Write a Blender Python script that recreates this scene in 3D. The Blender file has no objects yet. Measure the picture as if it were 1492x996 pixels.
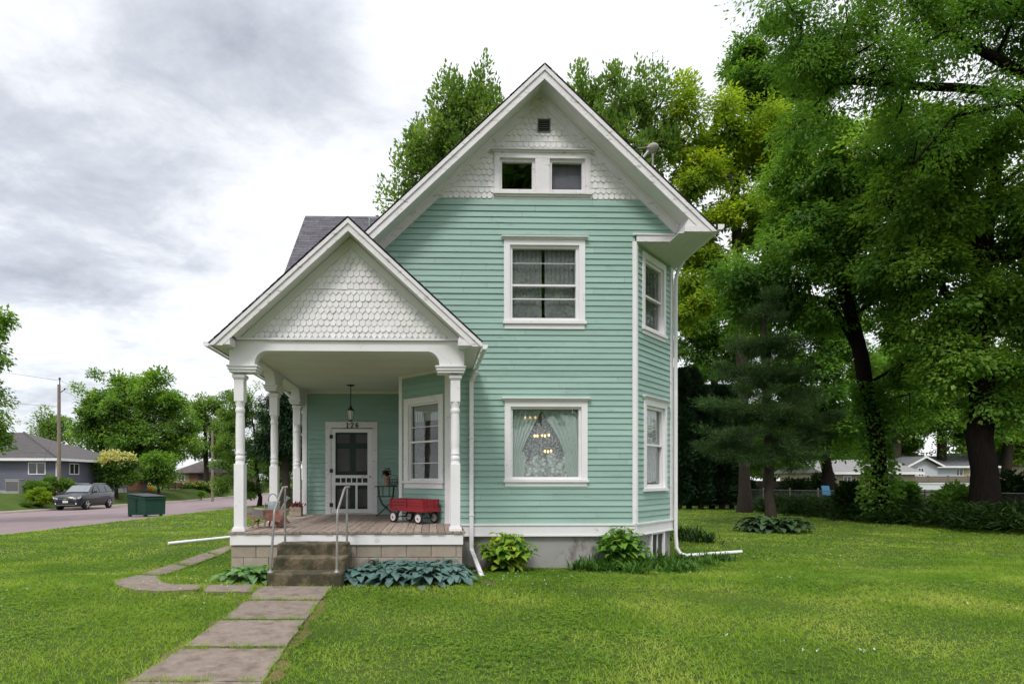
import bpy, bmesh, math, random
import numpy as np
from mathutils import Vector, Matrix

SC = bpy.context.scene
COL = SC.collection
PI = math.pi
R = math.radians

# ------------------------------------------------------------------ camera
CAM_H = 1.69
cam_data = bpy.data.cameras.new('camera')
cam = bpy.data.objects.new('camera', cam_data)
COL.objects.link(cam)
cam.location = (0, 0, CAM_H)
cam.rotation_euler = (R(90), 0, R(-1.2))
cam_data.sensor_width = 36
cam_data.lens = 813 / 1492 * 36
cam_data.shift_x = (746 - 645) / 1492
cam_data.shift_y = (697 - 498) / 1492
cam_data.clip_start = 0.1
cam_data.clip_end = 2000
SC.camera = cam

# ------------------------------------------------------------------ exposure
SC.view_settings.view_transform = 'Standard'
SC.view_settings.look = 'None'
SC.view_settings.exposure = 0.40
SC.view_settings.gamma = 1
SC.view_settings.use_curve_mapping = False
SC.cycles.max_bounces = 10
SC.cycles.transparent_max_bounces = 24
SC.cycles.diffuse_bounces = 6
SC.cycles.use_denoising = True

# ------------------------------------------------------------------ sky
SUN_EL, SUN_AZ = 52, 205          # azimuth: clockwise from +Y (north); the sun stands behind the camera, to its left
world = bpy.data.worlds.new('World')
SC.world = world
world.use_nodes = True


def build_sky():
    nt = world.node_tree
    nt.nodes.clear()
    N, L = nt.nodes.new, nt.links.new
    out = N('ShaderNodeOutputWorld')
    bg = N('ShaderNodeBackground')
    bg.inputs['Strength'].default_value = 0.10
    sky = N('ShaderNodeTexSky')
    sky.sky_type = 'NISHITA'
    sky.sun_disc = False
    sky.sun_elevation = R(SUN_EL)
    sky.sun_rotation = R(SUN_AZ)
    tc = N('ShaderNodeTexCoord')
    sep = N('ShaderNodeSeparateXYZ')
    L(tc.outputs['Generated'], sep.inputs[0])

    def m(op, a, b=None, c=None):
        n = N('ShaderNodeMath')
        n.operation = op
        for i, v in enumerate((a, b, c)):
            if v is None:
                continue
            if isinstance(v, (int, float)):
                n.inputs[i].default_value = v
            else:
                L(v, n.inputs[i])
        return n.outputs[0]
    zc = m('MAXIMUM', sep.outputs[2], 0.0)
    den = m('ADD', zc, 0.22)
    px, py = m('DIVIDE', sep.outputs[0], den), m('DIVIDE', sep.outputs[1], den)
    cmb = N('ShaderNodeCombineXYZ')
    L(px, cmb.inputs[0])
    L(py, cmb.inputs[1])

    def noise(scale, detail, rough, off, dist=0.3):
        mp = N('ShaderNodeMapping')
        mp.inputs['Location'].default_value = off
        mp.inputs['Scale'].default_value = (1.0, 1.25, 1)
        L(cmb.outputs[0], mp.inputs[0])
        n = N('ShaderNodeTexNoise')
        n.inputs['Scale'].default_value = scale
        n.inputs['Detail'].default_value = detail
        n.inputs['Lacunarity'].default_value = 2.2
        n.inputs['Roughness'].default_value = rough
        n.inputs['Distortion'].default_value = dist
        L(mp.outputs[0], n.inputs['Vector'])
        return n.outputs['Fac']
    big = noise(1.15, 7, 0.56, (3.7, 1.2, 0.4))
    fine = noise(3.6, 6, 0.6, (8.1, 4.4, 2.0))
    dens = m('ADD', m('MULTIPLY', big, 0.60), m('MULTIPLY', fine, 0.40))
    # two heavier banks of cloud, as directions in the sky
    def bank(dx, dy, dz, w):
        v = Vector((dx, dy, dz)).normalized()
        d = m('ADD', m('ADD', m('MULTIPLY', sep.outputs[0], v.x), m('MULTIPLY', sep.outputs[1], v.y)), m('MULTIPLY', sep.outputs[2], v.z))
        return m('MULTIPLY', m('POWER', m('MAXIMUM', d, 0.0), w), 1.0)
    banks = m('ADD', m('MULTIPLY', bank(-0.30, 1, 0.86, 90), 0.24), m('MULTIPLY', bank(-0.66, 1, 0.42, 70), 0.20))
    dens = m('ADD', m('MULTIPLY_ADD', dens, 1.25, -0.135), banks)
    ramp = N('ShaderNodeValToRGB')
    e = ramp.color_ramp.elements
    e[0].position, e[0].color = 0.39, (9.5, 9.6, 9.8, 1)
    e[1].position, e[1].color = 0.82, (3.9, 4.15, 4.7, 1)
    for p, c in ((0.48, (8.9, 9.0, 9.25)), (0.56, (7.8, 8.0, 8.4)), (0.66, (5.9, 6.15, 6.7))):
        x = ramp.color_ramp.elements.new(p)
        x.color = (*c, 1)
    L(dens, ramp.inputs[0])
    mix = N('ShaderNodeMix')
    mix.data_type = 'RGBA'
    mix.inputs['Factor'].default_value = 0.88
    L(sky.outputs[0], mix.inputs['A'])
    L(ramp.outputs[0], mix.inputs['B'])
    # an overcast sky is brighter overhead
    zs = N('ShaderNodeMapRange')
    zs.interpolation_type = 'SMOOTHSTEP'
    zs.inputs['From Min'].default_value = 0.58
    zs.inputs['From Max'].default_value = 1.0
    zs.inputs['To Min'].default_value = 1.0
    zs.inputs['To Max'].default_value = 2.5
    L(sep.outputs[2], zs.inputs['Value'])
    vm = N('ShaderNodeVectorMath')
    vm.operation = 'SCALE'
    L(mix.outputs['Result'], vm.inputs[0])
    L(zs.outputs[0], vm.inputs['Scale'])
    L(vm.outputs[0], bg.inputs['Color'])
    L(bg.outputs[0], out.inputs['Surface'])


build_sky()
sun_data = bpy.data.lights.new('sun', 'SUN')
sun_data.energy = 1.5
sun_data.angle = R(14)
sun_data.color = (1.0, 0.965, 0.92)
sun = bpy.data.objects.new('sun', sun_data)
COL.objects.link(sun)
_sd = Vector((math.sin(R(SUN_AZ)) * math.cos(R(SUN_EL)), math.cos(R(SUN_AZ)) * math.cos(R(SUN_EL)), math.sin(R(SUN_EL))))
sun.rotation_euler = _sd.to_track_quat('Z', 'Y').to_euler()

# ------------------------------------------------------------------ survey: photo measurements to ground plan
TAN = math.tan(R(1.2))
SN, CS = math.sin(R(1.2)), math.cos(R(1.2))


def kx(x):
    r = (x - 645) / 813
    return (r + TAN) / (1 - r * TAN)


def wx(x, Y):
    return kx(x) * Y


def wz(x, y, Y):
    d = wx(x, Y) * SN + Y * CS
    return CAM_H - (y - 697) / 813 * d


def at(x, y, Y):
    return Vector((wx(x, Y), Y, wz(x, y, Y)))


def smooth(a, b, x):
    t = np.clip((x - a) / (b - a), 0, 1)
    return t * t * (3 - 2 * t)


def ground_z(X, Y):
    X = np.asarray(X, float)
    Y = np.asarray(Y, float)
    z = 0.15 * (1 - smooth(7.6, 10.6, Y)) - 0.0115 * np.clip(Y - 13, 0, 45)
    z = z + 0.95 * smooth(-25.75, -28.7, X)            # the lots across the street lie higher
    z = z - 0.16 * (smooth(-13.2, -14.2, X) - smooth(-25.4, -26.0, X)) * 1.0
    return z


def gz(X, Y):
    return float(ground_z(X, Y))


def G(x, y):
    z = 0.0
    for _ in range(12):
        d = (CAM_H - z) * 813 / (y - 697)
        Y = d / (CS + kx(x) * SN)
        X = kx(x) * Y
        z = gz(X, Y)
    return Vector((X, Y, z))


# ------------------------------------------------------------------ scene helpers
def tag(o, label=None, cat=None, group=None, kind=None):
    if label:
        o['label'] = label
    if cat:
        o['category'] = cat
    if group:
        o['group'] = group
    if kind:
        o['kind'] = kind
    return o


def thing(name, label, cat, loc=(0, 0, 0), rz=0.0, group=None):
    o = bpy.data.objects.new(name, None)
    COL.objects.link(o)
    o.location = loc
    o.rotation_euler = (0, 0, rz)
    o.empty_display_size = 0.1
    return tag(o, label, cat, group)


def wloc(o):
    v = Vector((0, 0, 0))
    while o is not None:
        v += o.location
        o = o.parent
    return v


class MB:
    """collects polygons for one mesh"""

    def __init__(self):
        self.v, self.f, self.s = [], [], []

    def poly(self, pts, smooth=False):
        b = len(self.v)
        self.v.extend([tuple(p) for p in pts])
        self.f.append(tuple(range(b, b + len(pts))))
        self.s.append(smooth)

    def grid(self, rows, smooth=True, closed=False):
        b = len(self.v)
        n = len(rows[0])
        for r in rows:
            self.v.extend([tuple(p) for p in r])
        for i in range(len(rows) - 1):
            for j in range(n if closed else n - 1):
                j2 = (j + 1) % n
                self.f.append((b + i * n + j, b + i * n + j2, b + (i + 1) * n + j2, b + (i + 1) * n + j))
                self.s.append(smooth)

    def box(self, x0, x1, y0, y1, z0, z1, M=None):
        c = [Vector((x, y, z)) for z in (z0, z1) for y in (y0, y1) for x in (x0, x1)]
        if M is not None:
            c = [M @ p for p in c]
        b = len(self.v)
        self.v.extend([tuple(p) for p in c])
        for f in ((0, 2, 3, 1), (4, 5, 7, 6), (0, 1, 5, 4), (2, 6, 7, 3), (0, 4, 6, 2), (1, 3, 7, 5)):
            self.f.append(tuple(b + i for i in f))
            self.s.append(False)
        return self

    def bar(self, p0, p1, w, h, up=(0, 0, 1)):
        """a square bar from p0 to p1, w wide, h high"""
        p0, p1 = Vector(p0), Vector(p1)
        d = (p1 - p0)
        L = d.length
        d.normalize()
        u = Vector(up)
        if abs(d.dot(u)) > 0.98:
            u = Vector((0, 1, 0))
        s = d.cross(u).normalized()
        t = s.cross(d).normalized()
        M = Matrix((s, d, t)).transposed().to_4x4()
        M.translation = p0
        return self.box(-w / 2, w / 2, 0, L, -h / 2, h / 2, M)

    def prism(self, pts, axis):
        """closed polygon pts (3-D) swept by vector axis"""
        a = Vector(axis)
        P = [Vector(p) for p in pts]
        Q = [p + a for p in P]
        n = len(P)
        b = len(self.v)
        self.v.extend([tuple(p) for p in P + Q])
        self.f.append(tuple(range(b + n - 1, b - 1, -1)))
        self.f.append(tuple(range(b + n, b + 2 * n)))
        self.s += [False, False]
        for i in range(n):
            j = (i + 1) % n
            self.f.append((b + i, b + j, b + n + j, b + n + i))
            self.s.append(False)
        return self

    def tube(self, pts, rad, n=8, cap=True, smooth=True):
        P = [Vector(p) for p in pts]
        rr = rad if isinstance(rad, (list, tuple)) else [rad] * len(P)
        rows = []
        prev = None
        for i, p in enumerate(P):
            d = (P[min(i + 1, len(P) - 1)] - P[max(i - 1, 0)]).normalized()
            if prev is None:
                u = Vector((0, 0, 1)) if abs(d.z) < 0.9 else Vector((1, 0, 0))
                s = d.cross(u).normalized()
            else:
                s = (prev - d * prev.dot(d)).normalized()
            prev = s
            t = d.cross(s)
            rows.append([p + (s * math.cos(2 * PI * k / n) + t * math.sin(2 * PI * k / n)) * rr[i] for k in range(n)])
        self.grid(rows, smooth, True)
        if cap:
            self.poly(rows[0][::-1])
            self.poly(rows[-1])
        return self

    def lathe(self, c, prof, n=16, smooth=True, M=None, cap=True):
        """prof: (radius, z) pairs, about the vertical through c"""
        rows = []
        for r, z in prof:
            row = []
            for k in range(n):
                p = Vector((r * math.cos(2 * PI * k / n), r * math.sin(2 * PI * k / n), z))
                if M is not None:
                    p = M @ p
                row.append(p + Vector(c))
            rows.append(row)
        self.grid(rows, smooth, True)
        if cap and prof[0][0] > 1e-4:
            self.poly(rows[0][::-1])
        if cap and prof[-1][0] > 1e-4:
            self.poly(rows[-1])
        return self

    def ball(self, c, rx, ry=None, rz=None, n=10, m=7, M=None):
        ry = rx if ry is None else ry
        rz = rx if rz is None else rz
        rows = []
        for i in range(m + 1):
            a = -PI / 2 + PI * i / m
            row = []
            for k in range(n):
                p = Vector((rx * math.cos(a) * math.cos(2 * PI * k / n), ry * math.cos(a) * math.sin(2 * PI * k / n), rz * math.sin(a)))
                if M is not None:
                    p = M @ p
                row.append(p + Vector(c))
            rows.append(row)
        self.grid(rows, True, True)
        return self

    def build(self, name, m, parent=None, local=False, bevel=0.0, recalc=True):
        off = Vector((0, 0, 0)) if (local or parent is None) else wloc(parent)
        me = bpy.data.meshes.new(name)
        me.from_pydata([(p[0] - off.x, p[1] - off.y, p[2] - off.z) for p in self.v], [], self.f)
        me.polygons.foreach_set('use_smooth', self.s)
        if recalc or bevel:
            bm = bmesh.new()
            bm.from_mesh(me)
            bmesh.ops.remove_doubles(bm, verts=bm.verts, dist=1e-5) if recalc == 'weld' else None
            bmesh.ops.recalc_face_normals(bm, faces=bm.faces)
            bm.to_mesh(me)
            bm.free()
        o = bpy.data.objects.new(name, me)
        COL.objects.link(o)
        if m is not None:
            for x in (m if isinstance(m, (list, tuple)) else [m]):
                me.materials.append(x)
        if parent is not None:
            o.parent = parent
        if bevel:
            md = o.modifiers.new('bevel', 'BEVEL')
            md.width = bevel
            md.segments = 2
            md.limit_method = 'ANGLE'
        return o


def _build_by(self, name, m, parent, key):
    # one object for each group of pieces that share key(centre of the face)
    groups = {}
    pos = [Vector(p) for p in self.v]
    root = list(range(len(pos)))

    def find(i):
        while root[i] != i:
            root[i] = root[root[i]]
            i = root[i]
        return i
    for f in self.f:
        for i in f[1:]:
            root[find(i)] = find(f[0])
    isl = {}
    for i in range(len(pos)):
        isl.setdefault(find(i), []).append(i)
    kk = {r: key(sum((pos[i] for i in ids), Vector()) / len(ids)) for r, ids in isl.items()}
    for f, s in zip(self.f, self.s):
        groups.setdefault(kk[find(f[0])], []).append((f, s))
    for k, fs in groups.items():
        q = MB()
        mp = {}
        for f, s in fs:
            for i in f:
                if i not in mp:
                    mp[i] = len(q.v)
                    q.v.append(self.v[i])
            q.f.append(tuple(mp[i] for i in f))
            q.s.append(s)
        q.build(name, m, parent)


MB.build_by = _build_by


def np_mesh(name, V, F, m, parent=None, mi=None, smooth=False):
    """V (n,3), F (k,c) with c = 3 or 4: one mesh straight from arrays"""
    V = np.asarray(V, np.float32)
    F = np.asarray(F, np.int32)
    if parent is not None:
        V = V - np.array(wloc(parent), np.float32)
    me = bpy.data.meshes.new(name)
    me.vertices.add(len(V))
    me.vertices.foreach_set('co', V.ravel())
    me.loops.add(F.size)
    me.loops.foreach_set('vertex_index', F.ravel())
    me.polygons.add(len(F))
    me.polygons.foreach_set('loop_start', np.arange(0, F.size, F.shape[1], dtype=np.int32))
    if smooth:
        me.polygons.foreach_set('use_smooth', np.ones(len(F), bool))
    for x in (m if isinstance(m, (list, tuple)) else [m]):
        me.materials.append(x)
    if mi is not None:
        me.polygons.foreach_set('material_index', np.asarray(mi, np.int32))
    me.update(calc_edges=True)
    o = bpy.data.objects.new(name, me)
    COL.objects.link(o)
    if parent is not None:
        o.parent = parent
    return o


def dup(root, loc, rz=0.0, scale=None, label=None, group=None):
    r = root.copy()
    COL.objects.link(r)
    r.location = loc
    r.rotation_euler = (0, 0, rz)
    if scale is not None:
        r.scale = scale if isinstance(scale, (tuple, list)) else (scale,) * 3
    if label:
        r['label'] = label
    if group:
        r['group'] = group
    for ch in list(root.children):
        c = ch.copy()
        COL.objects.link(c)
        c.parent = r
        for g in list(ch.children):
            d = g.copy()
            COL.objects.link(d)
            d.parent = c
    return r


# ------------------------------------------------------------------ materials
def nodes_of(name):
    m = bpy.data.materials.new(name)
    m.use_nodes = True
    nt = m.node_tree
    nt.nodes.clear()
    out = nt.nodes.new('ShaderNodeOutputMaterial')
    return m, nt, nt.nodes.new, nt.links.new, out


def pm(name, col, rough=0.6, var=0.12, scale=6.0, stretch=(1, 1, 1), island=0.0, bump=0.0, bscale=40.0, metal=0.0, spec=0.4,
       stain=None, stain_scale=3.0, stain_amt=0.0, stain_stretch=(1, 1, 1), coat=0.0):
    """painted or raw surface: base colour with noise wear, per-piece variation, optional stains and bump"""
    m, nt, N, L, out = nodes_of(name)
    b = N('ShaderNodeBsdfPrincipled')
    b.inputs['Roughness'].default_value = rough
    b.inputs['Metallic'].default_value = metal
    b.inputs['Specular IOR Level'].default_value = spec
    if coat:
        b.inputs['Coat Weight'].default_value = coat
        b.inputs['Coat Roughness'].default_value = 0.04
    tc = N('ShaderNodeTexCoord')

    def noise(sc, st, det=5, rg=0.6):
        mp = N('ShaderNodeMapping')
        mp.inputs['Scale'].default_value = st
        L(tc.outputs['Object'], mp.inputs[0])
        n = N('ShaderNodeTexNoise')
        n.inputs['Scale'].default_value = sc
        n.inputs['Detail'].default_value = det
        n.inputs['Roughness'].default_value = rg
        L(mp.outputs[0], n.inputs['Vector'])
        return n.outputs['Fac']
    n1 = noise(scale, stretch)
    mr = N('ShaderNodeMapRange')
    mr.inputs['From Min'].default_value = 0.25
    mr.inputs['From Max'].default_value = 0.75
    mr.inputs['To Min'].default_value = 1 - var
    mr.inputs['To Max'].default_value = 1 + var
    L(n1, mr.inputs['Value'])
    fac = mr.outputs[0]
    if island:
        g = N('ShaderNodeNewGeometry')
        m2 = N('ShaderNodeMapRange')
        m2.inputs['To Min'].default_value = 1 - island
        m2.inputs['To Max'].default_value = 1 + island
        L(g.outputs['Random Per Island'], m2.inputs['Value'])
        mm = N('ShaderNodeMath')
        mm.operation = 'MULTIPLY'
        L(fac, mm.inputs[0])
        L(m2.outputs[0], mm.inputs[1])
        fac = mm.outputs[0]
    vm = N('ShaderNodeVectorMath')
    vm.operation = 'SCALE'
    vm.inputs[0].default_value = col
    L(fac, vm.inputs['Scale'])
    c = vm.outputs[0]
    if stain is not None:
        n2 = noise(stain_scale, stain_stretch, 8, 0.68)
        r2 = N('ShaderNodeMapRange')
        r2.inputs['From Min'].default_value = 0.66 - 0.28 * stain_amt
        r2.inputs['From Max'].default_value = 0.74 - 0.2 * stain_amt
        L(n2, r2.inputs['Value'])
        mx = N('ShaderNodeMix')
        mx.data_type = 'RGBA'
        L(r2.outputs[0], mx.inputs['Factor'])
        L(c, mx.inputs['A'])
        mx.inputs['B'].default_value = (*stain, 1)
        c = mx.outputs['Result']
    L(c, b.inputs['Base Color'])
    if bump:
        bn = N('ShaderNodeBump')
        bn.inputs['Strength'].default_value = bump
        bn.inputs['Distance'].default_value = 0.02
        L(noise(bscale, stretch, 6, 0.65), bn.inputs['Height'])
        L(bn.outputs[0], b.inputs['Normal'])
    L(b.outputs[0], out.inputs['Surface'])
    return m


def leaf_mat(name, c1, c2, c3=None, scale=0.6, trans=0.48, gloss=0.012):
    """leaf colours vary from leaf to leaf and from bough to bough"""
    m, nt, N, L, out = nodes_of(name)
    tc = N('ShaderNodeTexCoord')
    n = N('ShaderNodeTexNoise')
    n.inputs['Scale'].default_value = scale
    n.inputs['Detail'].default_value = 3
    L(tc.outputs['Object'], n.inputs['Vector'])
    g = N('ShaderNodeNewGeometry')
    ma = N('ShaderNodeMath')
    ma.operation = 'MULTIPLY_ADD'
    L(g.outputs['Random Per Island'], ma.inputs[0])
    ma.inputs[1].default_value = 0.30
    s = N('ShaderNodeMath')
    s.operation = 'MULTIPLY_ADD'
    L(n.outputs['Fac'], s.inputs[0])
    s.inputs[1].default_value = 1.9
    s.inputs[2].default_value = -0.60
    L(s.outputs[0], ma.inputs[2])
    ra = N('ShaderNodeValToRGB')
    e = ra.color_ramp.elements
    e[0].position, e[0].color = 0.1, (*c1, 1)
    e[1].position, e[1].color = 0.9, (*(c3 or c2), 1)
    x = e.new(0.5)
    x.color = (*(c2 if c3 else [(a + b) / 2 for a, b in zip(c1, c2)]), 1)
    L(ma.outputs[0], ra.inputs[0])
    d = N('ShaderNodeBsdfDiffuse')
    t = N('ShaderNodeBsdfTranslucent')
    gl = N('ShaderNodeBsdfGlossy')
    gl.inputs['Roughness'].default_value = 0.45
    gl.inputs['Color'].default_value = (0.8, 0.85, 0.8, 1)
    L(ra.outputs[0], d.inputs['Color'])
    sc = N('ShaderNodeVectorMath')
    sc.operation = 'MULTIPLY'
    L(ra.outputs[0], sc.inputs[0])
    sc.inputs[1].default_value = (1.4, 1.4, 0.7)
    L(sc.outputs[0], t.inputs['Color'])
    mx = N('ShaderNodeMixShader')
    mx.inputs[0].default_value = trans
    L(d.outputs[0], mx.inputs[1])
    L(t.outputs[0], mx.inputs[2])
    m2 = N('ShaderNodeMixShader')
    m2.inputs[0].default_value = gloss
    L(mx.outputs[0], m2.inputs[1])
    L(gl.outputs[0], m2.inputs[2])
    L(m2.outputs[0], out.inputs['Surface'])
    return m


def glass_mat(name, tint=(0.93, 0.95, 0.95), refl=0.07):
    m, nt, N, L, out = nodes_of(name)
    t = N('ShaderNodeBsdfTransparent')
    t.inputs[0].default_value = (*tint, 1)
    g = N('ShaderNodeBsdfGlossy')
    g.inputs['Roughness'].default_value = 0.01
    fr = N('ShaderNodeFresnel')
    gm = N('ShaderNodeNewGeometry')
    io = N('ShaderNodeMath')
    io.operation = 'MULTIPLY_ADD'
    L(gm.outputs['Backfacing'], io.inputs[0])
    io.inputs[1].default_value = 1 / 1.5 - 1.5
    io.inputs[2].default_value = 1.5
    L(io.outputs[0], fr.inputs['IOR'])
    ad = N('ShaderNodeMath')
    ad.operation = 'MAXIMUM'
    ad.inputs[1].default_value = refl
    L(fr.outputs[0], ad.inputs[0])
    # old panes are never quite flat
    tc = N('ShaderNodeTexCoord')
    n = N('ShaderNodeTexNoise')
    n.inputs['Scale'].default_value = 1.7
    L(tc.outputs['Object'], n.inputs['Vector'])
    bn = N('ShaderNodeBump')
    bn.inputs['Strength'].default_value = 0.06
    bn.inputs['Distance'].default_value = 0.05
    L(n.outputs['Fac'], bn.inputs['Height'])
    L(bn.outputs[0], g.inputs['Normal'])
    mx = N('ShaderNodeMixShader')
    L(ad.outputs[0], mx.inputs[0])
    L(t.outputs[0], mx.inputs[1])
    L(g.outputs[0], mx.inputs[2])
    L(mx.outputs[0], out.inputs['Surface'])
    return m


def veil_mat(name, col, lo, hi, scale, lace=False):
    """open-weave cloth: threads block, the gaps let light through"""
    m, nt, N, L, out = nodes_of(name)
    tc = N('ShaderNodeTexCoord')
    if lace:
        v = N('ShaderNodeTexVoronoi')
        v.inputs['Scale'].default_value = scale
        L(tc.outputs['Object'], v.inputs['Vector'])
        src = v.outputs['Distance']
    else:
        v = N('ShaderNodeTexNoise')
        v.inputs['Scale'].default_value = scale
        v.inputs['Detail'].default_value = 4
        L(tc.outputs['Object'], v.inputs['Vector'])
        src = v.outputs['Fac']
    mr = N('ShaderNodeMapRange')
    mr.inputs['From Min'].default_value = 0.2
    mr.inputs['From Max'].default_value = 0.7
    mr.inputs['To Min'].default_value = hi
    mr.inputs['To Max'].default_value = lo
    L(src, mr.inputs['Value'])
    d = N('ShaderNodeBsdfDiffuse')
    d.inputs[0].default_value = (*col, 1)
    tl = N('ShaderNodeBsdfTranslucent')
    tl.inputs[0].default_value = (*col, 1)
    dm = N('ShaderNodeMixShader')
    dm.inputs[0].default_value = 0.25
    L(d.outputs[0], dm.inputs[1])
    L(tl.outputs[0], dm.inputs[2])
    t = N('ShaderNodeBsdfTransparent')
    mx = N('ShaderNodeMixShader')
    L(mr.outputs[0], mx.inputs[0])
    L(t.outputs[0], mx.inputs[1])
    L(dm.outputs[0], mx.inputs[2])
    L(mx.outputs[0], out.inputs['Surface'])
    return m


def emit_mat(name, col, s):
    m, nt, N, L, out = nodes_of(name)
    e = N('ShaderNodeEmission')
    e.inputs[0].default_value = (*col, 1)
    e.inputs[1].default_value = s
    L(e.outputs[0], out.inputs['Surface'])
    return m


def ground_mat(name, a, b, c, scale=1.2, brown=None):
    """soil and thatch under the blades: three tones in patches"""
    m, nt, N, L, out = nodes_of(name)
    bs = N('ShaderNodeBsdfPrincipled')
    bs.inputs['Roughness'].default_value = 0.95
    bs.inputs['Specular IOR Level'].default_value = 0.1
    tc = N('ShaderNodeTexCoord')

    def noise(s, d=6, r=0.65):
        n = N('ShaderNodeTexNoise')
        n.inputs['Scale'].default_value = s
        n.inputs['Detail'].default_value = d
        n.inputs['Roughness'].default_value = r
        L(tc.outputs['Object'], n.inputs['Vector'])
        return n.outputs['Fac']
    ra = N('ShaderNodeValToRGB')
    e = ra.color_ramp.elements
    e[0].position, e[0].color = 0.3, (*a, 1)
    e[1].position, e[1].color = 0.72, (*c, 1)
    x = e.new(0.5)
    x.color = (*b, 1)
    ad = N('ShaderNodeMath')
    ad.operation = 'MULTIPLY_ADD'
    L(noise(scale * 0.35), ad.inputs[0])
    ad.inputs[1].default_value = 0.55
    mu = N('ShaderNodeMath')
    mu.operation = 'MULTIPLY'
    L(noise(scale * 18, 8, 0.75), mu.inputs[0])
    mu.inputs[1].default_value = 0.45
    L(mu.outputs[0], ad.inputs[2])
    L(ad.outputs[0], ra.inputs[0])
    c_ = ra.outputs[0]
    L(c_, bs.inputs['Base Color'])
    bn = N('ShaderNodeBump')
    bn.inputs['Strength'].default_value = 0.6
    bn.inputs['Distance'].default_value = 0.04
    L(noise(scale * 25, 6, 0.7), bn.inputs['Height'])
    L(bn.outputs[0], bs.inputs['Normal'])
    L(bs.outputs[0], out.inputs['Surface'])
    return m


M = {}
M['mint'] = pm('mint_paint', (0.272, 0.408, 0.360), 0.55, 0.09, 1.6, (0.5, 0.5, 3), island=0.07, bump=0.10, bscale=9, stain=(0.20, 0.30, 0.26), stain_scale=4, stain_amt=0.28, stain_stretch=(0.6, 0.6, 4))
M['white'] = pm('white_paint', (0.75, 0.73, 0.745), 0.5, 0.05, 3, bump=0.06, bscale=18, stain=(0.47, 0.45, 0.43), stain_scale=5, stain_amt=0.12)
M['old_white'] = pm('weathered_white_paint', (0.71, 0.68, 0.70), 0.6, 0.08, 3, bump=0.1, bscale=22, stain=(0.34, 0.31, 0.28), stain_scale=7, stain_amt=0.32, stain_stretch=(1, 1, 2.5))
M['shingle_white'] = pm('white_wall_shingles', (0.735, 0.712, 0.725), 0.6, 0.05, 4, island=0.045, bump=0.06, bscale=25, stain=(0.5, 0.48, 0.46), stain_scale=6, stain_amt=0.12)
M['soffit'] = pm('painted_soffit_boards', (0.64, 0.63, 0.60), 0.6, 0.05, 2, bump=0.05, bscale=12)
M['ceiling'] = pm('painted_porch_ceiling', (0.70, 0.68, 0.64), 0.5, 0.05, 1.5, island=0.03)
M['roof'] = pm('asphalt_roof_shingles', (0.085, 0.08, 0.092), 0.9, 0.3, 9, island=0.28, bump=0.4, bscale=120)
M['concrete'] = pm('foundation_concrete', (0.33, 0.32, 0.31), 0.9, 0.12, 1.8, bump=0.25, bscale=35, stain=(0.17, 0.155, 0.14), stain_scale=2.4, stain_amt=0.35, stain_stretch=(1, 1, 0.5))
M['block'] = pm('concrete_blocks', (0.33, 0.275, 0.225), 0.95, 0.14, 8, island=0.16, bump=0.35, bscale=70)
M['mortar'] = pm('mortar', (0.22, 0.20, 0.18), 0.95, 0.1, 20)
M['step'] = pm('mossy_old_concrete', (0.150, 0.115, 0.072), 0.95, 0.3, 5, bump=0.45, bscale=45, stain=(0.050, 0.046, 0.026), stain_scale=4, stain_amt=1.0)
M['slab'] = pm('worn_path_concrete', (0.200, 0.160, 0.132), 0.95, 0.25, 14, island=0.08, bump=0.4, bscale=110, stain=(0.13, 0.098, 0.074), stain_scale=5, stain_amt=0.55)
M['deck'] = pm('weathered_deck_boards', (0.30, 0.235, 0.195), 0.85, 0.22, 7, (6, 0.6, 6), island=0.20, bump=0.3, bscale=30, stain=(0.13, 0.10, 0.085), stain_scale=6, stain_amt=0.45, stain_stretch=(5, 0.5, 5))
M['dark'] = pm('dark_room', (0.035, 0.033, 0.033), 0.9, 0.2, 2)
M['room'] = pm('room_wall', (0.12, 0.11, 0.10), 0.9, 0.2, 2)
M['glass'] = glass_mat('window_glass')
M['glass_far'] = glass_mat('far_window_glass', (0.3, 0.33, 0.35), 0.16)
M['galv'] = pm('galvanised_pipe', (0.27, 0.255, 0.24), 0.5, 0.2, 12, metal=0.45, bump=0.05)
M['black'] = pm('black_iron', (0.02, 0.02, 0.021), 0.5, 0.2, 20)
M['bark'] = pm('tree_bark', (0.045, 0.036, 0.029), 0.95, 0.35, 7, (3, 3, 0.6), bump=0.9, bscale=14, spec=0.08)
M['bark_dark'] = pm('dark_tree_bark', (0.012, 0.0095, 0.008), 0.95, 0.4, 7, (3, 3, 0.6), bump=0.9, bscale=14, spec=0.05)
M['lawn'] = ground_mat('lawn_soil', (0.030, 0.052, 0.010), (0.055, 0.090, 0.016), (0.105, 0.120, 0.032))
M['asphalt'] = pm('pinkish_road_asphalt', (0.205, 0.155, 0.162), 0.92, 0.12, 1.2, (1, 0.3, 1), bump=0.3, bscale=60, stain=(0.16, 0.12, 0.125), stain_scale=0.9, stain_amt=0.35, stain_stretch=(1, 0.3, 1))
M['kerb'] = pm('kerb_concrete', (0.38, 0.34, 0.28), 0.9, 0.12, 3, bump=0.2)
M['soil'] = pm('bare_soil', (0.10, 0.07, 0.045), 0.98, 0.3, 12, bump=0.6, bscale=40)

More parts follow.
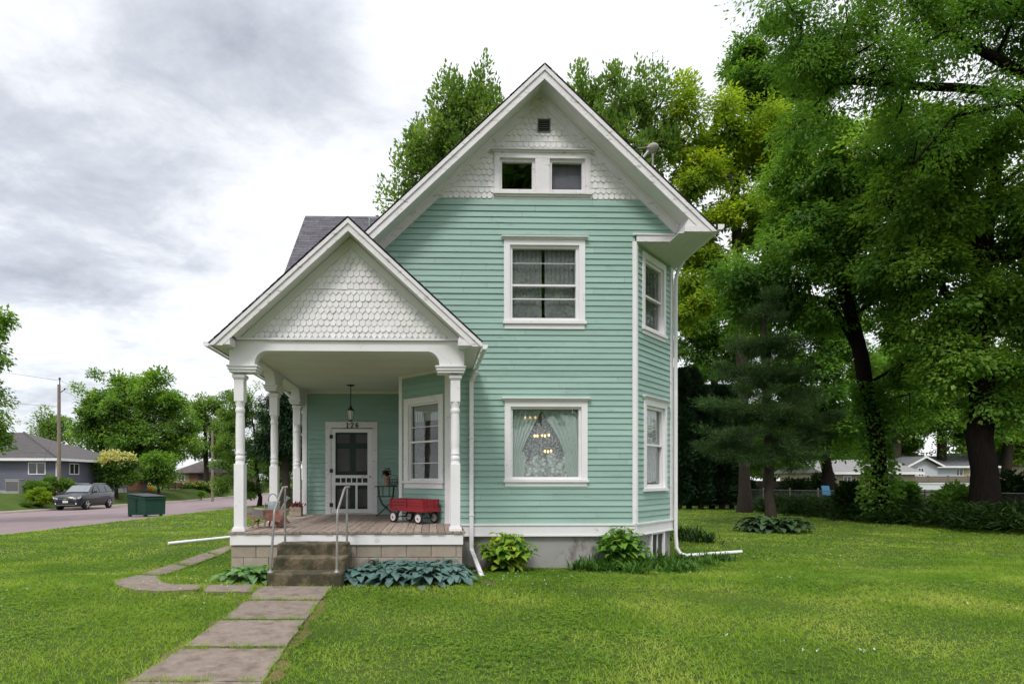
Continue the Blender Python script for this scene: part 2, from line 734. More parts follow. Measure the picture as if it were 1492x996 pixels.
L_MAPLE = leaf_mat('maple_leaves', (0.064, 0.138, 0.023), (0.132, 0.253, 0.039), (0.251, 0.391, 0.057))
L_DARK = leaf_mat('dark_maple_leaves', (0.046, 0.110, 0.023), (0.100, 0.212, 0.034), (0.175, 0.309, 0.046))
L_YELLOW = leaf_mat('yellow_green_leaves', (0.097, 0.168, 0.015), (0.188, 0.290, 0.021), (0.355, 0.439, 0.032))
L_SILVER = leaf_mat('silver_maple_leaves', (0.072, 0.138, 0.026), (0.130, 0.222, 0.045), (0.215, 0.324, 0.080))
L_PINE = leaf_mat('pine_needles', (0.035, 0.070, 0.026), (0.065, 0.119, 0.042), (0.101, 0.169, 0.062), 1.3, trans=0.2, gloss=0.01)
L_CEDAR = leaf_mat('cedar_sprays', (0.012, 0.027, 0.014), (0.024, 0.051, 0.022), (0.039, 0.078, 0.037), 1.0, trans=0.08)
L_LIGHT = leaf_mat('light_shrub_leaves', (0.060, 0.125, 0.026), (0.110, 0.205, 0.040), (0.185, 0.295, 0.065))
L_FLOWER = leaf_mat('cream_blossom', (0.400, 0.380, 0.160), (0.550, 0.500, 0.220), (0.620, 0.580, 0.320))
L_HOSTA = leaf_mat('blue_hosta_leaves', (0.048, 0.098, 0.088), (0.080, 0.145, 0.130), (0.12, 0.20, 0.175), 3, trans=0.12, gloss=0.03)
L_HOSTA2 = leaf_mat('green_hosta_leaves', (0.045, 0.123, 0.032), (0.087, 0.193, 0.047), (0.145, 0.280, 0.063), 3, trans=0.15, gloss=0.06)
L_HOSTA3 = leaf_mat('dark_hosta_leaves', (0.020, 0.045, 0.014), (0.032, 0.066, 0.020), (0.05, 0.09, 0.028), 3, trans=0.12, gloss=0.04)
L_HYD = leaf_mat('hydrangea_leaves', (0.093, 0.201, 0.028), (0.176, 0.324, 0.038), (0.496, 0.525, 0.044), 3.2, trans=0.28)
L_HYD2 = leaf_mat('green_hydrangea_leaves', (0.062, 0.158, 0.025), (0.114, 0.245, 0.035), (0.207, 0.350, 0.047), 3.2, trans=0.25)
L_LILY = leaf_mat('strap_leaves', (0.035, 0.095, 0.017), (0.064, 0.149, 0.024), (0.112, 0.209, 0.034), 2.0, trans=0.25)
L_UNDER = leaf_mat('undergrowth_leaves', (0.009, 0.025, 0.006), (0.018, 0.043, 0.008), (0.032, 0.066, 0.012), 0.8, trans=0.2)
L_GRASS = leaf_mat('grass_blades', (0.105, 0.202, 0.016), (0.192, 0.309, 0.028), (0.352, 0.410, 0.081), 0.8, trans=0.40, gloss=0.012)
L_MAROON = leaf_mat('maroon_flowers', (0.100, 0.012, 0.020), (0.160, 0.030, 0.030), (0.240, 0.090, 0.060), 9)
M['clover'] = pm('clover_heads', (0.72, 0.72, 0.66), 0.8)

# ================================================================== THE SETTING
def build_ground():
    xs = np.concatenate([np.linspace(-400, -40, 14), np.arange(-38, -26.5, 1.5), np.arange(-26.4, -24.8, 0.2), np.arange(-24.6, -14.4, 1.6), np.arange(-14.4, -13.0, 0.2),
                         np.arange(-13, 26, 0.75), np.linspace(27, 400, 16)])
    ys = np.concatenate([np.linspace(-300, -20, 8), np.arange(-15, 4, 1.5), np.arange(4, 16, 0.5), np.arange(16, 60, 1.5), np.linspace(62, 900, 24)])
    XX, YY = np.meshgrid(xs, ys)
    ZZ = ground_z(XX, YY) - 0.0
    rng = np.random.default_rng(3)
    V = np.stack([XX, YY, ZZ], -1).reshape(-1, 3)
    n = len(xs)
    i, j = np.meshgrid(np.arange(len(ys) - 1), np.arange(n - 1), indexing='ij')
    F = np.stack([i * n + j, i * n + j + 1, (i + 1) * n + j + 1, (i + 1) * n + j], -1).reshape(-1, 4)
    o = np_mesh('lawn', V, F, M['lawn'], smooth=True)
    tag(o, 'mown green lawn round the mint green house', 'lawn', kind='structure')


build_ground()


def build_road():
    ys = np.concatenate([np.linspace(-120, 0, 10), np.arange(4, 60, 2.0), np.linspace(62, 400, 30)])
    mb = MB()
    rows = []
    for y in ys:
        wob = 0.05 * math.sin(y * 0.7) + 0.04 * math.sin(y * 1.9)
        rows.append([Vector((x, y, gz(x, y) + 0.012 + 0.05 * (1 - ((x + 19.8) / 5.7) ** 2))) for x in (-25.45, -22.6, -19.8, -17, -14.02 + wob)])
    mb.grid(rows)
    tag(mb.build('road', M['asphalt']), 'pinkish asphalt street running past the side lawn', 'road', kind='structure')
    kb = MB()
    for a, b in zip(ys[:-1], ys[1:]):
        za, zb = gz(-25.3, a), gz(-25.3, b)
        P = [[(-25.46, a, za - 0.05), (-25.46, a, za + 0.05), (-25.5, a, za + 0.13), (-25.66, a, za + 0.14), (-25.68, a, za - 0.05)],
             [(-25.46, b, zb - 0.05), (-25.46, b, zb + 0.05), (-25.5, b, zb + 0.13), (-25.66, b, zb + 0.14), (-25.68, b, zb - 0.05)]]
        kb.grid(P, False)
    tag(kb.build('kerb', M['kerb']), 'pale concrete kerb along the far side of the street', 'kerb', kind='structure')


build_road()

PATHS = [
    [(379, 856), (483, 856), (467, 875.5), (361, 875.5)],
    [(359, 877.5), (466, 877.5), (446, 904.5), (324, 904.5)],
    [(321, 907), (444, 907), (417.5, 945.5), (266.5, 945.5)],
    [(264, 948), (415.5, 948), (383, 996), (189, 996)],
    [(187, 997.5), (382, 997.5), (345, 1052), (100, 1052)],
    [(298, 854), (372, 853), (366, 864), (298, 864)],
    [(166, 849), (171, 855), (198, 862.5), (240, 864), (290, 861), (292, 854.5), (252, 854), (236, 850), (229, 844), (230, 841), (200, 840)],
    [(203, 837.5), (233, 839.5), (273, 827), (250, 823.5)],
    [(256, 821.5), (279, 825), (318, 810), (297, 807)],
    [(301, 805), (322, 808.5), (338, 800), (337, 795)],
]
PATH_XY = []


def build_path():
    mb = MB()
    rng = random.Random(4)
    for poly in PATHS:
        pts = [G(x, y) for x, y in poly]
        PATH_XY.append(np.array([(p.x, p.y) for p in pts]))
        # wobble the outline a little: old slabs with worn rims
        out = []
        for a, b in zip(pts, pts[1:] + pts[:1]):
            n = max(1, int((b - a).length / 0.12))
            for k in range(n):
                p = a.lerp(b, k / n)
                if 0 < k:
                    p = p + Vector((rng.uniform(-0.008, 0.008), rng.uniform(-0.008, 0.008), 0))
                out.append(p)
        tilt = rng.uniform(-0.004, 0.006)
        top = [Vector((p.x, p.y, gz(p.x, p.y) + 0.028 + tilt)) for p in out]
        mb.prism([p - Vector((0, 0, 0.09)) for p in top], (0, 0, 0.09))
    tag(mb.build('path', M['slab']), 'worn concrete slab path leading to the porch steps', 'path', kind='structure')


build_path()

# ================================================================== THE HOUSE
HOUSE = thing('mint_green_house', 'two storey mint green clapboard house with white gables and corner porch', 'house', (2.0, 10.5, 0))


class Wall:
    """a wall plane: u along the wall, o outwards, z up"""

    def __init__(self, ox, oy, ux, uy):
        u = Vector((ux, uy, 0)).normalized()
        n = Vector((u.y, -u.x, 0))
        self.O, self.U, self.N = Vector((ox, oy, 0)), u, n
        self.M = Matrix(((u.x, n.x, 0, ox), (u.y, n.y, 0, oy), (0, 0, 1, 0), (0, 0, 0, 1)))

    def p(self, u, z, o=0.0):
        return self.O + self.U * u + self.N * o + Vector((0, 0, z))

    def box(self, mb, u0, u1, z0, z1, o0, o1):
        mb.box(u0, u1, o0, o1, z0, z1, self.M)


def siding(mb, W, z0, z1, span, holes=(), e=0.112, seed=1):
    """lapped boards; span(z) -> (u0, u1); holes: (u0, u1, z0, z1)"""
    rng = random.Random(seed)
    n = int(math.ceil((z1 - z0) / e))
    e = (z1 - z0) / n

    def cut(z):
        a, b = span(z)
        segs = [(a, b)]
        for h in holes:
            if h[2] <= z <= h[3]:
                new = []
                for s in segs:
                    if h[1] <= s[0] or h[0] >= s[1]:
                        new.append(s)
                    else:
                        if h[0] > s[0]:
                            new.append((s[0], h[0]))
                        if h[1] < s[1]:
                            new.append((h[1], s[1]))
                segs = new
        return [s for s in segs if s[1] - s[0] > 0.004]
    for k in range(n):
        zb, zt = z0 + k * e, z0 + (k + 1) * e
        out = 0.017 + rng.uniform(-0.003, 0.003)
        br = sorted({zb, zt} | {z for h in holes for z in h[2:] if zb + 3e-4 < z < zt - 3e-4})
        j0 = rng.uniform(-2, 2)
        joints = [j0 + i * rng.uniform(2.3, 4.2) for i in range(-3, 4)]
        sag = [rng.uniform(-0.002, 0.002) for _ in range(9)]

        def off(z):
            return 0.003 + out * (1 - (z - zb) / (zt - zb))

        def wav(u):
            x = (u + 4) / 1.3
            i = int(max(0, min(7, math.floor(x))))
            t = min(max(x - i, 0), 1)
            return sag[i] * (1 - t) + sag[i + 1] * t
        for a, b in zip(br[:-1], br[1:]):
            A, B = cut(a + 1e-4), cut(b - 1e-4)
            for (a0, a1), (b0, b1) in zip(A, B):
                js = sorted(j for j in joints if max(a0, b0) + 0.1 < j < min(a1, b1) - 0.1)
                lo = [a0] + js + [a1]
                hi = [b0] + js + [b1]
                for i in range(len(lo) - 1):
                    m = max(1, int((lo[i + 1] - lo[i]) / 1.3))
                    for q in range(m):
                        l0, l1 = lo[i] + (lo[i + 1] - lo[i]) * q / m, lo[i] + (lo[i + 1] - lo[i]) * (q + 1) / m
                        h0, h1 = hi[i] + (hi[i + 1] - hi[i]) * q / m, hi[i] + (hi[i + 1] - hi[i]) * (q + 1) / m
                        g0 = 0.0025 if q == 0 and i > 0 else 0
                        b_ = len(mb.v)
                        wa0, wa1 = (wav(l0), wav(l1)) if a == zb else (0, 0)
                        P = [W.p(l0 + g0, a + wa0, off(a)), W.p(l1, a + wa1, off(a)), W.p(h1, b + 0.004, off(b) - 0.001), W.p(h0 + g0, b + 0.004, off(b) - 0.001)]
                        mb.poly(P)
                        if a == zb:
                            mb.v.extend([tuple(W.p(l0 + g0, a + wa0 + 0.001, -0.004)), tuple(W.p(l1, a + wa1 + 0.001, -0.004))])
                            mb.f.append((b_ + 1, b_, b_ + 4, b_ + 5))
                            mb.s.append(False)


def clip(poly, a, b, c):
    """keep a*u + b*z <= c"""
    out = []
    for i in range(len(poly)):
        p, q = poly[i], poly[(i + 1) % len(poly)]
        dp, dq = a * p[0] + b * p[1] - c, a * q[0] + b * q[1] - c
        if dp <= 0:
            out.append(p)
        if (dp < 0 < dq) or (dq < 0 < dp):
            t = dp / (dp - dq)
            out.append((p[0] + (q[0] - p[0]) * t, p[1] + (q[1] - p[1]) * t))
    return out


SHAPES = {
    'oct': lambda w, h: [(0, h), (0, 0.034), (w * 0.30, 0), (w * 0.70, 0), (w, 0.034), (w, h)],
    'fish': lambda w, h: [(0, h), (0, 0.042), (w * 0.1, 0.018), (w * 0.32, 0.002), (w * 0.68, 0.002), (w * 0.9, 0.018), (w, 0.042), (w, h)],
    'point': lambda w, h: [(0, h), (0, 0.05), (w * 0.5, 0), (w, 0.05), (w, h)],
    'square': lambda w, h: [(0, h), (0, 0.0), (w, 0.0), (w, h)],
}


def shingles(mb, W, z0, rows, rh, w, planes, rects, u0, u1, seed=2):
    rng = random.Random(seed)
    for k, shape in enumerate(rows):
        zb = z0 + k * rh
        u = u0 + (0.5 * w if k % 2 else 0) - w
        lift = rng.uniform(-0.002, 0.002)
        while u < u1:
            g = rng.uniform(0.002, 0.006)
            drop = rng.uniform(-0.005, 0.005)
            poly = [(u + g / 2 + a, zb + drop + b) for a, b in SHAPES[shape](w - g, rh + 0.05)]
            for pl in planes:
                poly = clip(poly, *pl)
                if len(poly) < 3:
                    break
            if len(poly) >= 3:
                for (ra, rb, rc, rd) in rects:
                    zs_ = [p[1] for p in poly]
                    us_ = [p[0] for p in poly]
                    if max(us_) > ra and min(us_) < rb and max(zs_) > rc and min(zs_) < rd:
                        if min(zs_) + rh * 0.55 > rd:
                            poly = clip(poly, 0, -1, -rd)
                        elif min(zs_) + rh * 0.4 < rc and max(zs_) - 0.05 < rc + 0.06:
                            poly = clip(poly, 0, 1, rc)
                        elif sum(us_) / len(us_) < (ra + rb) / 2:
                            poly = clip(poly, 1, 0, ra)
                        else:
                            poly = clip(poly, -1, 0, -rb)
                        if len(poly) < 3:
                            break
            if len(poly) >= 3:
                o = 0.016 + rng.uniform(-0.004, 0.004) + lift
                n = len(poly)
                b = len(mb.v)
                for pu, pz in poly:
                    t = (pz - zb) / (rh + 0.05)
                    mb.v.append(tuple(W.p(pu, pz, 0.002 + o * (1 - t))))
                for pu, pz in poly:
                    t = (pz - zb) / (rh + 0.05)
                    mb.v.append(tuple(W.p(pu, pz, 0.002 + o * (1 - t) - 0.011)))
                mb.f.append(tuple(range(b, b + n)))
                mb.s.append(False)
                for i in range(n):
                    j = (i + 1) % n
                    mb.f.append((b + j, b + i, b + n + i, b + n + j))
                    mb.s.append(False)
            u += w


def window(W, u0, u1, z0, z1, cw=0.11, top=0.12, sillh=0.09, bars=(), meet=None, cap=True, mat='white', split=None, sash=0.04, recess=0.05, inner=(), apron=0.0):
    """casing with sill, cap, sash and pane; u0..z1 are the outside of the casing (sill included, cap not)"""
    c = MB()
    zs = z0 + apron + sillh
    W.box(c, u0, u0 + cw, zs, z1, -0.10, 0.034)
    W.box(c, u1 - cw, u1, zs, z1, -0.10, 0.034)
    W.box(c, u0 + cw, u1 - cw, z1 - top, z1, -0.10, 0.034)
    if apron:
        W.box(c, u0 + 0.01, u1 - 0.01, z0, z0 + apron, -0.05, 0.030)
    if cap:
        W.box(c, u0 - 0.035, u1 + 0.035, z1 + 0.002, z1 + 0.03, -0.02, 0.055)
        mbp = [W.p(u0 - 0.05, z1 + 0.032, 0.0), W.p(u0 - 0.05, z1 + 0.032, 0.095), W.p(u0 - 0.05, z1 + 0.052, 0.098), W.p(u0 - 0.05, z1 + 0.072, 0.0)]
        c.prism(mbp, W.U * (u1 - u0 + 0.10))
    root = c.build('window', M[mat], HOUSE)
    s = MB()
    W.box(s, u0 - 0.02, u1 + 0.02, z0 + apron + 0.004, zs - 0.002, -0.10, 0.062)
    s.build('sill', M[mat], root)
    openings = [(u0 + cw, u1 - cw)]
    if split:
        openings = [(u0 + cw, split[0]), (split[1], u1 - cw)]
        p = MB()
        W.box(p, split[0], split[1], zs, z1 - top - 0.001, -0.10, 0.031)
        p.build('mullion', M[mat], root)
    for a, b in openings:
        zt = z1 - top
        f = MB()
        W.box(f, a, a + sash, zs, zt, -0.085, -0.035 + 0.02)
        W.box(f, b - sash, b, zs, zt, -0.085, -0.035 + 0.02)
        W.box(f, a + sash, b - sash, zt - sash, zt, -0.085, -0.016)
        W.box(f, a + sash, b - sash, zs, zs + sash * 1.3, -0.085, -0.014)
        if meet:
            W.box(f, a + sash, b - sash, meet - 0.018, meet + 0.018, -0.085, -0.012)
        for z, t in bars:
            W.box(f, a + sash, b - sash, z - t / 2, z + t / 2, -0.055, -0.03)
        f.build('sash', M[mat], root)
        g = MB()
        W.box(g, a + sash, b - sash, zs + sash, zt - sash, -0.066, -0.062)
        g.build('pane', M['glass'], root)
    return root


# ---- wall planes
FX0, FX1, FY = 0.362, 3.864, 10.5
AX, AS = 2.05, 0.945            # main gable: apex x, slope
AZ = 9.17                       # top of the roof at the ridge
CUT_R = 1.245                   # the cutaway corner behind the two side windows
CUT_L = 0.9975
BX = -3.07                      # far end of the side wing
BY = 13.4                       # porch back wall
W_front = Wall(0, FY, 1, 0)
W_cut = Wall(FX1, FY, 1, 1)
W_porch = Wall(FX0 - CUT_L, FY + CUT_L, 1, -1)
W_back = Wall(0, BY, 1, 0)
W_side = Wall(FX1 + CUT_R, FY + CUT_R, 0, 1)
CR, CL = CUT_R * math.sqrt(2), CUT_L * math.sqrt(2)
SK0, SK1 = 0.63, 0.845          # white water table


def rake(z, drop=0.40):
    h = (AZ - drop - z) / AS
    return AX - h, AX + h


# window positions read off the photo
def rect(W, x0, x1, ytop, ybot, Y=FY):
    return wx(x0, Y), wx(x1, Y), wz((x0 + x1) / 2, ybot, Y), wz((x0 + x1) / 2, ytop, Y)


w_att = rect(W_front, 720, 860, 224, 287)
w_up = rect(W_front, 734, 852, 350, 479.5)
w_low = rect(W_front, 735, 855.5, 584, 708)


def cut_q(x, W='r'):
    k = kx(x)
    if W == 'r':
        return (k * FY - FX1) / (1 - k) * math.sqrt(2)
    q = (FX0 - FY * k) / (1 + k)
    return CL - q * math.sqrt(2)


def hole(w, m=0.012):
    return (w[0] + m, w[1] - m, w[2] + m, w[3] - m)


def front_span(z):
    a, b = FX0, FX1
    if z > 4.0:
        a = -1.15
    ra, rb = rake(z)
    if z > 6.31:
        b = 9
    return max(a, ra), min(b, rb)


def build_walls():
    mb = MB()
    siding(mb, W_front, SK1, 6.955, front_span, [hole(w_att), hole(w_up), hole(w_low), (98, 99, 4.0, 6.31)], seed=11)
    mb.build('front_siding', M['mint'], HOUSE)
    mb = MB()
    c0, c1, c2 = (cut_q(934.8), cut_q(968.3), 0)
    global w_cu, w_cl
    w_cu = (c0, c1, 4.50, 6.09)
    w_cl = (cut_q(937), cut_q(970), 1.44, 3.25)
    siding(mb, W_cut, SK1, 6.17, lambda z: (0.01, CR - 0.01), [hole(w_cu), hole(w_cl)], seed=12)
    mb.build('corner_siding', M['mint'], HOUSE)
    mb = MB()
    siding(mb, W_side, SK1, 6.17, lambda z: (0.01, 8.5), [], seed=13)
    mb.build('side_siding', M['mint'], HOUSE)
    mb = MB()
    global w_po
    w_po = (cut_q(590, 'l'), cut_q(646.8, 'l'), 1.50, 3.30)
    siding(mb, W_porch, 0.84, 3.80, lambda z: (0.01, CL - 0.01), [hole(w_po)], seed=14)
    mb.build('porch_corner_siding', M['mint'], HOUSE)
    mb = MB()
    global DOOR
    DOOR = (wx(474.5, BY), wx(550, BY), 0.84, wz(512, 614.3, BY))
    siding(mb, W_back, 0.84, 6.2, lambda z: (BX, -0.62), [(DOOR[0] + 0.012, DOOR[1] - 0.012, 0.8, DOOR[3] - 0.012)], seed=15)
    mb.build('porch_back_siding', M['mint'], HOUSE)
    # the walls out of sight, the floors and the rooms
    mb = MB()
    mb.box(-0.655, -0.64, FY + CUT_L, BY, 0.6, 3.9)
    mb.box(-1.17, -1.155, FY + 0.02, BY + 4, 3.9, 6.6)
    mb.box(BX + 0.002, BX + 0.02, BY + 0.01, BY + 4.0, 0.6, 6.2)
    mb.box(BX + 0.02, -1.0, BY + 3.98, BY + 4.0, 0.6, 6.2)
    mb.box(-1.0, FX1 + CUT_R - 0.02, 20.0, 20.02, 0.6, 6.2)
    mb.prism([(BX + 0.002, BY, 6.2), (BX + 0.002, BY + 4, 6.2), (BX + 0.002, BY + 2, 8.6)], (0.02, 0, 0))
    mb.prism([(-1.0, 20.0, 6.2), (5.09, 20.0, 6.2), (AX, 20.0, 8.95)], (0, 0.02, 0))
    mb.build('rear_wall', M['mint'], HOUSE)
    mb = MB()
    mb.box(-0.6, 5.05, 13.7, 13.75, 0.7, 8)
    mb.box(2.6, 2.65, 11.6, 13.7, 3.75, 6.3)
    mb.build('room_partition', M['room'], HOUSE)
    mb = MB()
    fl = [(FX0 + 0.05, FY + 0.03), (FX1 - 0.05, FY + 0.03), (5.05, 11.8), (5.05, 13.7), (-0.6, 13.7), (-0.6, 11.55)]
    for z in (0.72, 3.62, 6.32):
        mb.prism([(x, y, z) for x, y in fl], (0, 0, 0.1))
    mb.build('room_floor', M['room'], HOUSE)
    # foundation
    mb = MB()
    pts = [(FX0 + 0.03, FY + 0.03), (FX1 - 0.02, FY + 0.03), (FX1 + CUT_R - 0.03, FY + CUT_R + 0.02), (FX1 + CUT_R - 0.03, 20), (-0.6, 20), (-0.6, FY + CUT_L)]
    mb.prism([(x, y, -0.6) for x, y in pts], (0, 0, 0.6 + SK0 + 0.01))
    mb.prism([(x, y, -0.6) for x, y in [(BX + 0.03, BY + 0.03), (-0.61, BY + 0.03), (-0.61, 17.3), (BX + 0.03, 17.3)]], (0, 0, 1.3))
    f = mb.build('foundation', M['concrete'], HOUSE)
    # water table
    mb = MB()
    for W, L in ((W_front, None), (W_cut, CR), (W_side, 8.4)):
        a, b = (FX0, FX1) if L is None else (0.0, L)
        W.box(mb, a + 0.002, b - 0.002, SK0, SK1 - 0.035, 0.0, 0.032)
        W.box(mb, a + 0.002, b - 0.002, SK1 - 0.033, SK1, 0.0, 0.052)
        W.box(mb, a + 0.002, b - 0.002, SK0 - 0.022, SK0 - 0.002, -0.01, 0.05)
    mb.build('water_table', M['white'], HOUSE)
    # corner boards
    mb = MB()
    W_front.box(mb, FX1 - 0.055, FX1 + 0.022, SK1 + 0.002, 6.17, -0.01, 0.036)
    W_cut.box(mb, 0.0, 0.075, SK1 + 0.002, 6.17, -0.01, 0.032)
    W_cut.box(mb, CR - 0.12, CR + 0.015, SK1 + 0.002, 6.17, -0.01, 0.034)
    W_side.box(mb, 0.0, 0.10, SK1 + 0.002, 6.17, -0.01, 0.032)
    W_front.box(mb, FX0 - 0.02, FX0 + 0.07, SK1 + 0.002, 3.8, -0.01, 0.036)
    W_porch.box(mb, CL - 0.11, CL, 0.845, 3.79, -0.01, 0.034)
    W_porch.box(mb, 0.0, 0.09, 0.845, 3.79, -0.01, 0.036)
    W_back.box(mb, BX, BX + 0.11, 0.845, 6.15, -0.01, 0.034)
    mb.build_by('corner_board', M['white'], HOUSE, lambda c: (round(c.x / 0.45), round(c.y / 0.45)))
    # basement window under the cut corner
    b0, b1 = cut_q(947.5), cut_q(967)
    mb = MB()
    W_cut.box(mb, b0, b0 + 0.05, 0.10, 0.605, -0.05, 0.03)
    W_cut.box(mb, b1 - 0.07, b1, 0.10, 0.605, -0.05, 0.03)
    W_cut.box(mb, b0 + 0.05, b1 - 0.07, 0.575, 0.604, -0.05, 0.022)
    W_cut.box(mb, (b0 + b1) / 2 - 0.02, (b0 + b1) / 2 + 0.005, 0.10, 0.575, -0.05, 0.015)
    r = mb.build('basement_window', M['white'], HOUSE)
    g = MB()
    W_cut.box(g, b0 + 0.05, b1 - 0.07, 0.10, 0.575, -0.028, -0.008)
    g.build('pane', pm('grimy_glass', (0.03, 0.033, 0.033), 0.35, 0.3, 6, spec=0.25), r)


build_walls()


def build_windows():
    u0, u1, z0, z1 = w_att
    zs = z0
    window(W_front, *w_att, cw=0.10, top=0.10, sillh=0.055, split=(wx(779.5, FY), wx(800.5, FY)), sash=0.05, mat='old_white', apron=0.03)
    window(W_front, *w_up, cw=0.115, top=0.10, sillh=0.06, meet=wz(793, 415.3, FY), bars=((wz(793, 434.8, FY), 0.018), (wz(793, 382.7, FY), 0.007)), sash=0.05, apron=0.09, mat='white')
    window(W_front, *w_low, cw=0.115, top=0.11, sillh=0.05, sash=0.04, apron=0.075)
    window(W_cut, *w_cu, cw=0.10, top=0.12, sillh=0.06, meet=5.28, sash=0.05, apron=0.07, cap=False)
    window(W_cut, *w_cl, cw=0.10, top=0.12, sillh=0.06, meet=2.36, sash=0.06)
    window(W_porch, *w_po, cw=0.12, top=0.12, sillh=0.05, meet=wz(618, 642.5, 10.9), bars=((wz(618, 620.5, 10.9), 0.015), (wz(618, 674, 10.9), 0.015)), sash=0.035, apron=0.10, cap=False)


build_windows()


def roof_slab(name, ridge_pts, eave_pts, thick, m, parent=HOUSE):
    mb = MB()
    P = [Vector(p) for p in ridge_pts + eave_pts]
    mb.prism(P, (0, 0, -thick))
    return mb.build(name, m, parent)


def roof_courses(mb, a, b, c, d, e=0.14, thick=0.007, w=0.30, seed=5):
    """shingle courses laid on a slope: a-b is the ridge line, d-c the eave line"""
    rng = random.Random(seed)
    a, b, c, d = (Vector(x) for x in (a, b, c, d))
    L = (d - a).length
    n = int(L / e)
    nrm = (b - a).cross(d - a).normalized()
    if nrm.z < 0:
        nrm = -nrm
    for k in range(n):
        t0, t1 = k / n, (k + 1.15) / n
        t1 = min(t1, 1)
        p0, p1 = a.lerp(d, t0), b.lerp(c, t0)
        q0, q1 = a.lerp(d, t1), b.lerp(c, t1)
        W = (p1 - p0).length
        u = -rng.uniform(0, w)
        while u < W:
            s0, s1 = max(0, u) / W, min(W, u + w - 0.004) / W
            u += w
            if s1 <= s0:
                continue
            lift = thick * rng.uniform(0.7, 1.25)
            A, B = p0.lerp(p1, s0) + nrm * 0.002, p0.lerp(p1, s1) + nrm * 0.002
            C, D = q0.lerp(q1, s1) + nrm * lift, q0.lerp(q1, s0) + nrm * lift
            bs = len(mb.v)
            mb.v.extend([tuple(x) for x in (A, B, C, D, C - nrm * lift, D - nrm * lift)])
            mb.f += [(bs, bs + 1, bs + 2, bs + 3), (bs + 3, bs + 2, bs + 4, bs + 5)]
            mb.s += [False, False]


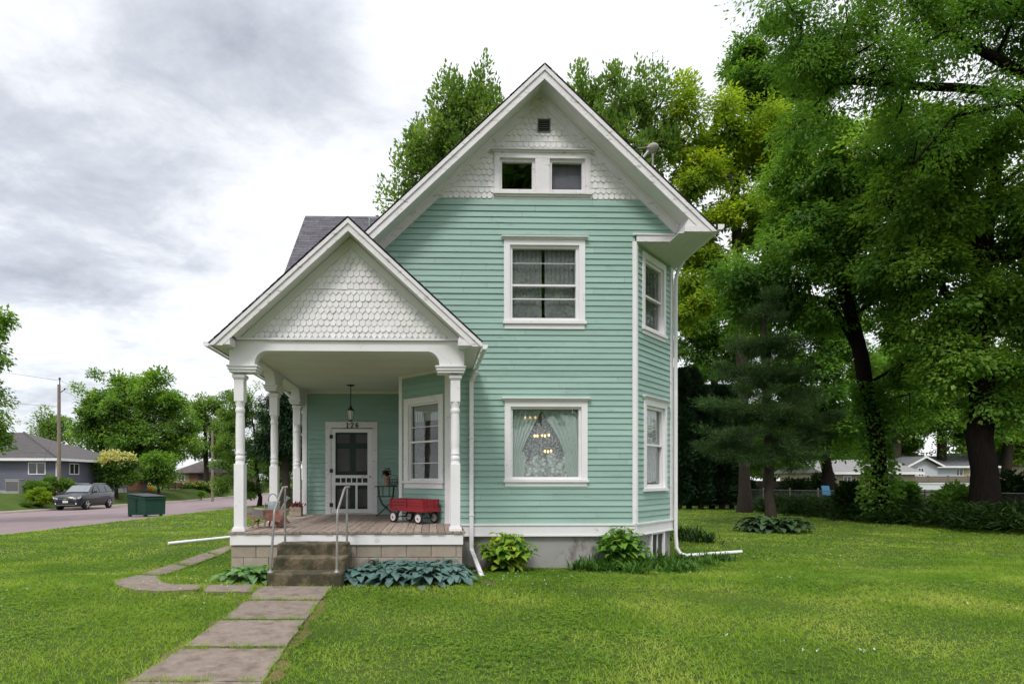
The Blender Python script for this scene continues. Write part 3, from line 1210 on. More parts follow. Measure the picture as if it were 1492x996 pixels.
def build_main_roof():
    Y0, Y1 = 10.05, 20.4
    xr, xl = 5.19, -1.62
    ze_r, ze_l = AZ - AS * (xr - AX), AZ - AS * (AX - xl)
    mb = MB()
    mb.prism([(AX, Y0, AZ), (xr, Y0, ze_r), (xr, Y0, ze_r - 0.025), (AX, Y0, AZ - 0.028), (xl, Y0, ze_l - 0.025), (xl, Y0, ze_l)], (0, Y1 - Y0, 0))
    roof_courses(mb, (AX, Y0 - 0.055, AZ), (AX, Y1, AZ), (xr, Y1, ze_r), (xr, Y0 - 0.055, ze_r), seed=6)
    roof_courses(mb, (AX, Y0 - 0.055, AZ), (AX, Y1, AZ), (xl, Y1, ze_l), (xl, Y0 - 0.055, ze_l), seed=7)
    mb.build('roof', M['roof'], HOUSE)
    # side wing, ridge across
    WZ, WY, ws = 8.9, 15.4, 1.08
    xw = -3.43
    mb = MB()
    mb.prism([(xw, WY, WZ), (xw, WY - 2.55, WZ - ws * 2.55), (xw, WY - 2.55, WZ - ws * 2.55 - 0.06), (xw, WY, WZ - 0.06), (xw, WY + 2.55, WZ - ws * 2.55 - 0.06), (xw, WY + 2.55, WZ - ws * 2.55)], (5.4, 0, 0))
    roof_courses(mb, (xw - 0.02, WY, WZ), (AX - 0.1, WY, WZ), (AX - 0.1, WY - 2.55, WZ - ws * 2.55), (xw - 0.02, WY - 2.55, WZ - ws * 2.55), seed=8)
    roof_courses(mb, (xw - 0.02, WY, WZ), (AX - 0.1, WY, WZ), (AX - 0.1, WY + 2.55, WZ - ws * 2.55), (xw - 0.02, WY + 2.55, WZ - ws * 2.55), seed=8)
    mb.build('wing_roof', M['roof'], HOUSE)
    # barge boards: a wide board with a moulding under the shingles
    mb = MB()
    for s, xe in ((1, xr), (-1, xl)):
        n = 6
        ze = AZ - AS * abs(xe - AX)
        for (t, bt, y0, y1) in ((0.030, 0.115, Y0 - 0.045, Y0 + 0.012), (0.117, 0.265, Y0 - 0.022, Y0 + 0.012)):
            pl = clip([(AX, AZ - t), (xe, ze - t), (xe, ze - bt), (AX, AZ - bt)], 0, -1, -(6.172 if s > 0 else 5.2))
            mb.prism([(a_, y0, b_) for a_, b_ in pl], (0, y1 - y0, 0))
    mb.build('barge_board', M['old_white'], HOUSE)
    # soffit boards up the rake, then the frieze on the wall
    mb = MB()
    for s, xe in ((1, 4.72), (-1, xl)):
        nb = 4
        ze = AZ - AS * abs(xe - AX)
        for k in range(nb):
            ya, yb = Y0 + 0.014 + k * (0.44 / nb), Y0 + 0.014 + (k + 1) * (0.44 / nb) - 0.004
            mb.prism([(AX, ya, AZ - 0.20), (xe, ya, ze - 0.20), (xe, ya, ze - 0.215), (AX, ya, AZ - 0.215)], (0, yb - ya, 0))
        mb.prism([(AX, Y0 + 0.014, AZ - 0.07), (xe, Y0 + 0.014, ze - 0.07), (xe, Y0 + 0.014, ze - 0.198), (AX, Y0 + 0.014, AZ - 0.198)], (0, 0.43, 0))
    mb.build('rake_soffit', M['soffit'], HOUSE)
    mb = MB()
    for s in (1, -1):
        z_end = 6.33 if s > 0 else 5.0
        x = lambda z, d: AX + s * (AZ - d - z) / AS
        mb.prism([(AX, FY - 0.034, AZ - 0.21), (AX, FY - 0.034, AZ - 0.415), (x(z_end, 0.415), FY - 0.034, z_end), (x(z_end, 0.21), FY - 0.034, z_end)], (0, 0.03, 0))
        mb.prism([(AX, FY - 0.052, AZ - 0.217), (AX, FY - 0.052, AZ - 0.262), (x(z_end, 0.262), FY - 0.052, z_end), (x(z_end, 0.217), FY - 0.052, z_end)], (0, 0.017, 0))
    mb.build('frieze_board', M['old_white'], HOUSE)
    # boxed eave over the cut corner
    zb = 6.17
    mb = MB()
    xe = 5.16
    nb = 9
    for k in range(nb):       # soffit boards running along the eave
        a, b = 3.70 + (xe - 3.70) * k / nb, 3.70 + (xe - 3.70) * (k + 1) / nb - 0.003
        y0 = FY + 0.03 if b < 4.61 else Y0 + 0.02
        mb.box(a, b, y0, 13.2 if b < 5.0 else Y1 - 0.2, zb - 0.012, zb + 0.006)
    mb.box(5.1, xe, 13.2, Y1 - 0.2, zb - 0.013, zb + 0.005)
    mb.build('eave_soffit', M['soffit'], HOUSE)
    mb = MB()
    W_front.box(mb, FX1 + 0.024, 4.61, zb, zb + 0.115, -0.02, 0.036)       # beam carrying the gable
    W_front.box(mb, FX1 - 0.05, 4.61, zb + 0.117, zb + 0.145, -0.02, 0.055)
    mb.build('corner_beam', M['old_white'], HOUSE)
    mb = MB()
    # cornice return: a boxed end with a little sloping top
    y0, y1 = Y0 - 0.03, Y0 + 0.40
    mb.prism([(4.60, y0, zb), (xe - 0.02, y0, zb), (xe - 0.02, y0, zb + 0.08), (5.0, y0, zb + 0.10), (4.60, y0, zb + 0.10)], (0, y1 - y0, 0))
    mb.prism([(4.62, y0 + 0.02, zb + 0.102), (5.02, y0 + 0.02, zb + 0.102), (4.72, y0 + 0.02, zb + 0.33)], (0, 0.40, 0))
    mb.build('cornice_return', M['old_white'], HOUSE)
    mb = MB()
    mb.box(xe + 0.002, xe + 0.035, Y0 + 0.02, Y1 - 0.1, zb - 0.01, zb + 0.15)
    mb.build('eave_fascia', M['white'], HOUSE)
    # gutter along the eave
    mb = MB()
    gx = xe + 0.037
    prof = [(gx, zb + 0.03), (gx + 0.08, zb + 0.03), (gx + 0.115, zb + 0.075), (gx + 0.115, zb + 0.125), (gx + 0.108, zb + 0.125), (gx + 0.105, zb + 0.08), (gx + 0.076, zb + 0.04), (gx, zb + 0.04)]
    mb.prism([(x, Y0 - 0.05, z) for x, z in prof], (0, Y1 - Y0, 0))
    mb.prism([(x, Y0 - 0.055, z) for x, z in [(gx, zb + 0.03), (gx + 0.08, zb + 0.03), (gx + 0.115, zb + 0.075), (gx + 0.115, zb + 0.125), (gx, zb + 0.125)]], (0, 0.004, 0))
    mb.build('gutter', M['white'], HOUSE)
    # wing rake and eave trim
    mb = MB()
    for s in (1, -1):
        mb.prism([(xw - 0.02, WY, WZ - 0.06), (xw - 0.02, WY + s * 2.55, WZ - ws * 2.55 - 0.06), (xw - 0.02, WY + s * 2.55, WZ - ws * 2.55 - 0.25), (xw - 0.02, WY, WZ - 0.25)], (0.03, 0, 0))
    mb.box(xw, -1.2, WY - 2.54, WY - 2.52, WZ - ws * 2.55 - 0.22, WZ - ws * 2.55 - 0.065)
    mb.box(xw, -1.2, WY - 2.52, BY + 0.01, WZ - ws * 2.55 - 0.24, WZ - ws * 2.55 - 0.221)
    mb.build('wing_fascia', M['white'], HOUSE)


build_main_roof()


def build_gable_shingles():
    mb = MB()
    rows = ['oct', 'oct', 'square', 'oct', 'fish', 'oct', 'oct', 'fish', 'oct', 'oct', 'square', 'oct', 'fish', 'fish', 'oct', 'point', 'square', 'square']
    z0 = 6.965
    planes = [(AS, 1, AZ - 0.405 + AS * AX), (-AS, 1, AZ - 0.405 - AS * AX), (0, -1, -z0)]
    va = (wx(783, FY), wx(801.5, FY), wz(792, 194, FY), wz(792, 174.5, FY))
    shingles(mb, W_front, z0, rows, 0.108, 0.105, planes, [(w_att[0], w_att[1], w_att[2], w_att[3] + 0.02), va], -0.1, 4.2, seed=21)
    mb.prism([(rake(z0)[0] - 0.1, FY + 0.004, z0), (rake(z0)[1] + 0.1, FY + 0.004, z0), (AX, FY + 0.004, AZ - 0.3)], (0, 0.006, 0)) if False else None
    # sheathing behind the shingles, left open at the window
    zw0, zw1 = w_att[2] + 0.02, w_att[3] - 0.02
    L = lambda z: rake(z, 0.36)
    def strip(za, zb_, ua=None, ub=None):
        a0, a1 = L(za)
        b0, b1 = L(zb_)
        if ua is not None:
            a0 = b0 = ua
        if ub is not None:
            a1 = b1 = ub
        mb.prism([(a0, FY + 0.002, za), (a1, FY + 0.002, za), (b1, FY + 0.002, zb_), (b0, FY + 0.002, zb_)], (0, 0.02, 0))
    strip(z0, zw0)
    strip(zw0, zw1, ub=w_att[0] + 0.02)
    strip(zw0, zw1, ua=w_att[1] - 0.02)
    strip(zw1, AZ - 0.38)
    mb.build('gable_shingles', M['shingle_white'], HOUSE, recalc=True)
    # louvred vent
    f = MB()
    W_front.box(f, va[0], va[0] + 0.012, va[2], va[3], 0, 0.03)
    W_front.box(f, va[1] - 0.012, va[1], va[2], va[3], 0, 0.03)
    W_front.box(f, va[0] + 0.012, va[1] - 0.012, va[3] - 0.012, va[3], 0, 0.03)
    W_front.box(f, va[0] + 0.012, va[1] - 0.012, va[2], va[2] + 0.012, 0, 0.03)
    n = 5
    for k in range(n):
        z = va[2] + 0.02 + (va[3] - va[2] - 0.04) * (k + 0.5) / n
        f.prism([W_front.p(va[0] + 0.013, z + 0.012, 0.006), W_front.p(va[0] + 0.013, z - 0.008, 0.034), W_front.p(va[0] + 0.013, z - 0.012, 0.034), W_front.p(va[0] + 0.013, z + 0.006, 0.006)], (va[1] - va[0] - 0.026, 0, 0))
    r = f.build('gable_vent', pm('grey_vent', (0.22, 0.22, 0.22), 0.5, 0.2), HOUSE)
    b = MB()
    W_front.box(b, va[0] + 0.005, va[1] - 0.005, va[2] + 0.005, va[3] - 0.005, 0.0, 0.005)
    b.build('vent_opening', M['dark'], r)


build_gable_shingles()

# ---- the porch
PX0, PX1 = -3.20, 0.515
PFY = 9.0
PZ = 0.845
PAX, PAZ, PAS = -1.285, 5.74, 0.922
PRY = 8.68
CEIL = 3.78
PORCH_IN = [(PX0, PFY), (FX0 - 0.02, PFY), (FX0 - 0.02, FY), (FX0 - CUT_L, FY + CUT_L), (FX0 - CUT_L, BY), (PX0, BY)]


def porch_limit(x):
    """how far back the porch floor runs at x"""
    if x < FX0 - CUT_L:
        return BY
    if x < FX0:
        return FY + (FX0 - x)
    return FY - 0.04


def build_porch():
    rng = random.Random(9)
    mb = MB()
    x = PX0 - 0.03
    while x < PX1 + 0.02:
        w = 0.128
        x1 = min(x + w, PX1 + 0.04)
        dz = rng.uniform(-0.004, 0.004)
        y0 = PFY - 0.07 + rng.uniform(-0.012, 0.008)
        mb.prism([(x + 0.004, y0, PZ - 0.035 + dz), (x1 - 0.004, y0, PZ - 0.035 + dz), (x1 - 0.004, porch_limit(x1) - 0.004, PZ - 0.035 + dz), (x + 0.004, porch_limit(x) - 0.004, PZ - 0.035 + dz)], (0, 0, 0.035))
        x += w
    mb.build('porch_floor', M['deck'], HOUSE)
    mb = MB()
    mb.box(PX0, PX1, PFY - 0.05, PFY - 0.02, 0.635, PZ - 0.045)
    mb.box(PX0, PX0 + 0.03, PFY - 0.018, BY, 0.635, PZ - 0.045)
    mb.box(PX1 - 0.03, PX1, PFY - 0.018, FY - 0.07, 0.635, PZ - 0.045)
    mb.build('porch_skirt', M['white'], HOUSE)
    # block foundation, running bond
    mb = MB()
    mo = MB()
    mo.box(PX0 + 0.03, PX1 - 0.03, PFY - 0.01, PFY + 0.12, -0.1, 0.633)
    mo.box(PX0 + 0.03, PX0 + 0.15, PFY + 0.12, BY, -0.1, 0.633)
    mo.box(PX1 - 0.15, PX1 - 0.03, PFY + 0.12, FY, -0.1, 0.633)
    mo.build('mortar_core', M['mortar'], HOUSE)
    for k in range(4):
        z0 = 0.43 - k * 0.2
        x = PX0 + 0.01 - (0.2 if k % 2 else 0)
        while x < PX1 - 0.02:
            a, b = max(x, PX0 + 0.01), min(x + 0.39, PX1 - 0.015)
            if b - a > 0.04:
                mb.box(a, b, PFY - 0.022 + rng.uniform(-0.002, 0.002), PFY + 0.02, z0, z0 + 0.192)
            x += 0.4
        y = PFY + 0.022
        while y < BY:
            mb.box(PX0 + 0.012, PX0 + 0.05, y, min(y + 0.39, BY), z0, z0 + 0.192)
            y += 0.4
        y = PFY + 0.022
        while y < FY - 0.1:
            mb.box(PX1 - 0.05, PX1 - 0.017, y, min(y + 0.39, FY), z0, z0 + 0.192)
            y += 0.4
    mb.build('porch_foundation', M['block'], HOUSE, bevel=0.006)
    # turned posts
    def post(x, y, w=0.155, half=False):
        mb = MB()
        h = w / 2
        zc = 3.36
        mb.box(x - h - 0.025, x + h + 0.025, y - h - 0.025, y + h + 0.025, PZ, PZ + 0.05)
        mb.box(x - h - 0.012, x + h + 0.012, y - h - 0.012, y + h + 0.012, PZ + 0.05, PZ + 0.075)
        mb.box(x - h, x + h, y - h, y + h, PZ + 0.075, 1.93)
        mb.lathe((x, y, 0), [(h * 0.99, 1.93), (h * 0.95, 1.96), (h * 0.88, 1.98), (h * 0.97, 1.995), (h * 0.98, 2.02), (h * 0.95, 2.045), (h * 0.85, 2.057), (h * 0.85, 2.07), (h * 0.95, 2.085), (h * 0.95, 2.105), (h * 0.86, 2.12),
                             (h * 0.90, 2.2), (h * 0.93, 2.4), (h * 0.90, 2.62), (h * 0.84, 2.74), (h * 0.84, 2.75), (h * 0.95, 2.765), (h * 0.97, 2.79), (h * 0.95, 2.815), (h * 0.84, 2.83),
                             (h * 0.86, 2.86), (h * 0.94, 2.89), (h * 0.99, 2.93)], 20)
        mb.box(x - h, x + h, y - h, y + h, 2.93, zc - 0.07)
        mb.box(x - h - 0.012, x + h + 0.012, y - h - 0.012, y + h + 0.012, zc - 0.07, zc - 0.05)
        mb.box(x - h - 0.025, x + h + 0.025, y - h - 0.025, y + h + 0.025, zc - 0.05, zc)
        mb.build('porch_post', M['white'], HOUSE, bevel=0.004)
    post(-3.08, 9.08)
    post(0.395, 9.08)
    post(-3.08, 11.05)
    post(-3.08, 12.95)
    # beams with rounded corners between the posts
    def archbeam(mb, f, u0, u1, top, ledge=0.42, bot=3.50, arch=3.73, rad=0.20, th=0.20, e0=True, e1=True):
        pts = [(u0, top), (u0, bot)] if e0 else [(u0, top), (u0, arch)]
        if e0:
            pts += [(u0 + ledge, bot), (u0 + ledge, arch - rad)]
            pts += [(u0 + ledge + rad - rad * math.cos(a), arch - rad + rad * math.sin(a)) for a in [PI / 2 * i / 8 for i in range(1, 9)]]
        if e1:
            pts += [(u1 - ledge - rad + rad * math.cos(a), arch - rad + rad * math.sin(a)) for a in [PI / 2 * (8 - i) / 8 for i in range(0, 8)]]
            pts += [(u1 - ledge, arch - rad), (u1 - ledge, bot), (u1, bot)]
        else:
            pts += [(u1, arch)]
        pts += [(u1, top)]
        mb.prism([f(u, z) for u, z in pts], f(u0, top, th) - f(u0, top, 0))
    mb = MB()
    archbeam(mb, lambda u, z, t=0: Vector((u, PFY - 0.045 + t, z)), PX0 - 0.012, PX1 + 0.02, 3.89, ledge=0.40)
    mb.build('porch_beam', M['white'], HOUSE)
    mb = MB()
    bx = PX0 + 0.012
    archbeam(mb, lambda u, z, t=0: Vector((bx + t, u, z)), PFY + 0.16, 11.05, 3.86, ledge=0.26, th=0.19)
    archbeam(mb, lambda u, z, t=0: Vector((bx + t, u, z)), 11.052, 12.95 + 0.1, 3.86, ledge=0.26, th=0.19)
    mb.box(bx, bx + 0.19, 13.06, BY - 0.02, 3.5, 3.86)
    mb.build('porch_side_beam', M['white'], HOUSE)
    # capital blocks under the beams
    def cap(x0, x1, y0, y1):
        mb = MB()
        for o, a, b in ((0.045, 3.47, 3.498), (0.03, 3.425, 3.468), (0.012, 3.385, 3.423)):
            mb.box(x0 - o, x1 + o, y0 - o, y1 + o, a, b)
        mb.build('post_capital', M['white'], HOUSE, bevel=0.005)
    cap(PX0 + 0.0, PX0 + 0.40, PFY - 0.05, PFY + 0.16)
    cap(PX1 - 0.40, PX1 + 0.005, PFY - 0.05, PFY + 0.16)
    cap(PX0 + 0.02, PX0 + 0.21, 10.80, 11.30)
    cap(PX0 + 0.02, PX0 + 0.21, 12.70, 13.20)
    # ceiling boards
    mb = MB()
    y = PFY + 0.16
    while y < BY:
        y1 = min(y + 0.088, BY)
        xr = FX0 - 0.03 if y1 < FY else (FX0 - (y1 - FY) if y1 < FY + CUT_L else FX0 - CUT_L)
        mb.box(PX0 + 0.2, xr, y + 0.0015, y1 - 0.0015, CEIL, CEIL + 0.02)
        y += 0.088
    mb.build('porch_ceiling', M['ceiling'], HOUSE)
    mb = MB()
    mb.prism([(PX0 + 0.1, PFY, CEIL + 0.03)] + [(a, b, CEIL + 0.03) for a, b in PORCH_IN[1:]], (0, 0, 0.02))
    W_back.box(mb, BX + 0.1, FX0 - CUT_L, CEIL - 0.06, CEIL - 0.001, 0, 0.045)
    W_porch.box(mb, 0, CL, CEIL - 0.05, CEIL - 0.001, 0.0, 0.045)
    mb.build('ceiling_trim', M['ceiling'], HOUSE)
    # front gable
    mb = MB()
    W = Wall(0, PFY - 0.03, 1, 0)
    z0 = 3.93
    drop = 0.27
    planes = [(PAS, 1, PAZ - drop - 0.08 + PAS * PAX), (-PAS, 1, PAZ - drop - 0.08 - PAS * PAX), (0, -1, -z0)]
    rows = ['point', 'oct', 'fish', 'oct', 'point', 'oct', 'fish', 'point', 'square', 'oct', 'fish', 'oct', 'point', 'oct', 'fish', 'oct', 'oct', 'fish']
    shingles(mb, W, z0, rows, 0.0985, 0.094, planes, [], -3.4, 0.9, seed=31)
    hw = (PAZ - 0.3 - z0) / PAS
    mb.prism([(PAX - hw, PFY - 0.028, z0 - 0.02), (PAX + hw, PFY - 0.028, z0 - 0.02), (PAX, PFY - 0.028, PAZ - 0.3)], (0, 0.02, 0))
    mb.build('porch_gable_shingles', M['shingle_white'], HOUSE)
    mb = MB()
    mb.box(PX0 - 0.01, PX1 + 0.02, PFY - 0.085, PFY - 0.046, 3.895, 3.928)
    mb.build('gable_ledge', M['white'], HOUSE)
    # roof: slopes, barge boards, soffit, returns
    xl, xr = PAX - 2.135, PAX + 2.085
    zl, zr = PAZ - PAS * 2.135, PAZ - PAS * 2.085
    mb = MB()
    t = 0.025
    mb.prism([(PAX, PRY, PAZ), (xl, PRY, zl), (xl, PRY, zl - t), (PAX, PRY, PAZ - t)], (0, BY - 0.01 - PRY, 0))
    mb.prism([(PAX, PRY, PAZ), (PAX, PRY, PAZ - t), (xr, PRY, zr - t), (xr, PRY, zr)], (0, FY - 0.02 - PRY, 0))
    roof_courses(mb, (PAX, PRY - 0.05, PAZ), (PAX, BY - 0.02, PAZ), (xl, BY - 0.02, zl), (xl, PRY - 0.05, zl), seed=41)
    roof_courses(mb, (PAX, PRY - 0.05, PAZ), (PAX, FY - 0.03, PAZ), (xr, FY - 0.03, zr), (xr, PRY - 0.05, zr), seed=42)
    mb.build('porch_roof', M['roof'], HOUSE)
    mb = MB()
    for xe, ze in ((xl, zl), (xr, zr)):
        for (a, b, y0, y1) in ((0.029, 0.10, PRY - 0.04, PRY + 0.012), (0.102, 0.215, PRY - 0.02, PRY + 0.012)):
            pl = clip([(PAX, PAZ - a), (xe, ze - a), (xe, ze - b), (PAX, PAZ - b)], 0, -1, -3.745)
            mb.prism([(a_, y0, b_) for a_, b_ in pl], (0, y1 - y0, 0))
    mb.build('porch_barge_board', M['old_white'], HOUSE)
    mb = MB()
    for xe, ze in ((xl + 0.35, zl + 0.35 * PAS), (xr - 0.33, zr + 0.33 * PAS)):
        mb.prism([(PAX, PRY + 0.014, PAZ - 0.06), (xe, PRY + 0.014, ze - 0.06), (xe, PRY + 0.014, ze - 0.19), (PAX, PRY + 0.014, PAZ - 0.19)], (0, PFY - 0.05 - PRY, 0))
        s = -1 if xe < PAX else 1
        f = lambda z, d: PAX + s * (PAZ - d - z) / PAS
        mb.prism([(PAX, PFY - 0.062, PAZ - 0.2), (PAX, PFY - 0.062, PAZ - 0.36), (f(3.93, 0.36), PFY - 0.062, 3.93), (f(3.93, 0.2), PFY - 0.062, 3.93)], (0, 0.03, 0))
    mb.build('porch_rake_soffit', M['soffit'], HOUSE)
    mb = MB()
    # boxed returns at the foot of each rake, and the eave soffits behind them
    for s, xe in ((-1, xl), (1, xr)):
        x0 = PX0 - 0.02 if s < 0 else PX1 + 0.03
        xi = x0 + 0.12 * -s
        zb = 3.76
        y0, y1 = PRY - 0.015, PFY - 0.09
        mb.prism([(xe - s * 0.02, y0, zb), (xi, y0, zb), (xi, y0, zb + 0.10), (xe - s * 0.02, y0, zb + 0.075)], (0, y1 - y0, 0))
        mb.prism([(xe - s * 0.15, y0 + 0.03, zb + 0.08), (xi - s * 0.0, y0 + 0.03, zb + 0.102), (xi + s * 0.06, y0 + 0.03, zb + 0.24)], (0, y1 - y0 - 0.03, 0))
    mb.build_by('porch_cornice_return', M['old_white'], HOUSE, lambda c: c.x > PAX)
    mb = MB()
    mb.box(xl + 0.02, PX0 - 0.0, PFY - 0.088, BY - 0.02, 3.76, 3.775)
    mb.box(PX1 + 0.022, xr - 0.02, PFY - 0.088, FY - 0.03, 3.76, 3.775)
    mb.box(xl + 0.002, xl + 0.018, PRY + 0.02, BY - 0.02, 3.745, zl - 0.03)
    mb.box(xr - 0.018, xr - 0.002, PRY + 0.02, FY - 0.03, 3.745, zr - 0.03)
    mb.build_by('porch_eave_soffit', M['soffit'], HOUSE, lambda c: c.x > PAX)
    # gutters
    for gx, s, y1, z in ((xl - 0.002, -1, BY - 0.03, 3.725), (xr + 0.002, 1, FY - 0.03, 3.70)):
        mb = MB()
        prof = [(0, 0), (0.055, 0), (0.08, 0.03), (0.08, 0.07), (0.074, 0.07), (0.072, 0.033), (0.05, 0.008), (0, 0.008)]
        mb.prism([(gx + s * a, PRY - 0.03, z + b) for a, b in prof], (0, y1 - PRY, 0))
        mb.prism([(gx + s * a, PRY - 0.036, z + b) for a, b in [(0, 0), (0.055, 0), (0.08, 0.03), (0.08, 0.07), (0, 0.07)]], (0, 0.005, 0))
        mb.build('porch_gutter', M['white'], HOUSE)


build_porch()


def build_downspouts():
    def pipe(name, pts, w=0.062, h=0.05, label=None):
        mb = MB()
        mb.tube(pts, [w / 2 * 1.15] * len(pts), 8)
        o = mb.build(name, M['white'], HOUSE)
        if label:
            o['label'] = label

    def rectpipe(name, pts, w=0.075, h=0.055):
        mb = MB()
        P = [Vector(p) for p in pts]
        for a, b in zip(P[:-1], P[1:]):
            d = (b - a).normalized()
            mb.bar(a - d * 0.012, b + d * 0.012, w, h, up=(0, 1, 0) if abs(d.z) > 0.7 else (0, 0, 1))
        mb.build(name, M['white'], HOUSE, bevel=0.006)
    x = wx(687, 10.4)
    e = G(702, 840)
    rectpipe('downspout', [(0.83, 10.25, 3.66), (x, 10.42, 3.50), (x, 10.42, 0.36), (e.x, e.y, 0.07)])
    mb = MB()
    for z in (1.0, 2.45):
        mb.box(x - 0.048, x + 0.048, 10.385, 10.475, z, z + 0.025)
    mb.build_by('pipe_strap', M['white'], HOUSE, lambda c: c.z > 2)
    # the corner one runs out over the grass
    a, b = G(983, 796), G(1080, 806.5)
    c = Vector((5.165, 11.67, 0))
    mb = MB()
    mb.tube([(5.25, 11.5, 6.20), (5.20, 11.62, 6.08), (c.x, c.y, 5.9), (c.x, c.y, 0.5), (c.x + 0.01, c.y - 0.02, 0.24), (c.x + 0.06, c.y - 0.06, 0.13), (c.x + 0.16, c.y - 0.1, 0.085), (b.x, b.y, 0.05)], 0.038, 10)
    mb.build('downspout', M['white'], HOUSE)
    mb = MB()
    p, q = G(336, 788), G(245, 794.5)
    mb.tube([(PX0 - 0.22, 13.2, 3.73), (PX0 - 0.10, 13.22, 3.62), (PX0 - 0.02, 13.25, 3.4), (PX0 - 0.02, 13.25, 0.4), (PX0 - 0.12, 13.24, 0.16), (PX0 - 0.3, 13.2, 0.1)], 0.04, 10)
    mb.build('downspout', M['white'], HOUSE)
    mb = MB()
    mb.tube([(p.x + 0.3, p.y + 0.05, 0.11), (q.x, q.y, gz(q.x, q.y) + 0.055)], 0.042, 10)
    o = mb.build('drain_pipe', M['white'])
    tag(o, 'white drain pipe lying across the lawn beside the porch', 'pipe')


build_downspouts()


def build_door():
    u0, u1, z0, z1 = DOOR
    zt = z1
    d0, d1 = wx(483.5, BY), wx(542.5, BY)
    top = wz(512, 624.5, BY)
    mb = MB()
    W_back.box(mb, u0, d0 - 0.02, z0, zt, -0.12, 0.035)
    W_back.box(mb, d1 + 0.02, u1, z0, zt, -0.12, 0.035)
    W_back.box(mb, d0 - 0.02, d1 + 0.02, top + 0.02, zt, -0.12, 0.035)
    W_back.box(mb, d0 - 0.035, d1 + 0.035, top + 0.02, top + 0.04, 0.034, 0.05)
    W_back.box(mb, d0 - 0.02, d0 - 0.003, z0, top + 0.018, -0.12, 0.02)
    W_back.box(mb, d1 + 0.003, d1 + 0.02, z0, top + 0.018, -0.12, 0.02)
    W_back.box(mb, d0 - 0.02, d1 + 0.02, z0 - 0.01, z0 + 0.02, -0.12, 0.05)
    mb.build('door_frame', M['old_white'], HOUSE)
    # screen door
    zr = lambda y: wz(512, y, BY)
    s = MB()
    sl, sr = wx(488.8, BY), wx(535.6, BY)
    o0, o1 = -0.012, 0.022
    zb = z0 + 0.03
    W_back.box(s, d0, sl, zb, top, o0, o1)
    W_back.box(s, sr, d1, zb, top, o0, o1)
    for a, b in ((zb, zr(741)), (zr(706.4), zr(702.5)), (zr(696), zr(691.7)), (zr(629.8), top)):
        W_back.box(s, sl, sr, a, b, o0, o1 - 0.001)
    for k in range(1, 6):
        c = sl + (sr - sl) * k / 6
        W_back.box(s, c - 0.013, c + 0.013, zr(702.5), zr(696), o0 + 0.004, o1 - 0.003)
    c = wx(519.5, BY)
    W_back.box(s, c - 0.026, c + 0.026, zr(741), zr(706.4), o0, o1 - 0.002)
    door = s.build('screen_door', M['white'], HOUSE)
    m, nt, N, L, out = nodes_of('fly_screen')
    t = N('ShaderNodeBsdfTransparent')
    d = N('ShaderNodeBsdfDiffuse')
    d.inputs[0].default_value = (0.06, 0.06, 0.06, 1)
    mx = N('ShaderNodeMixShader')
    mx.inputs[0].default_value = 0.36
    L(t.outputs[0], mx.inputs[1])
    L(d.outputs[0], mx.inputs[2])
    L(mx.outputs[0], out.inputs['Surface'])
    g = MB()
    W_back.box(g, sl, sr, zr(741), zr(629.8), 0.002, 0.004)
    g.build('fly_screen', m, door)
    h = MB()
    for y in (636, 685.5, 735):
        z = zr(y)
        W_back.box(h, d0 - 0.05, d0 + 0.03, z - 0.045, z + 0.045, o1, o1 + 0.016)
    h.build_by('hinge', M['black'], door, lambda c: round(c.z / 0.5))
    k = MB()
    k.ball(W_back.p(d1 - 0.05, zr(694), o1 + 0.035), 0.02)
    k.tube([W_back.p(d1 - 0.05, zr(694), o1), W_back.p(d1 - 0.05, zr(694), o1 + 0.03)], 0.008)
    k.build('door_handle', M['galv'], door)
    # the green door behind it, four lights over two panels
    green = pm('green_door_paint', (0.07, 0.17, 0.12), 0.5, 0.1)
    i = MB()
    c = (d0 + d1) / 2
    oo0, oo1 = -0.115, -0.08
    W_back.box(i, d0 + 0.0, d0 + 0.11, zb, top, oo0, oo1)
    W_back.box(i, d1 - 0.11, d1, zb, top, oo0, oo1)
    W_back.box(i, c - 0.07, c + 0.07, zb, top, oo0, oo1 - 0.001)
    W_back.box(i, d0 + 0.11, d1 - 0.11, top - 0.12, top, oo0, oo1 - 0.002)
    W_back.box(i, d0 + 0.11, d1 - 0.11, zr(653), zr(645), oo0, oo1 - 0.002)
    W_back.box(i, d0 + 0.11, d1 - 0.11, zr(712), zr(686), oo0, oo1 - 0.002)
    W_back.box(i, d0 + 0.11, d1 - 0.11, zb, zb + 0.15, oo0, oo1 - 0.002)
    inner = i.build('inner_door', green, HOUSE)
    p = MB()
    W_back.box(p, d0 + 0.09, d1 - 0.09, zb + 0.1, top - 0.1, oo0 + 0.008, oo0 + 0.016)
    p.build('curtained_pane', pm('grey_curtain_glass', (0.45, 0.43, 0.42), 0.4, 0.15, 6), inner)
    # number over the door, black figures
    cx, cz, s = wx(513.5, BY), wz(513, 619.2, BY), 0.055
    one = [[(-0.32, 0.62), (0.0, 1.0), (0.0, -1.0)], [(-0.35, -1.0), (0.35, -1.0)]]
    two = [[(-0.55, 0.5), (-0.4, 0.85), (0, 1.0), (0.42, 0.85), (0.55, 0.5), (0.35, 0.1), (-0.2, -0.5), (-0.55, -1.0), (0.6, -1.0)]]
    six = [[(0.45, 0.85), (0.05, 1.0), (-0.35, 0.6), (-0.52, 0.0), (-0.5, -0.55), (-0.3, -0.9), (0, -1.0), (0.35, -0.88), (0.52, -0.5), (0.4, -0.1), (0.1, 0.05), (-0.25, -0.05), (-0.48, -0.3)]]
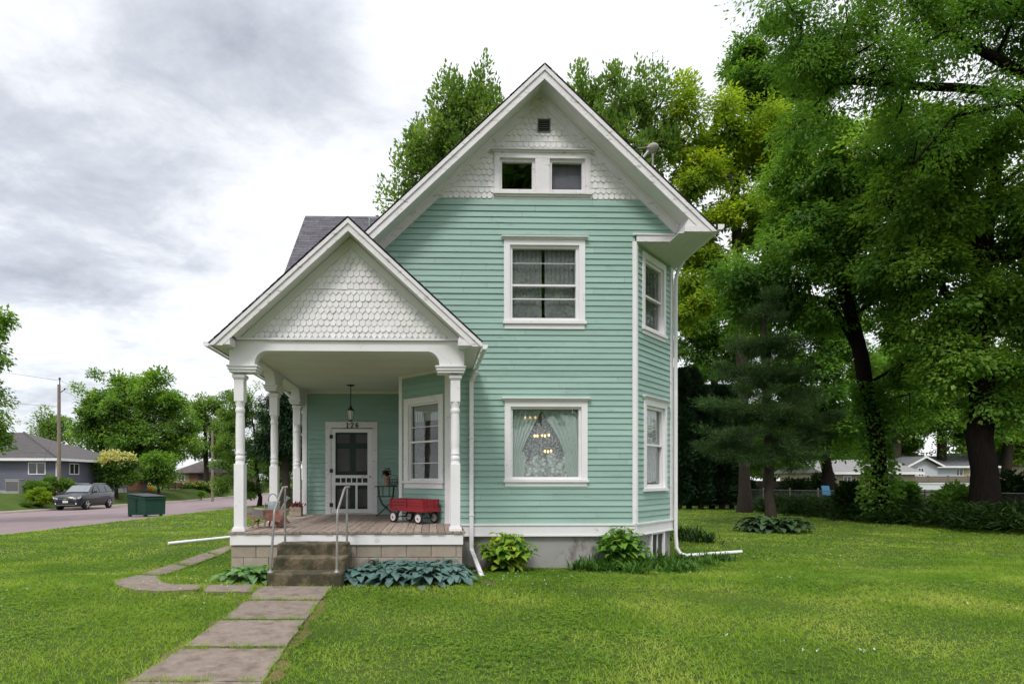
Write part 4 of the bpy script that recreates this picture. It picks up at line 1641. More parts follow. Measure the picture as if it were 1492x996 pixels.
    for x, strokes in ((-0.115, one), (0.0, two), (0.115, six)):
        n = MB()
        for st_ in strokes:
            n.tube([W_back.p(cx + x + a_ * s, cz + b_ * s, 0.045) for a_, b_ in st_], 0.0115, 6)
        n.build('house_number', M['black'], HOUSE)


build_door()


def build_steps():
    st = thing('concrete_steps', 'three mossy concrete steps with iron pipe handrails below the porch', 'steps', (-2.0, 8.4, 0.15))
    rng = random.Random(5)

    def block(x0, x1, y0, y1, z0, z1, name='step'):
        bm = bmesh.new()
        nx, ny, nzz = 24, 8, 5
        mb = MB()
        P = lambda a, b, c: Vector((x0 + (x1 - x0) * a, y0 + (y1 - y0) * b, z0 + (z1 - z0) * c))
        mb.grid([[P(i / nx, 0, k / nzz) for i in range(nx + 1)] for k in range(nzz + 1)], False)
        mb.grid([[P(i / nx, j / ny, 1) for i in range(nx + 1)] for j in range(ny + 1)], False)
        mb.grid([[P(0, j / ny, k / nzz) for j in range(ny, -1, -1)] for k in range(nzz + 1)], False)
        mb.grid([[P(1, j / ny, k / nzz) for j in range(ny + 1)] for k in range(nzz + 1)], False)
        o = mb.build(name, M['step'], st, recalc='weld')
        bm = bmesh.new()
        bm.from_mesh(o.data)
        for v in bm.verts:
            v.co += Vector((rng.uniform(-1, 1), rng.uniform(-1, 1), rng.uniform(-1, 1))) * 0.004
        bm.to_mesh(o.data)
        bm.free()
        md = o.modifiers.new('worn_edges', 'BEVEL')
        md.width = 0.022
        md.segments = 2
        md.limit_method = 'ANGLE'
        md.angle_limit = R(55)
    Y1, Y2, Y3 = 8.62, 8.30, 7.98
    zt1, zt2, zt3 = wz(455, 791.5, Y1), wz(450, 812, Y2), wz(445, 835, Y3)
    block(wx(403, Y1), wx(505.5, Y1), Y1, PFY - 0.06, zt2 - 0.05, zt1)
    block(wx(397.5, Y2), wx(503.5, Y2), Y2, PFY - 0.06, zt3 - 0.05, zt2)
    block(wx(388, Y3), wx(498, Y3), Y3, PFY - 0.06, -0.05, zt3)
    for (xa, xb, xc, dx) in ((394, 399.5, 411.5, 1), (490.6, 491.5, 502, 1)):
        p0 = Vector((wx(xa, 8.06), 8.06, zt3 - 0.01))
        p1 = Vector((wx(xb, 8.10), 8.10, wz(xb, 745, 8.10)))
        p2 = Vector((wx(xc, 8.70), 8.70, wz(xc, 711, 8.70)))
        p3 = p2 + Vector((0.07, 0.04, 0.02))
        mb = MB()
        mb.tube([p0, p1 - Vector((0, 0, 0.06)), p1 + (p2 - p1) * 0.03, p1 + (p2 - p1) * 0.08, p2 - (p2 - p1) * 0.06, p2 + Vector((0.01, 0, 0.015)), p3], 0.017, 10)
        q = Vector((p2.x + 0.035, p2.y + 0.02, zt1 - 0.01))
        mb.tube([q, Vector((q.x, q.y, p2.z + 0.01))], 0.017, 10)
        mb.lathe(p0, [(0.045, 0.012), (0.045, 0.028), (0.026, 0.03), (0.026, 0.06)], 12)
        mb.build('handrail', M['galv'], st)
    return st


build_steps()


def curtain(name, W, u_top, u_bot, z0, z1, off, mat, label, amp=0.02, waves=7, gather=None, group=None, seed=0):
    """a hanging cloth: u_top/u_bot = (a, b) at rod and hem; gather (z, a, b) = tie-back"""
    rng = random.Random(seed)
    mb = MB()
    rows = []
    nz, nu = 22, waves * 8
    ph = rng.uniform(0, 6)
    for i in range(nz + 1):
        t = i / nz
        z = z1 + (z0 - z1) * t
        a = u_top[0] + (u_bot[0] - u_top[0]) * t
        b = u_top[1] + (u_bot[1] - u_top[1]) * t
        if gather:
            gt = (z1 - gather[0]) / (z1 - z0)
            k = t / gt if t < gt else (1 - t) / (1 - gt)
            k = max(0, min(1, k)) ** 1.5
            a = a + (gather[1] - a) * k
            b = b + (gather[2] - b) * k
        row = []
        for j in range(nu + 1):
            s = j / nu
            o = off - amp + amp * math.sin(2 * PI * waves * s + ph + 0.6 * math.sin(3 * t)) * (0.5 + 0.5 * t)
            row.append(W.p(a + (b - a) * s, z, o))
        rows.append(row)
    mb.grid(rows)
    o = mb.build(name, mat, recalc=False)
    return tag(o, label, 'curtain', group)


def build_curtains():
    lace = veil_mat('lace_cloth', (0.70, 0.76, 0.72), 0.12, 0.60, 26, lace=True)
    lace2 = veil_mat('dense_lace_cloth', (0.74, 0.80, 0.76), 0.2, 0.95, 15, lace=True)
    sheer = veil_mat('sheer_cloth', (0.60, 0.72, 0.64), 0.58, 0.90, 40)
    cloth = veil_mat('white_curtain_cloth', (0.55, 0.55, 0.54), 0.65, 0.95, 30)
    u0, u1, z0, z1 = w_low
    a, b = u0 + 0.13, u1 - 0.13
    mid = wx(790, FY)
    curtain('lace_curtain', W_front, (a, mid + 0.02), (a, a + 0.25), z0 + 0.16, z1 - 0.12, -0.085, sheer, 'sheer drape swept aside in the ground floor picture window, nearer the porch', 0.022, 6, (z0 + 0.62, a - 0.01, a + 0.2), seed=1)
    curtain('lace_curtain', W_front, (mid - 0.02, b), (b - 0.2, b), z0 + 0.16, z1 - 0.12, -0.085, sheer, 'sheer drape swept aside in the ground floor picture window, away from the porch', 0.022, 6, (z0 + 0.5, b - 0.26, b + 0.01), seed=2)
    curtain('lace_curtain', W_front, (a, b), (a, b), z0 + 0.15, z1 - 0.12, -0.17, lace, 'flat lace panel hanging behind the picture window drapes', 0.006, 5, seed=3)
    # scalloped flower border of the lace
    mb = MB()
    rng = random.Random(2)
    for k in range(9):
        cx = a + (b - a) * (k + 0.5) / 9
        hgt = 0.36 + 0.12 * (k % 2) + rng.uniform(-0.03, 0.03)
        mb.poly([W_front.p(cx - 0.085, z0 + 0.15, -0.150)] + [W_front.p(cx - 0.085 * math.cos(PI * i / 10), z0 + 0.15 + hgt - 0.09 + 0.09 * math.sin(PI * i / 10), -0.150) for i in range(11)] + [W_front.p(cx + 0.085, z0 + 0.15, -0.150)])
    o = mb.build('lace_border', lace2, recalc=False)
    tag(o, 'scalloped flower border of lace low in the picture window', 'lace')
    # upstairs: a pair of swagged curtains
    sheer2 = veil_mat('thin_sheer_cloth', (0.62, 0.64, 0.62), 0.34, 0.66, 30)
    cloth2 = veil_mat('dim_curtain_cloth', (0.42, 0.42, 0.41), 0.35, 0.75, 25)
    u0, u1, z0, z1 = w_up
    a, b, c = u0 + 0.15, u1 - 0.15, (u0 + u1) / 2
    for s, (ua, ub, lb) in enumerate(((a, c - 0.03, 'pale swagged curtain upstairs over the picture window, half nearer the porch'), (c + 0.03, b, 'pale swagged curtain upstairs over the picture window, half away from the porch'))):
        mb = MB()
        rows = []
        for i in range(26):
            t = i / 25
            row = []
            for j in range(41):
                v = j / 40
                z = z1 - 0.14 - (z1 - z0 - 0.30) * t * (0.93 + 0.07 * math.sin(PI * v))
                o = -0.115 + 0.018 * math.sin(2 * PI * 7 * v) * (1 - t) + 0.03 * math.sin(2 * PI * (t * 2.2 + 0.35 * math.sin(PI * v) * 2)) * max(0, t - 0.45) * 1.6
                row.append(W_front.p(ua + (ub - ua) * v, z, o))
            rows.append(row)
        mb.grid(rows)
        tag(mb.build('swag_curtain', sheer2, recalc=False), lb, 'curtain')
    # attic blind
    u0, u1, z0, z1 = w_att
    mb = MB()
    W_front.box(mb, wx(800, FY), u1 - 0.1, z0 + 0.05, z1 - 0.08, -0.16, -0.15)
    tag(mb.build('window_blind', pm('lavender_blind', (0.20, 0.185, 0.225), 0.8, 0.06), None), 'plain lavender grey blind drawn behind one attic window', 'blind')
    # porch window
    u0, u1, z0, z1 = w_po
    curtain('window_curtain', W_porch, (u0 + 0.15, u0 + 0.5), (u0 + 0.15, u0 + 0.42), z0 + 0.18, z1 - 0.3, -0.095, cloth2, 'grey white curtain drawn to one side of the porch window', 0.02, 5, seed=6)
    mb = MB()
    W_porch.box(mb, u0 + 0.15, u1 - 0.15, z1 - 0.46, z1 - 0.14, -0.125, -0.115)
    tag(mb.build('roller_shade', pm('pale_shade', (0.45, 0.46, 0.45), 0.8, 0.05), None), 'pale roller shade a third drawn in the porch window', 'shade')
    u0, u1, z0, z1 = w_cl
    curtain('window_curtain', W_cut, (u0 + 0.14, u1 - 0.14), (u0 + 0.42, u1 - 0.14), z0 + 0.16, z1 - 0.30, -0.095, cloth, 'white curtain tied back in the lower cutaway corner window', 0.02, 5, seed=7)
    mb = MB()
    W_cut.box(mb, u0 + 0.15, u1 - 0.15, z1 - 0.60, z1 - 0.16, -0.125, -0.115)
    tag(mb.build('roller_shade', pm('pale_green_shade', (0.50, 0.53, 0.48), 0.8, 0.05), None), 'pale roller shade in the lower cutaway corner window', 'shade')
    u0, u1, z0, z1 = w_cu
    curtain('window_curtain', W_cut, (u0 + 0.14, u1 - 0.14), (u0 + 0.14, u1 - 0.14), z0 + 0.14, z1 - 0.16, -0.085, cloth2, 'sheer curtain hanging in the upper cutaway corner window', 0.02, 6, seed=8)
    # lit chandelier behind the lace; extra rows of lights stand in for its reflections
    Yc = 11.6
    brass = pm('brass', (0.35, 0.22, 0.08), 0.35, 0.1, metal=0.9)
    bulb_and_reflection = emit_mat('warm_bulb_and_reflection', (1.0, 0.50, 0.16), 4.5)
    c = at(789, 634, Yc)
    ch = thing('chandelier', 'lit chandelier behind the picture window lace, extra rows of lights standing in for its reflections', 'chandelier', (c.x, Yc, 3.0))
    mb = MB()
    mb.tube([(c.x, Yc, 3.62), (c.x, Yc, 1.95)], 0.015)
    mb.lathe((c.x, Yc, 0), [(0.03, 3.52), (0.07, 3.60), (0.07, 3.62)], 12)
    bulbs_and_reflections = [(765.5, 608), (772.5, 608), (780, 608), (779, 634.5), (783, 634.5), (789.5, 634), (794, 634.5), (799.5, 633.5), (794, 657), (798.5, 657.5), (803, 656.5)]
    for x, y in bulbs_and_reflections:
        p = at(x, y, Yc)
        mb.tube([(c.x, Yc, p.z - 0.10), ((c.x + p.x) / 2, Yc, p.z - 0.14), (p.x, Yc, p.z - 0.05)], 0.008, 6)
        mb.lathe((p.x, Yc, p.z), [(0.02, -0.05), (0.012, -0.03)], 8)
    mb.build('chandelier_frame', brass, ch)
    for x, y in bulbs_and_reflections:
        p = at(x, y, Yc)
        b = MB()
        b.ball(p, 0.022, 0.022, 0.03, 8, 6)
        b.build('bulb_and_reflection', bulb_and_reflection, ch)


build_curtains()

# ================================================================== THINGS ON THE PORCH
def build_lantern():
    p = at(511, 575, 12.5)
    t = thing('porch_lantern', 'small black and white glass lantern hanging on a rod from the porch ceiling', 'lantern', (p.x, 12.5, 3.0))
    mb = MB()
    mb.lathe((p.x, 12.5, 0), [(0.09, CEIL - 0.002), (0.09, CEIL - 0.014), (0.03, CEIL - 0.03)], 16)
    mb.tube([(p.x, 12.5, CEIL - 0.03), (p.x, 12.5, 3.29)], 0.010, 8)
    mb.build('hanging_rod', M['black'], t)
    mb = MB()
    mb.lathe((p.x, 12.5, 0), [(0.012, 3.33), (0.03, 3.29), (0.035, 3.265), (0.075, 3.225), (0.085, 3.205), (0.0, 3.205)], 14)
    mb.lathe((p.x, 12.5, 0), [(0.035, 3.0), (0.045, 2.985), (0.02, 2.97), (0.0, 2.955)], 12)
    for k in range(6):
        a = k * PI / 3
        mb.tube([(p.x + 0.078 * math.cos(a), 12.5 + 0.078 * math.sin(a), 3.205), (p.x + 0.045 * math.cos(a), 12.5 + 0.045 * math.sin(a), 2.99)], 0.005, 5)
    mb.build('lantern_cap', M['black'], t)
    mb = MB()
    mb.lathe((p.x, 12.5, 0), [(0.072, 3.204), (0.06, 3.1), (0.042, 3.0)], 14)
    mb.build('glass_shade', pm('opal_glass', (0.72, 0.72, 0.68), 0.3, 0.04), t)


build_lantern()


def build_wagon():
    """a red stake wagon, drawn up along the cutaway wall of the porch"""
    a, b = Vector((-0.23, 10.36, 0)), Vector((-0.80, 10.93, 0))
    u = (b - a).normalized()                      # along the wagon
    n = Vector((-u.y, u.x, 0))                     # towards the wall
    if n.x < 0:
        n = -n
    t = thing('red_wagon', 'red wooden stake wagon with white wheels parked on the porch boards', 'wagon', (a.x, a.y, PZ))
    Lw, track = 0.70, 0.42
    red = pm('red_paint', (0.235, 0.010, 0.016), 0.45, 0.22, 9, island=0.1, bump=0.08, stain=(0.11, 0.01, 0.012), stain_scale=9, stain_amt=0.35)
    tyre = pm('rubber_tyre', (0.022, 0.022, 0.024), 0.8, 0.2)
    rim = pm('white_rim', (0.62, 0.58, 0.58), 0.5, 0.12, 9)

    def P(x, y, z):
        return a + u * x + n * y + Vector((0, 0, PZ + z))
    Mx = Matrix(((u.x, n.x, 0, a.x), (u.y, n.y, 0, a.y), (0, 0, 1, PZ), (0, 0, 0, 1)))
    r = 0.105
    for x in (0.0, Lw):
        for y, o in ((0.0, -1), (track, 1)):
            mb = MB()
            R3 = Matrix((n, u, Vector((0, 0, 1)))).transposed().to_4x4()
            rot = Matrix((u, Vector((0, 0, 1)), n)).transposed()
            mb.lathe(P(x, y, r + 0.003), [(r * 0.72, -0.022), (r * 0.95, -0.024), (r, -0.012), (r, 0.012), (r * 0.95, 0.024), (r * 0.72, 0.022), (r * 0.72, -0.022)], 24, M=rot.to_4x4(), cap=False)
            w = mb.build('wheel', tyre, t)
            mb = MB()
            mb.lathe(P(x, y, r + 0.003), [(0.0, -0.024), (r * 0.18, -0.028), (r * 0.24, -0.018), (r * 0.58, -0.016), (r * 0.66, -0.022), (r * 0.76, -0.02), (r * 0.76, 0.02), (r * 0.66, 0.022), (r * 0.58, 0.016), (r * 0.24, 0.018), (0.0, 0.026)], 20, M=rot.to_4x4())
            mb.build('rim', rim, w)
            mb = MB()
            mb.lathe(P(x, y, r + 0.003) + n * o * 0.026, [(0.018, -0.008), (0.016, 0.006), (0.0, 0.01)], 10, M=rot.to_4x4())
            mb.build('hub_cap', red, w)
    mb = MB()
    for x in (0.0, Lw):
        mb.tube([P(x, -0.0, r), P(x, track, r)], 0.009, 8)
        for y in (0.09, track - 0.09):
            mb.bar(P(x, y, r), P(x + (0.08 if x == 0 else -0.08), y, 0.235), 0.02, 0.012)
            mb.bar(P(x, y, r), P(x - 0.04, y, 0.235), 0.02, 0.012)
    mb.bar(P(0.05, track / 2, r + 0.07), P(Lw - 0.05, track / 2, r + 0.07), 0.03, 0.02)
    mb.build('axle', M['black'], t)
    x0, x1, y0, y1 = -0.13, Lw + 0.13, 0.0, track
    mb = MB()
    mb.box(x0, x1, y0, y1, 0.235, 0.255, Mx)
    mb.box(x0 - 0.012, x1 + 0.012, y0 - 0.014, y0, 0.225, 0.285, Mx)
    mb.box(x0 - 0.012, x1 + 0.012, y1, y1 + 0.014, 0.225, 0.285, Mx)
    mb.box(x0 - 0.014, x0, y0, y1, 0.225, 0.285, Mx)
    mb.box(x1, x1 + 0.014, y0, y1, 0.225, 0.285, Mx)
    mb.build('wagon_bed', red, t, bevel=0.004)
    for (p0, p1, inner) in ((P(x0, y0 + 0.012, 0), P(x1, y0 + 0.012, 0), n), (P(x0, y1 - 0.012, 0), P(x1, y1 - 0.012, 0), -n), (P(x0 + 0.012, y0 + 0.03, 0), P(x0 + 0.012, y1 - 0.03, 0), u), (P(x1 - 0.012, y0 + 0.03, 0), P(x1 - 0.012, y1 - 0.03, 0), -u)):
        mb = MB()
        d = (p1 - p0)
        for k in range(3):
            z = 0.305 + k * 0.062
            mb.bar(p0 + Vector((0, 0, z)), p1 + Vector((0, 0, z)), 0.012, 0.054)
        m = 3 if d.length > 0.6 else 2
        for k in range(m):
            q = p0 + d * ((k + 0.5) / m if m == 2 else (0.04, 0.5, 0.96)[k]) - inner * 0.012
            mb.bar(q + Vector((0, 0, 0.26)), q + Vector((0, 0, 0.462)), 0.03, 0.011, up=inner)
        mb.build('stake_side', red, t)
    return t


build_wagon()


def build_wheelbarrow():
    Yb = 9.72
    zf = PZ
    x0 = wx(372, Yb)
    t = thing('garden_wheelbarrow', 'small weathered grey and red wooden wheelbarrow at the porch edge', 'wheelbarrow', (x0, Yb, zf))
    grey = pm('weathered_grey_wood', (0.33, 0.30, 0.28), 0.9, 0.2, 8, (1, 4, 4), bump=0.2, stain=(0.2, 0.17, 0.15), stain_scale=8, stain_amt=0.4)
    rust = pm('faded_red_wood', (0.30, 0.125, 0.095), 0.9, 0.3, 9, (1, 4, 4), bump=0.2, stain=(0.34, 0.27, 0.22), stain_scale=7, stain_amt=0.55)
    P = lambda x, dy, y: Vector((wx(x, Yb), Yb + dy, wz(x, y, Yb)))
    hw = 0.15
    mb = MB()
    for s in (-1, 1):      # handles run the whole length and carry the wheel
        mb.bar(P(356, s * hw * 1.25, 749), P(421, s * 0.06, 761), 0.026, 0.032)
    for s in (-1, 1):
        mb.bar(P(374, s * hw, 751), P(371.5, s * hw, 767.5), 0.028, 0.028)
        mb.bar(P(391, s * hw, 755), P(388.5, s * hw, 767), 0.026, 0.026)
    mb.bar(P(374, -hw, 759), P(374, hw, 759), 0.02, 0.02)
    mb.build('frame', rust, t)
    # flaring tray
    f = [P(364, 0, 740), P(367, 0, 752), P(388, 0, 756), P(388, 0, 741.5)]
    g = [P(388, 0, 741.5), P(388, 0, 756), P(411, 0, 759), P(419, 0, 741)]
    for poly, m in ((f, grey), (g, rust)):
        mb = MB()
        for s in (-1, 1):
            pts = []
            for i, p in enumerate(poly):
                lift = 0.045 if (i in (0, 3)) else 0.0
                pts.append(p + Vector((0, s * (hw + lift), 0)))
            mb.prism(pts, (0, -s * 0.018, 0))
        mb.build_by('tray_side', m, t, lambda c: c.y > Yb)
    mb = MB()
    mb.prism([P(367, -hw, 752), P(367, hw, 752), P(411, hw, 759), P(411, -hw, 759)], (0, 0, 0.016))
    mb.prism([P(364, -hw - 0.04, 740), P(364, hw + 0.04, 740), P(367, hw, 752), P(367, -hw, 752)], (0.016, 0, 0))
    mb.prism([P(419, -hw - 0.04, 741), P(419, hw + 0.04, 741), P(411, hw, 759), P(411, -hw, 759)], (-0.016, 0, 0))
    mb.build('tray', grey, t)
    mb = MB()
    rot = Matrix((Vector((1, 0, 0)), Vector((0, 0, 1)), Vector((0, -1, 0)))).transposed().to_4x4()
    c = P(409, 0, 0)
    c.z = zf + 0.118
    mb.lathe(c, [(0.0, -0.02), (0.10, -0.02), (0.115, -0.016), (0.115, 0.016), (0.10, 0.02), (0.0, 0.02)], 20, M=rot)
    mb.build('wheel', rust, t)
    mb = MB()
    mb.tube([c + Vector((0, -0.09, 0)), c + Vector((0, 0.09, 0))], 0.012)
    mb.build('axle', M['black'], t)
    # watering can standing in the tray
    cx = wx(398, Yb)
    w = thing('watering_can', 'galvanised watering can standing in the wooden wheelbarrow', 'watering can', (cx, Yb, zf + 0.22))
    zinc = pm('zinc', (0.34, 0.38, 0.39), 0.45, 0.2, 9, metal=0.5, bump=0.05)
    zb, zt = wz(398, 756, Yb), wz(398, 731, Yb)
    mb = MB()
    mb.lathe((cx, Yb, 0), [(0.0, zb), (0.095, zb), (0.10, zb + 0.01), (0.085, zt), (0.082, zt + 0.004), (0.03, zt + 0.015), (0.0, zt + 0.015)], 18)
    mb.build('can_body', zinc, w)
    mb = MB()
    mb.tube([(cx - 0.07, Yb, zt - 0.01)] + [(cx - 0.005 - 0.085 * math.cos(a), Yb, zt + 0.145 * math.sin(a)) for a in [PI * i / 10 for i in range(1, 10)]] + [(cx + 0.075, Yb, zt - 0.01)], 0.011, 7)
    mb.tube([(cx - 0.08, Yb, zt - 0.02), (cx - 0.13, Yb, zt - 0.01), (cx - 0.15, Yb, zt - 0.07), (cx - 0.12, Yb, zt - 0.15), (cx - 0.095, Yb, zb + 0.06)], 0.01, 7)
    mb.build('can_handle', zinc, w)
    mb = MB()
    mb.tube([(cx + 0.085, Yb, zb + 0.05), (cx + 0.19, Yb, zt - 0.03), (cx + 0.235, Yb, zt + 0.04)], [0.025, 0.016, 0.013], 9)
    mb.tube([(cx + 0.235, Yb, zt + 0.04), (cx + 0.265, Yb, zt + 0.085)], [0.014, 0.042], 12)
    mb.build('spout', zinc, w)


build_wheelbarrow()

# ================================================================== PLANTS
def unit(a):
    return a / np.maximum(np.linalg.norm(a, axis=-1, keepdims=True), 1e-9)


def leaf_quads(C, A, N_, L, W, fold=0.12):
    """folded lozenge leaves: base C, direction A, face normal N"""
    S = unit(np.cross(A, N_))
    N2 = np.cross(S, A)
    L = np.reshape(L, (-1, 1)) * np.ones((len(C), 1))
    W = np.reshape(W, (-1, 1)) * np.ones((len(C), 1))
    m = C + A * L * 0.42
    V = np.stack([C, m + S * W * 0.5 + N2 * W * fold, C + A * L - N2 * W * 0.15, m - S * W * 0.5 + N2 * W * fold], 1).reshape(-1, 3)
    F = np.arange(len(C) * 4).reshape(-1, 4)
    return V, F


def strap(mb, p, az, L, w, rise, droop, n=5, twist=0.0):
    """an arching strap leaf"""
    d = Vector((math.cos(az), math.sin(az), 0))
    s = Vector((-d.y, d.x, 0))
    rows = []
    for i in range(n + 1):
        t = i / n
        q = Vector(p) + d * (L * (t * math.cos(rise) + 0.25 * droop * t * t)) + Vector((0, 0, L * (t * math.sin(rise) - droop * t * t)))
        ww = w * (1 - t ** 2.2) + 0.001
        rows.append([q - s * ww / 2 + Vector((0, 0, ww * 0.15)), q, q + s * ww / 2 + Vector((0, 0, ww * 0.15))])
    mb.grid(rows)


def broad(mb, p, az, stalk, L, W, rise, rng, cup=0.15):
    """a stalked, ribbed, heart-shaped leaf"""
    d = Vector((math.cos(az), math.sin(az), 0))
    s = Vector((-d.y, d.x, 0))
    b = Vector(p) + d * stalk * math.cos(rise) + Vector((0, 0, stalk * math.sin(rise)))
    mb.tube([p, Vector(p).lerp(b, 0.5) + Vector((0, 0, 0.02)), b], [0.006, 0.005, 0.004], 4, False)
    n = 6
    prof = [0.42, 0.92, 1.0, 0.95, 0.78, 0.46, 0.04]
    rl = rise * 0.35
    dr = rng.uniform(0.35, 0.75)
    roll = rng.uniform(-0.3, 0.3)
    rows = []
    for i in range(n + 1):
        t = i / n
        c = b + d * (L * t * math.cos(rl)) + Vector((0, 0, L * (t * math.sin(rl) - dr * t * t)))
        hw = W / 2 * prof[i]
        back = L * 0.10 if i == 0 else 0
        row = []
        for q in (-1, -0.5, 0, 0.5, 1):
            row.append(c + s * hw * q - d * back * abs(q) + Vector((0, 0, cup * hw * (abs(q) ** 1.3) + roll * hw * q + (0.05 * W if i % 2 and abs(q) == 0.5 else 0) * 0.4)))
        rows.append(row)
    mb.grid(rows)


def hosta(x, y, size, mat, label, group, seed, nl=34, leaf=0.19, spread=None):
    rng = random.Random(seed)
    z = gz(x, y)
    mb = MB()
    for k in range(nl):
        t = (k + 0.5) / nl
        az = k * 2.39996 + rng.uniform(-0.3, 0.3)
        rise = R(80 - 70 * t + rng.uniform(-8, 8))
        st = size * (0.50 + 0.28 * rng.random()) * (0.75 + 0.35 * t)
        p = Vector((x + rng.uniform(-0.04, 0.04), y + rng.uniform(-0.04, 0.04), z))
        l = leaf * rng.uniform(0.8, 1.2)
        broad(mb, p, az, st, l, l * 0.80, rise, rng)
    o = mb.build('hosta_plant', mat, recalc=False)
    return tag(o, label, 'hosta', group)


def build_hostas():
    k = 0
    rng = random.Random(77)
    lab = ('blue green hosta in the bed between the concrete steps and the downspout', 'blue green hostas under the porch edge')
    for (x, y, s) in ((532, 848, 0.30), (553, 844, 0.36), (574, 850, 0.33), (597, 845, 0.38), (620, 851, 0.34), (641, 845, 0.37), (659, 849, 0.31), (518, 849, 0.24), (610, 846, 0.34)):
        p = G(x, y)
        hosta(p.x, p.y, s * 1.4, L_HOSTA, *lab, 100 + k, nl=74, leaf=0.145)
        k += 1
    lab = ('small green hosta in the corner left between the porch wall and the steps', 'green hostas beside the steps')
    for (x, y, s) in ((349, 846, 0.27), (367, 848, 0.30), (381, 845, 0.28)):
        p = G(x, y)
        hosta(p.x, p.y, s * 1.35, L_HOSTA2, *lab, 140 + k, nl=40, leaf=0.14)
        k += 1
    t = G(1125, 774)
    lab = ('dark green hosta in the ring round the pine trunk', 'hostas round the pine')
    for i in range(9):
        a = 2 * PI * i / 9
        hosta(t.x + 0.55 * math.cos(a), t.y + 0.45 * math.sin(a), 0.78, L_HOSTA3, *lab, 160 + i, nl=44, leaf=0.24)


build_hostas()


def bush_leaves(name, label, cat, base, blobs, mat, n, L, W, seed, stem=True, group=None, up=0.5, flowers=None, flower_mat=None, parent=None, stems=14, sizes=(0.7, 1.25)):
    """stems and leaves filling lumps; blobs: (centre, radii)"""
    rng = np.random.default_rng(seed)
    t = thing(name, label, cat, base, 0, group)
    vol = np.array([b[1][0] * b[1][1] * b[1][2] for b in blobs]) ** 0.75
    Cs, As = [], []
    for (c, r), k in zip(blobs, (vol / vol.sum() * n).astype(int)):
        d = unit(rng.normal(size=(k, 3)))
        rr = rng.random((k, 1)) ** 0.36
        bump = 1 + 0.22 * np.sin(d[:, :1] * 5 + seed) * np.cos(d[:, 1:2] * 4) + 0.12 * np.sin(d[:, 2:] * 9)
        p = np.array(c) + d * rr * bump * np.array(r)
        Cs.append(p)
        As.append(unit(d * 0.9 + rng.normal(size=(k, 3)) * 0.55 + np.array([0, 0, 0.15])))
    C, A = np.concatenate(Cs), np.concatenate(As)
    gzz = ground_z(C[:, 0], C[:, 1])
    keep = C[:, 2] > gzz + 0.02
    C, A = C[keep], A[keep]
    Nn = unit(rng.normal(size=C.shape) * 0.6 + np.array([0, 0, up]) + A * 0.3)
    V, F = leaf_quads(C, A, Nn, L * rng.uniform(*sizes, len(C)), W * rng.uniform(*sizes, len(C)))
    np_mesh('foliage', V, F, mat, t)
    if stems:
        mb = MB()
        r2 = random.Random(seed)
        for k in range(stems):
            c, r = blobs[k % len(blobs)]
            q = Vector(c) + Vector((r2.uniform(-0.6, 0.6) * r[0], r2.uniform(-0.6, 0.6) * r[1], r2.uniform(-0.2, 0.7) * r[2]))
            b = Vector(base) + Vector((r2.uniform(-0.2, 0.2) * r[0], r2.uniform(-0.2, 0.2) * r[1], -0.03))
            mb.tube([b, b.lerp(q, 0.5) + Vector((0, 0, 0.06 * r[2])), q], [0.012 + 0.01 * r[2], 0.009 + 0.006 * r[2], 0.004], 5, False)
        mb.build('stems', M['bark'], t)
    if flowers:
        kf, sz = flowers
        idx = rng.choice(len(C), kf)
        c0 = C[idx]
        top = c0[:, 2] > np.quantile(C[:, 2], 0.45)
        c0 = c0[top] + np.array([0, -0.3 * L, 0.5 * L])
        m = 7
        Cf = np.repeat(c0, m, 0) + rng.normal(size=(len(c0) * m, 3)) * sz * 0.4
        Af = unit(rng.normal(size=Cf.shape))
        V, F = leaf_quads(Cf, Af, unit(rng.normal(size=Cf.shape)), sz * 0.8, sz * 0.7)
        np_mesh('blossom', V, F, flower_mat or L_FLOWER, t)
    return t


def broad_bush(name, label, cat, x, y, h, w, mat, seed, stems=15, leaf=0.15):
    """upright stems carrying pairs of broad leaves"""
    rng = random.Random(seed)
    z = gz(x, y)
    t = thing(name, label, cat, (x, y, z))
    lv, st = MB(), MB()
    for k in range(stems):
        az = k * 2.39996
        out = w * 0.5 * math.sqrt((k + 0.5) / stems)
        hh = h * (1.0 - 0.42 * (out / (w * 0.5)) ** 2) * rng.uniform(0.86, 1.08)
        top = Vector((x + out * math.cos(az), y + out * math.sin(az) * 0.8, z + hh))
        b = Vector((x + 0.25 * out * math.cos(az), y + 0.25 * out * math.sin(az), z - 0.02))
        mid = b.lerp(top, 0.5) + Vector((0, 0, 0.05))
        st.tube([b, mid, top], [0.008, 0.007, 0.004], 5, False)
        m = max(3, int(hh / 0.085))
        for i in range(m):
            tt = 0.22 + 0.78 * i / (m - 1)
            p = b.lerp(mid, tt * 2) if tt < 0.5 else mid.lerp(top, tt * 2 - 1)
            for q in (0, PI):
                a2 = az + i * 1.57 + q + rng.uniform(-0.4, 0.4)
                l = leaf * rng.uniform(0.7, 1.15) * (0.65 if i == m - 1 else 1)
                broad(lv, p, a2, 0.04, l, l * 0.72, R(rng.uniform(5, 45)), rng, cup=0.22)
    lv.build('foliage', mat, t, recalc=False)
    st.build('stems', L_LILY, t)
    return t


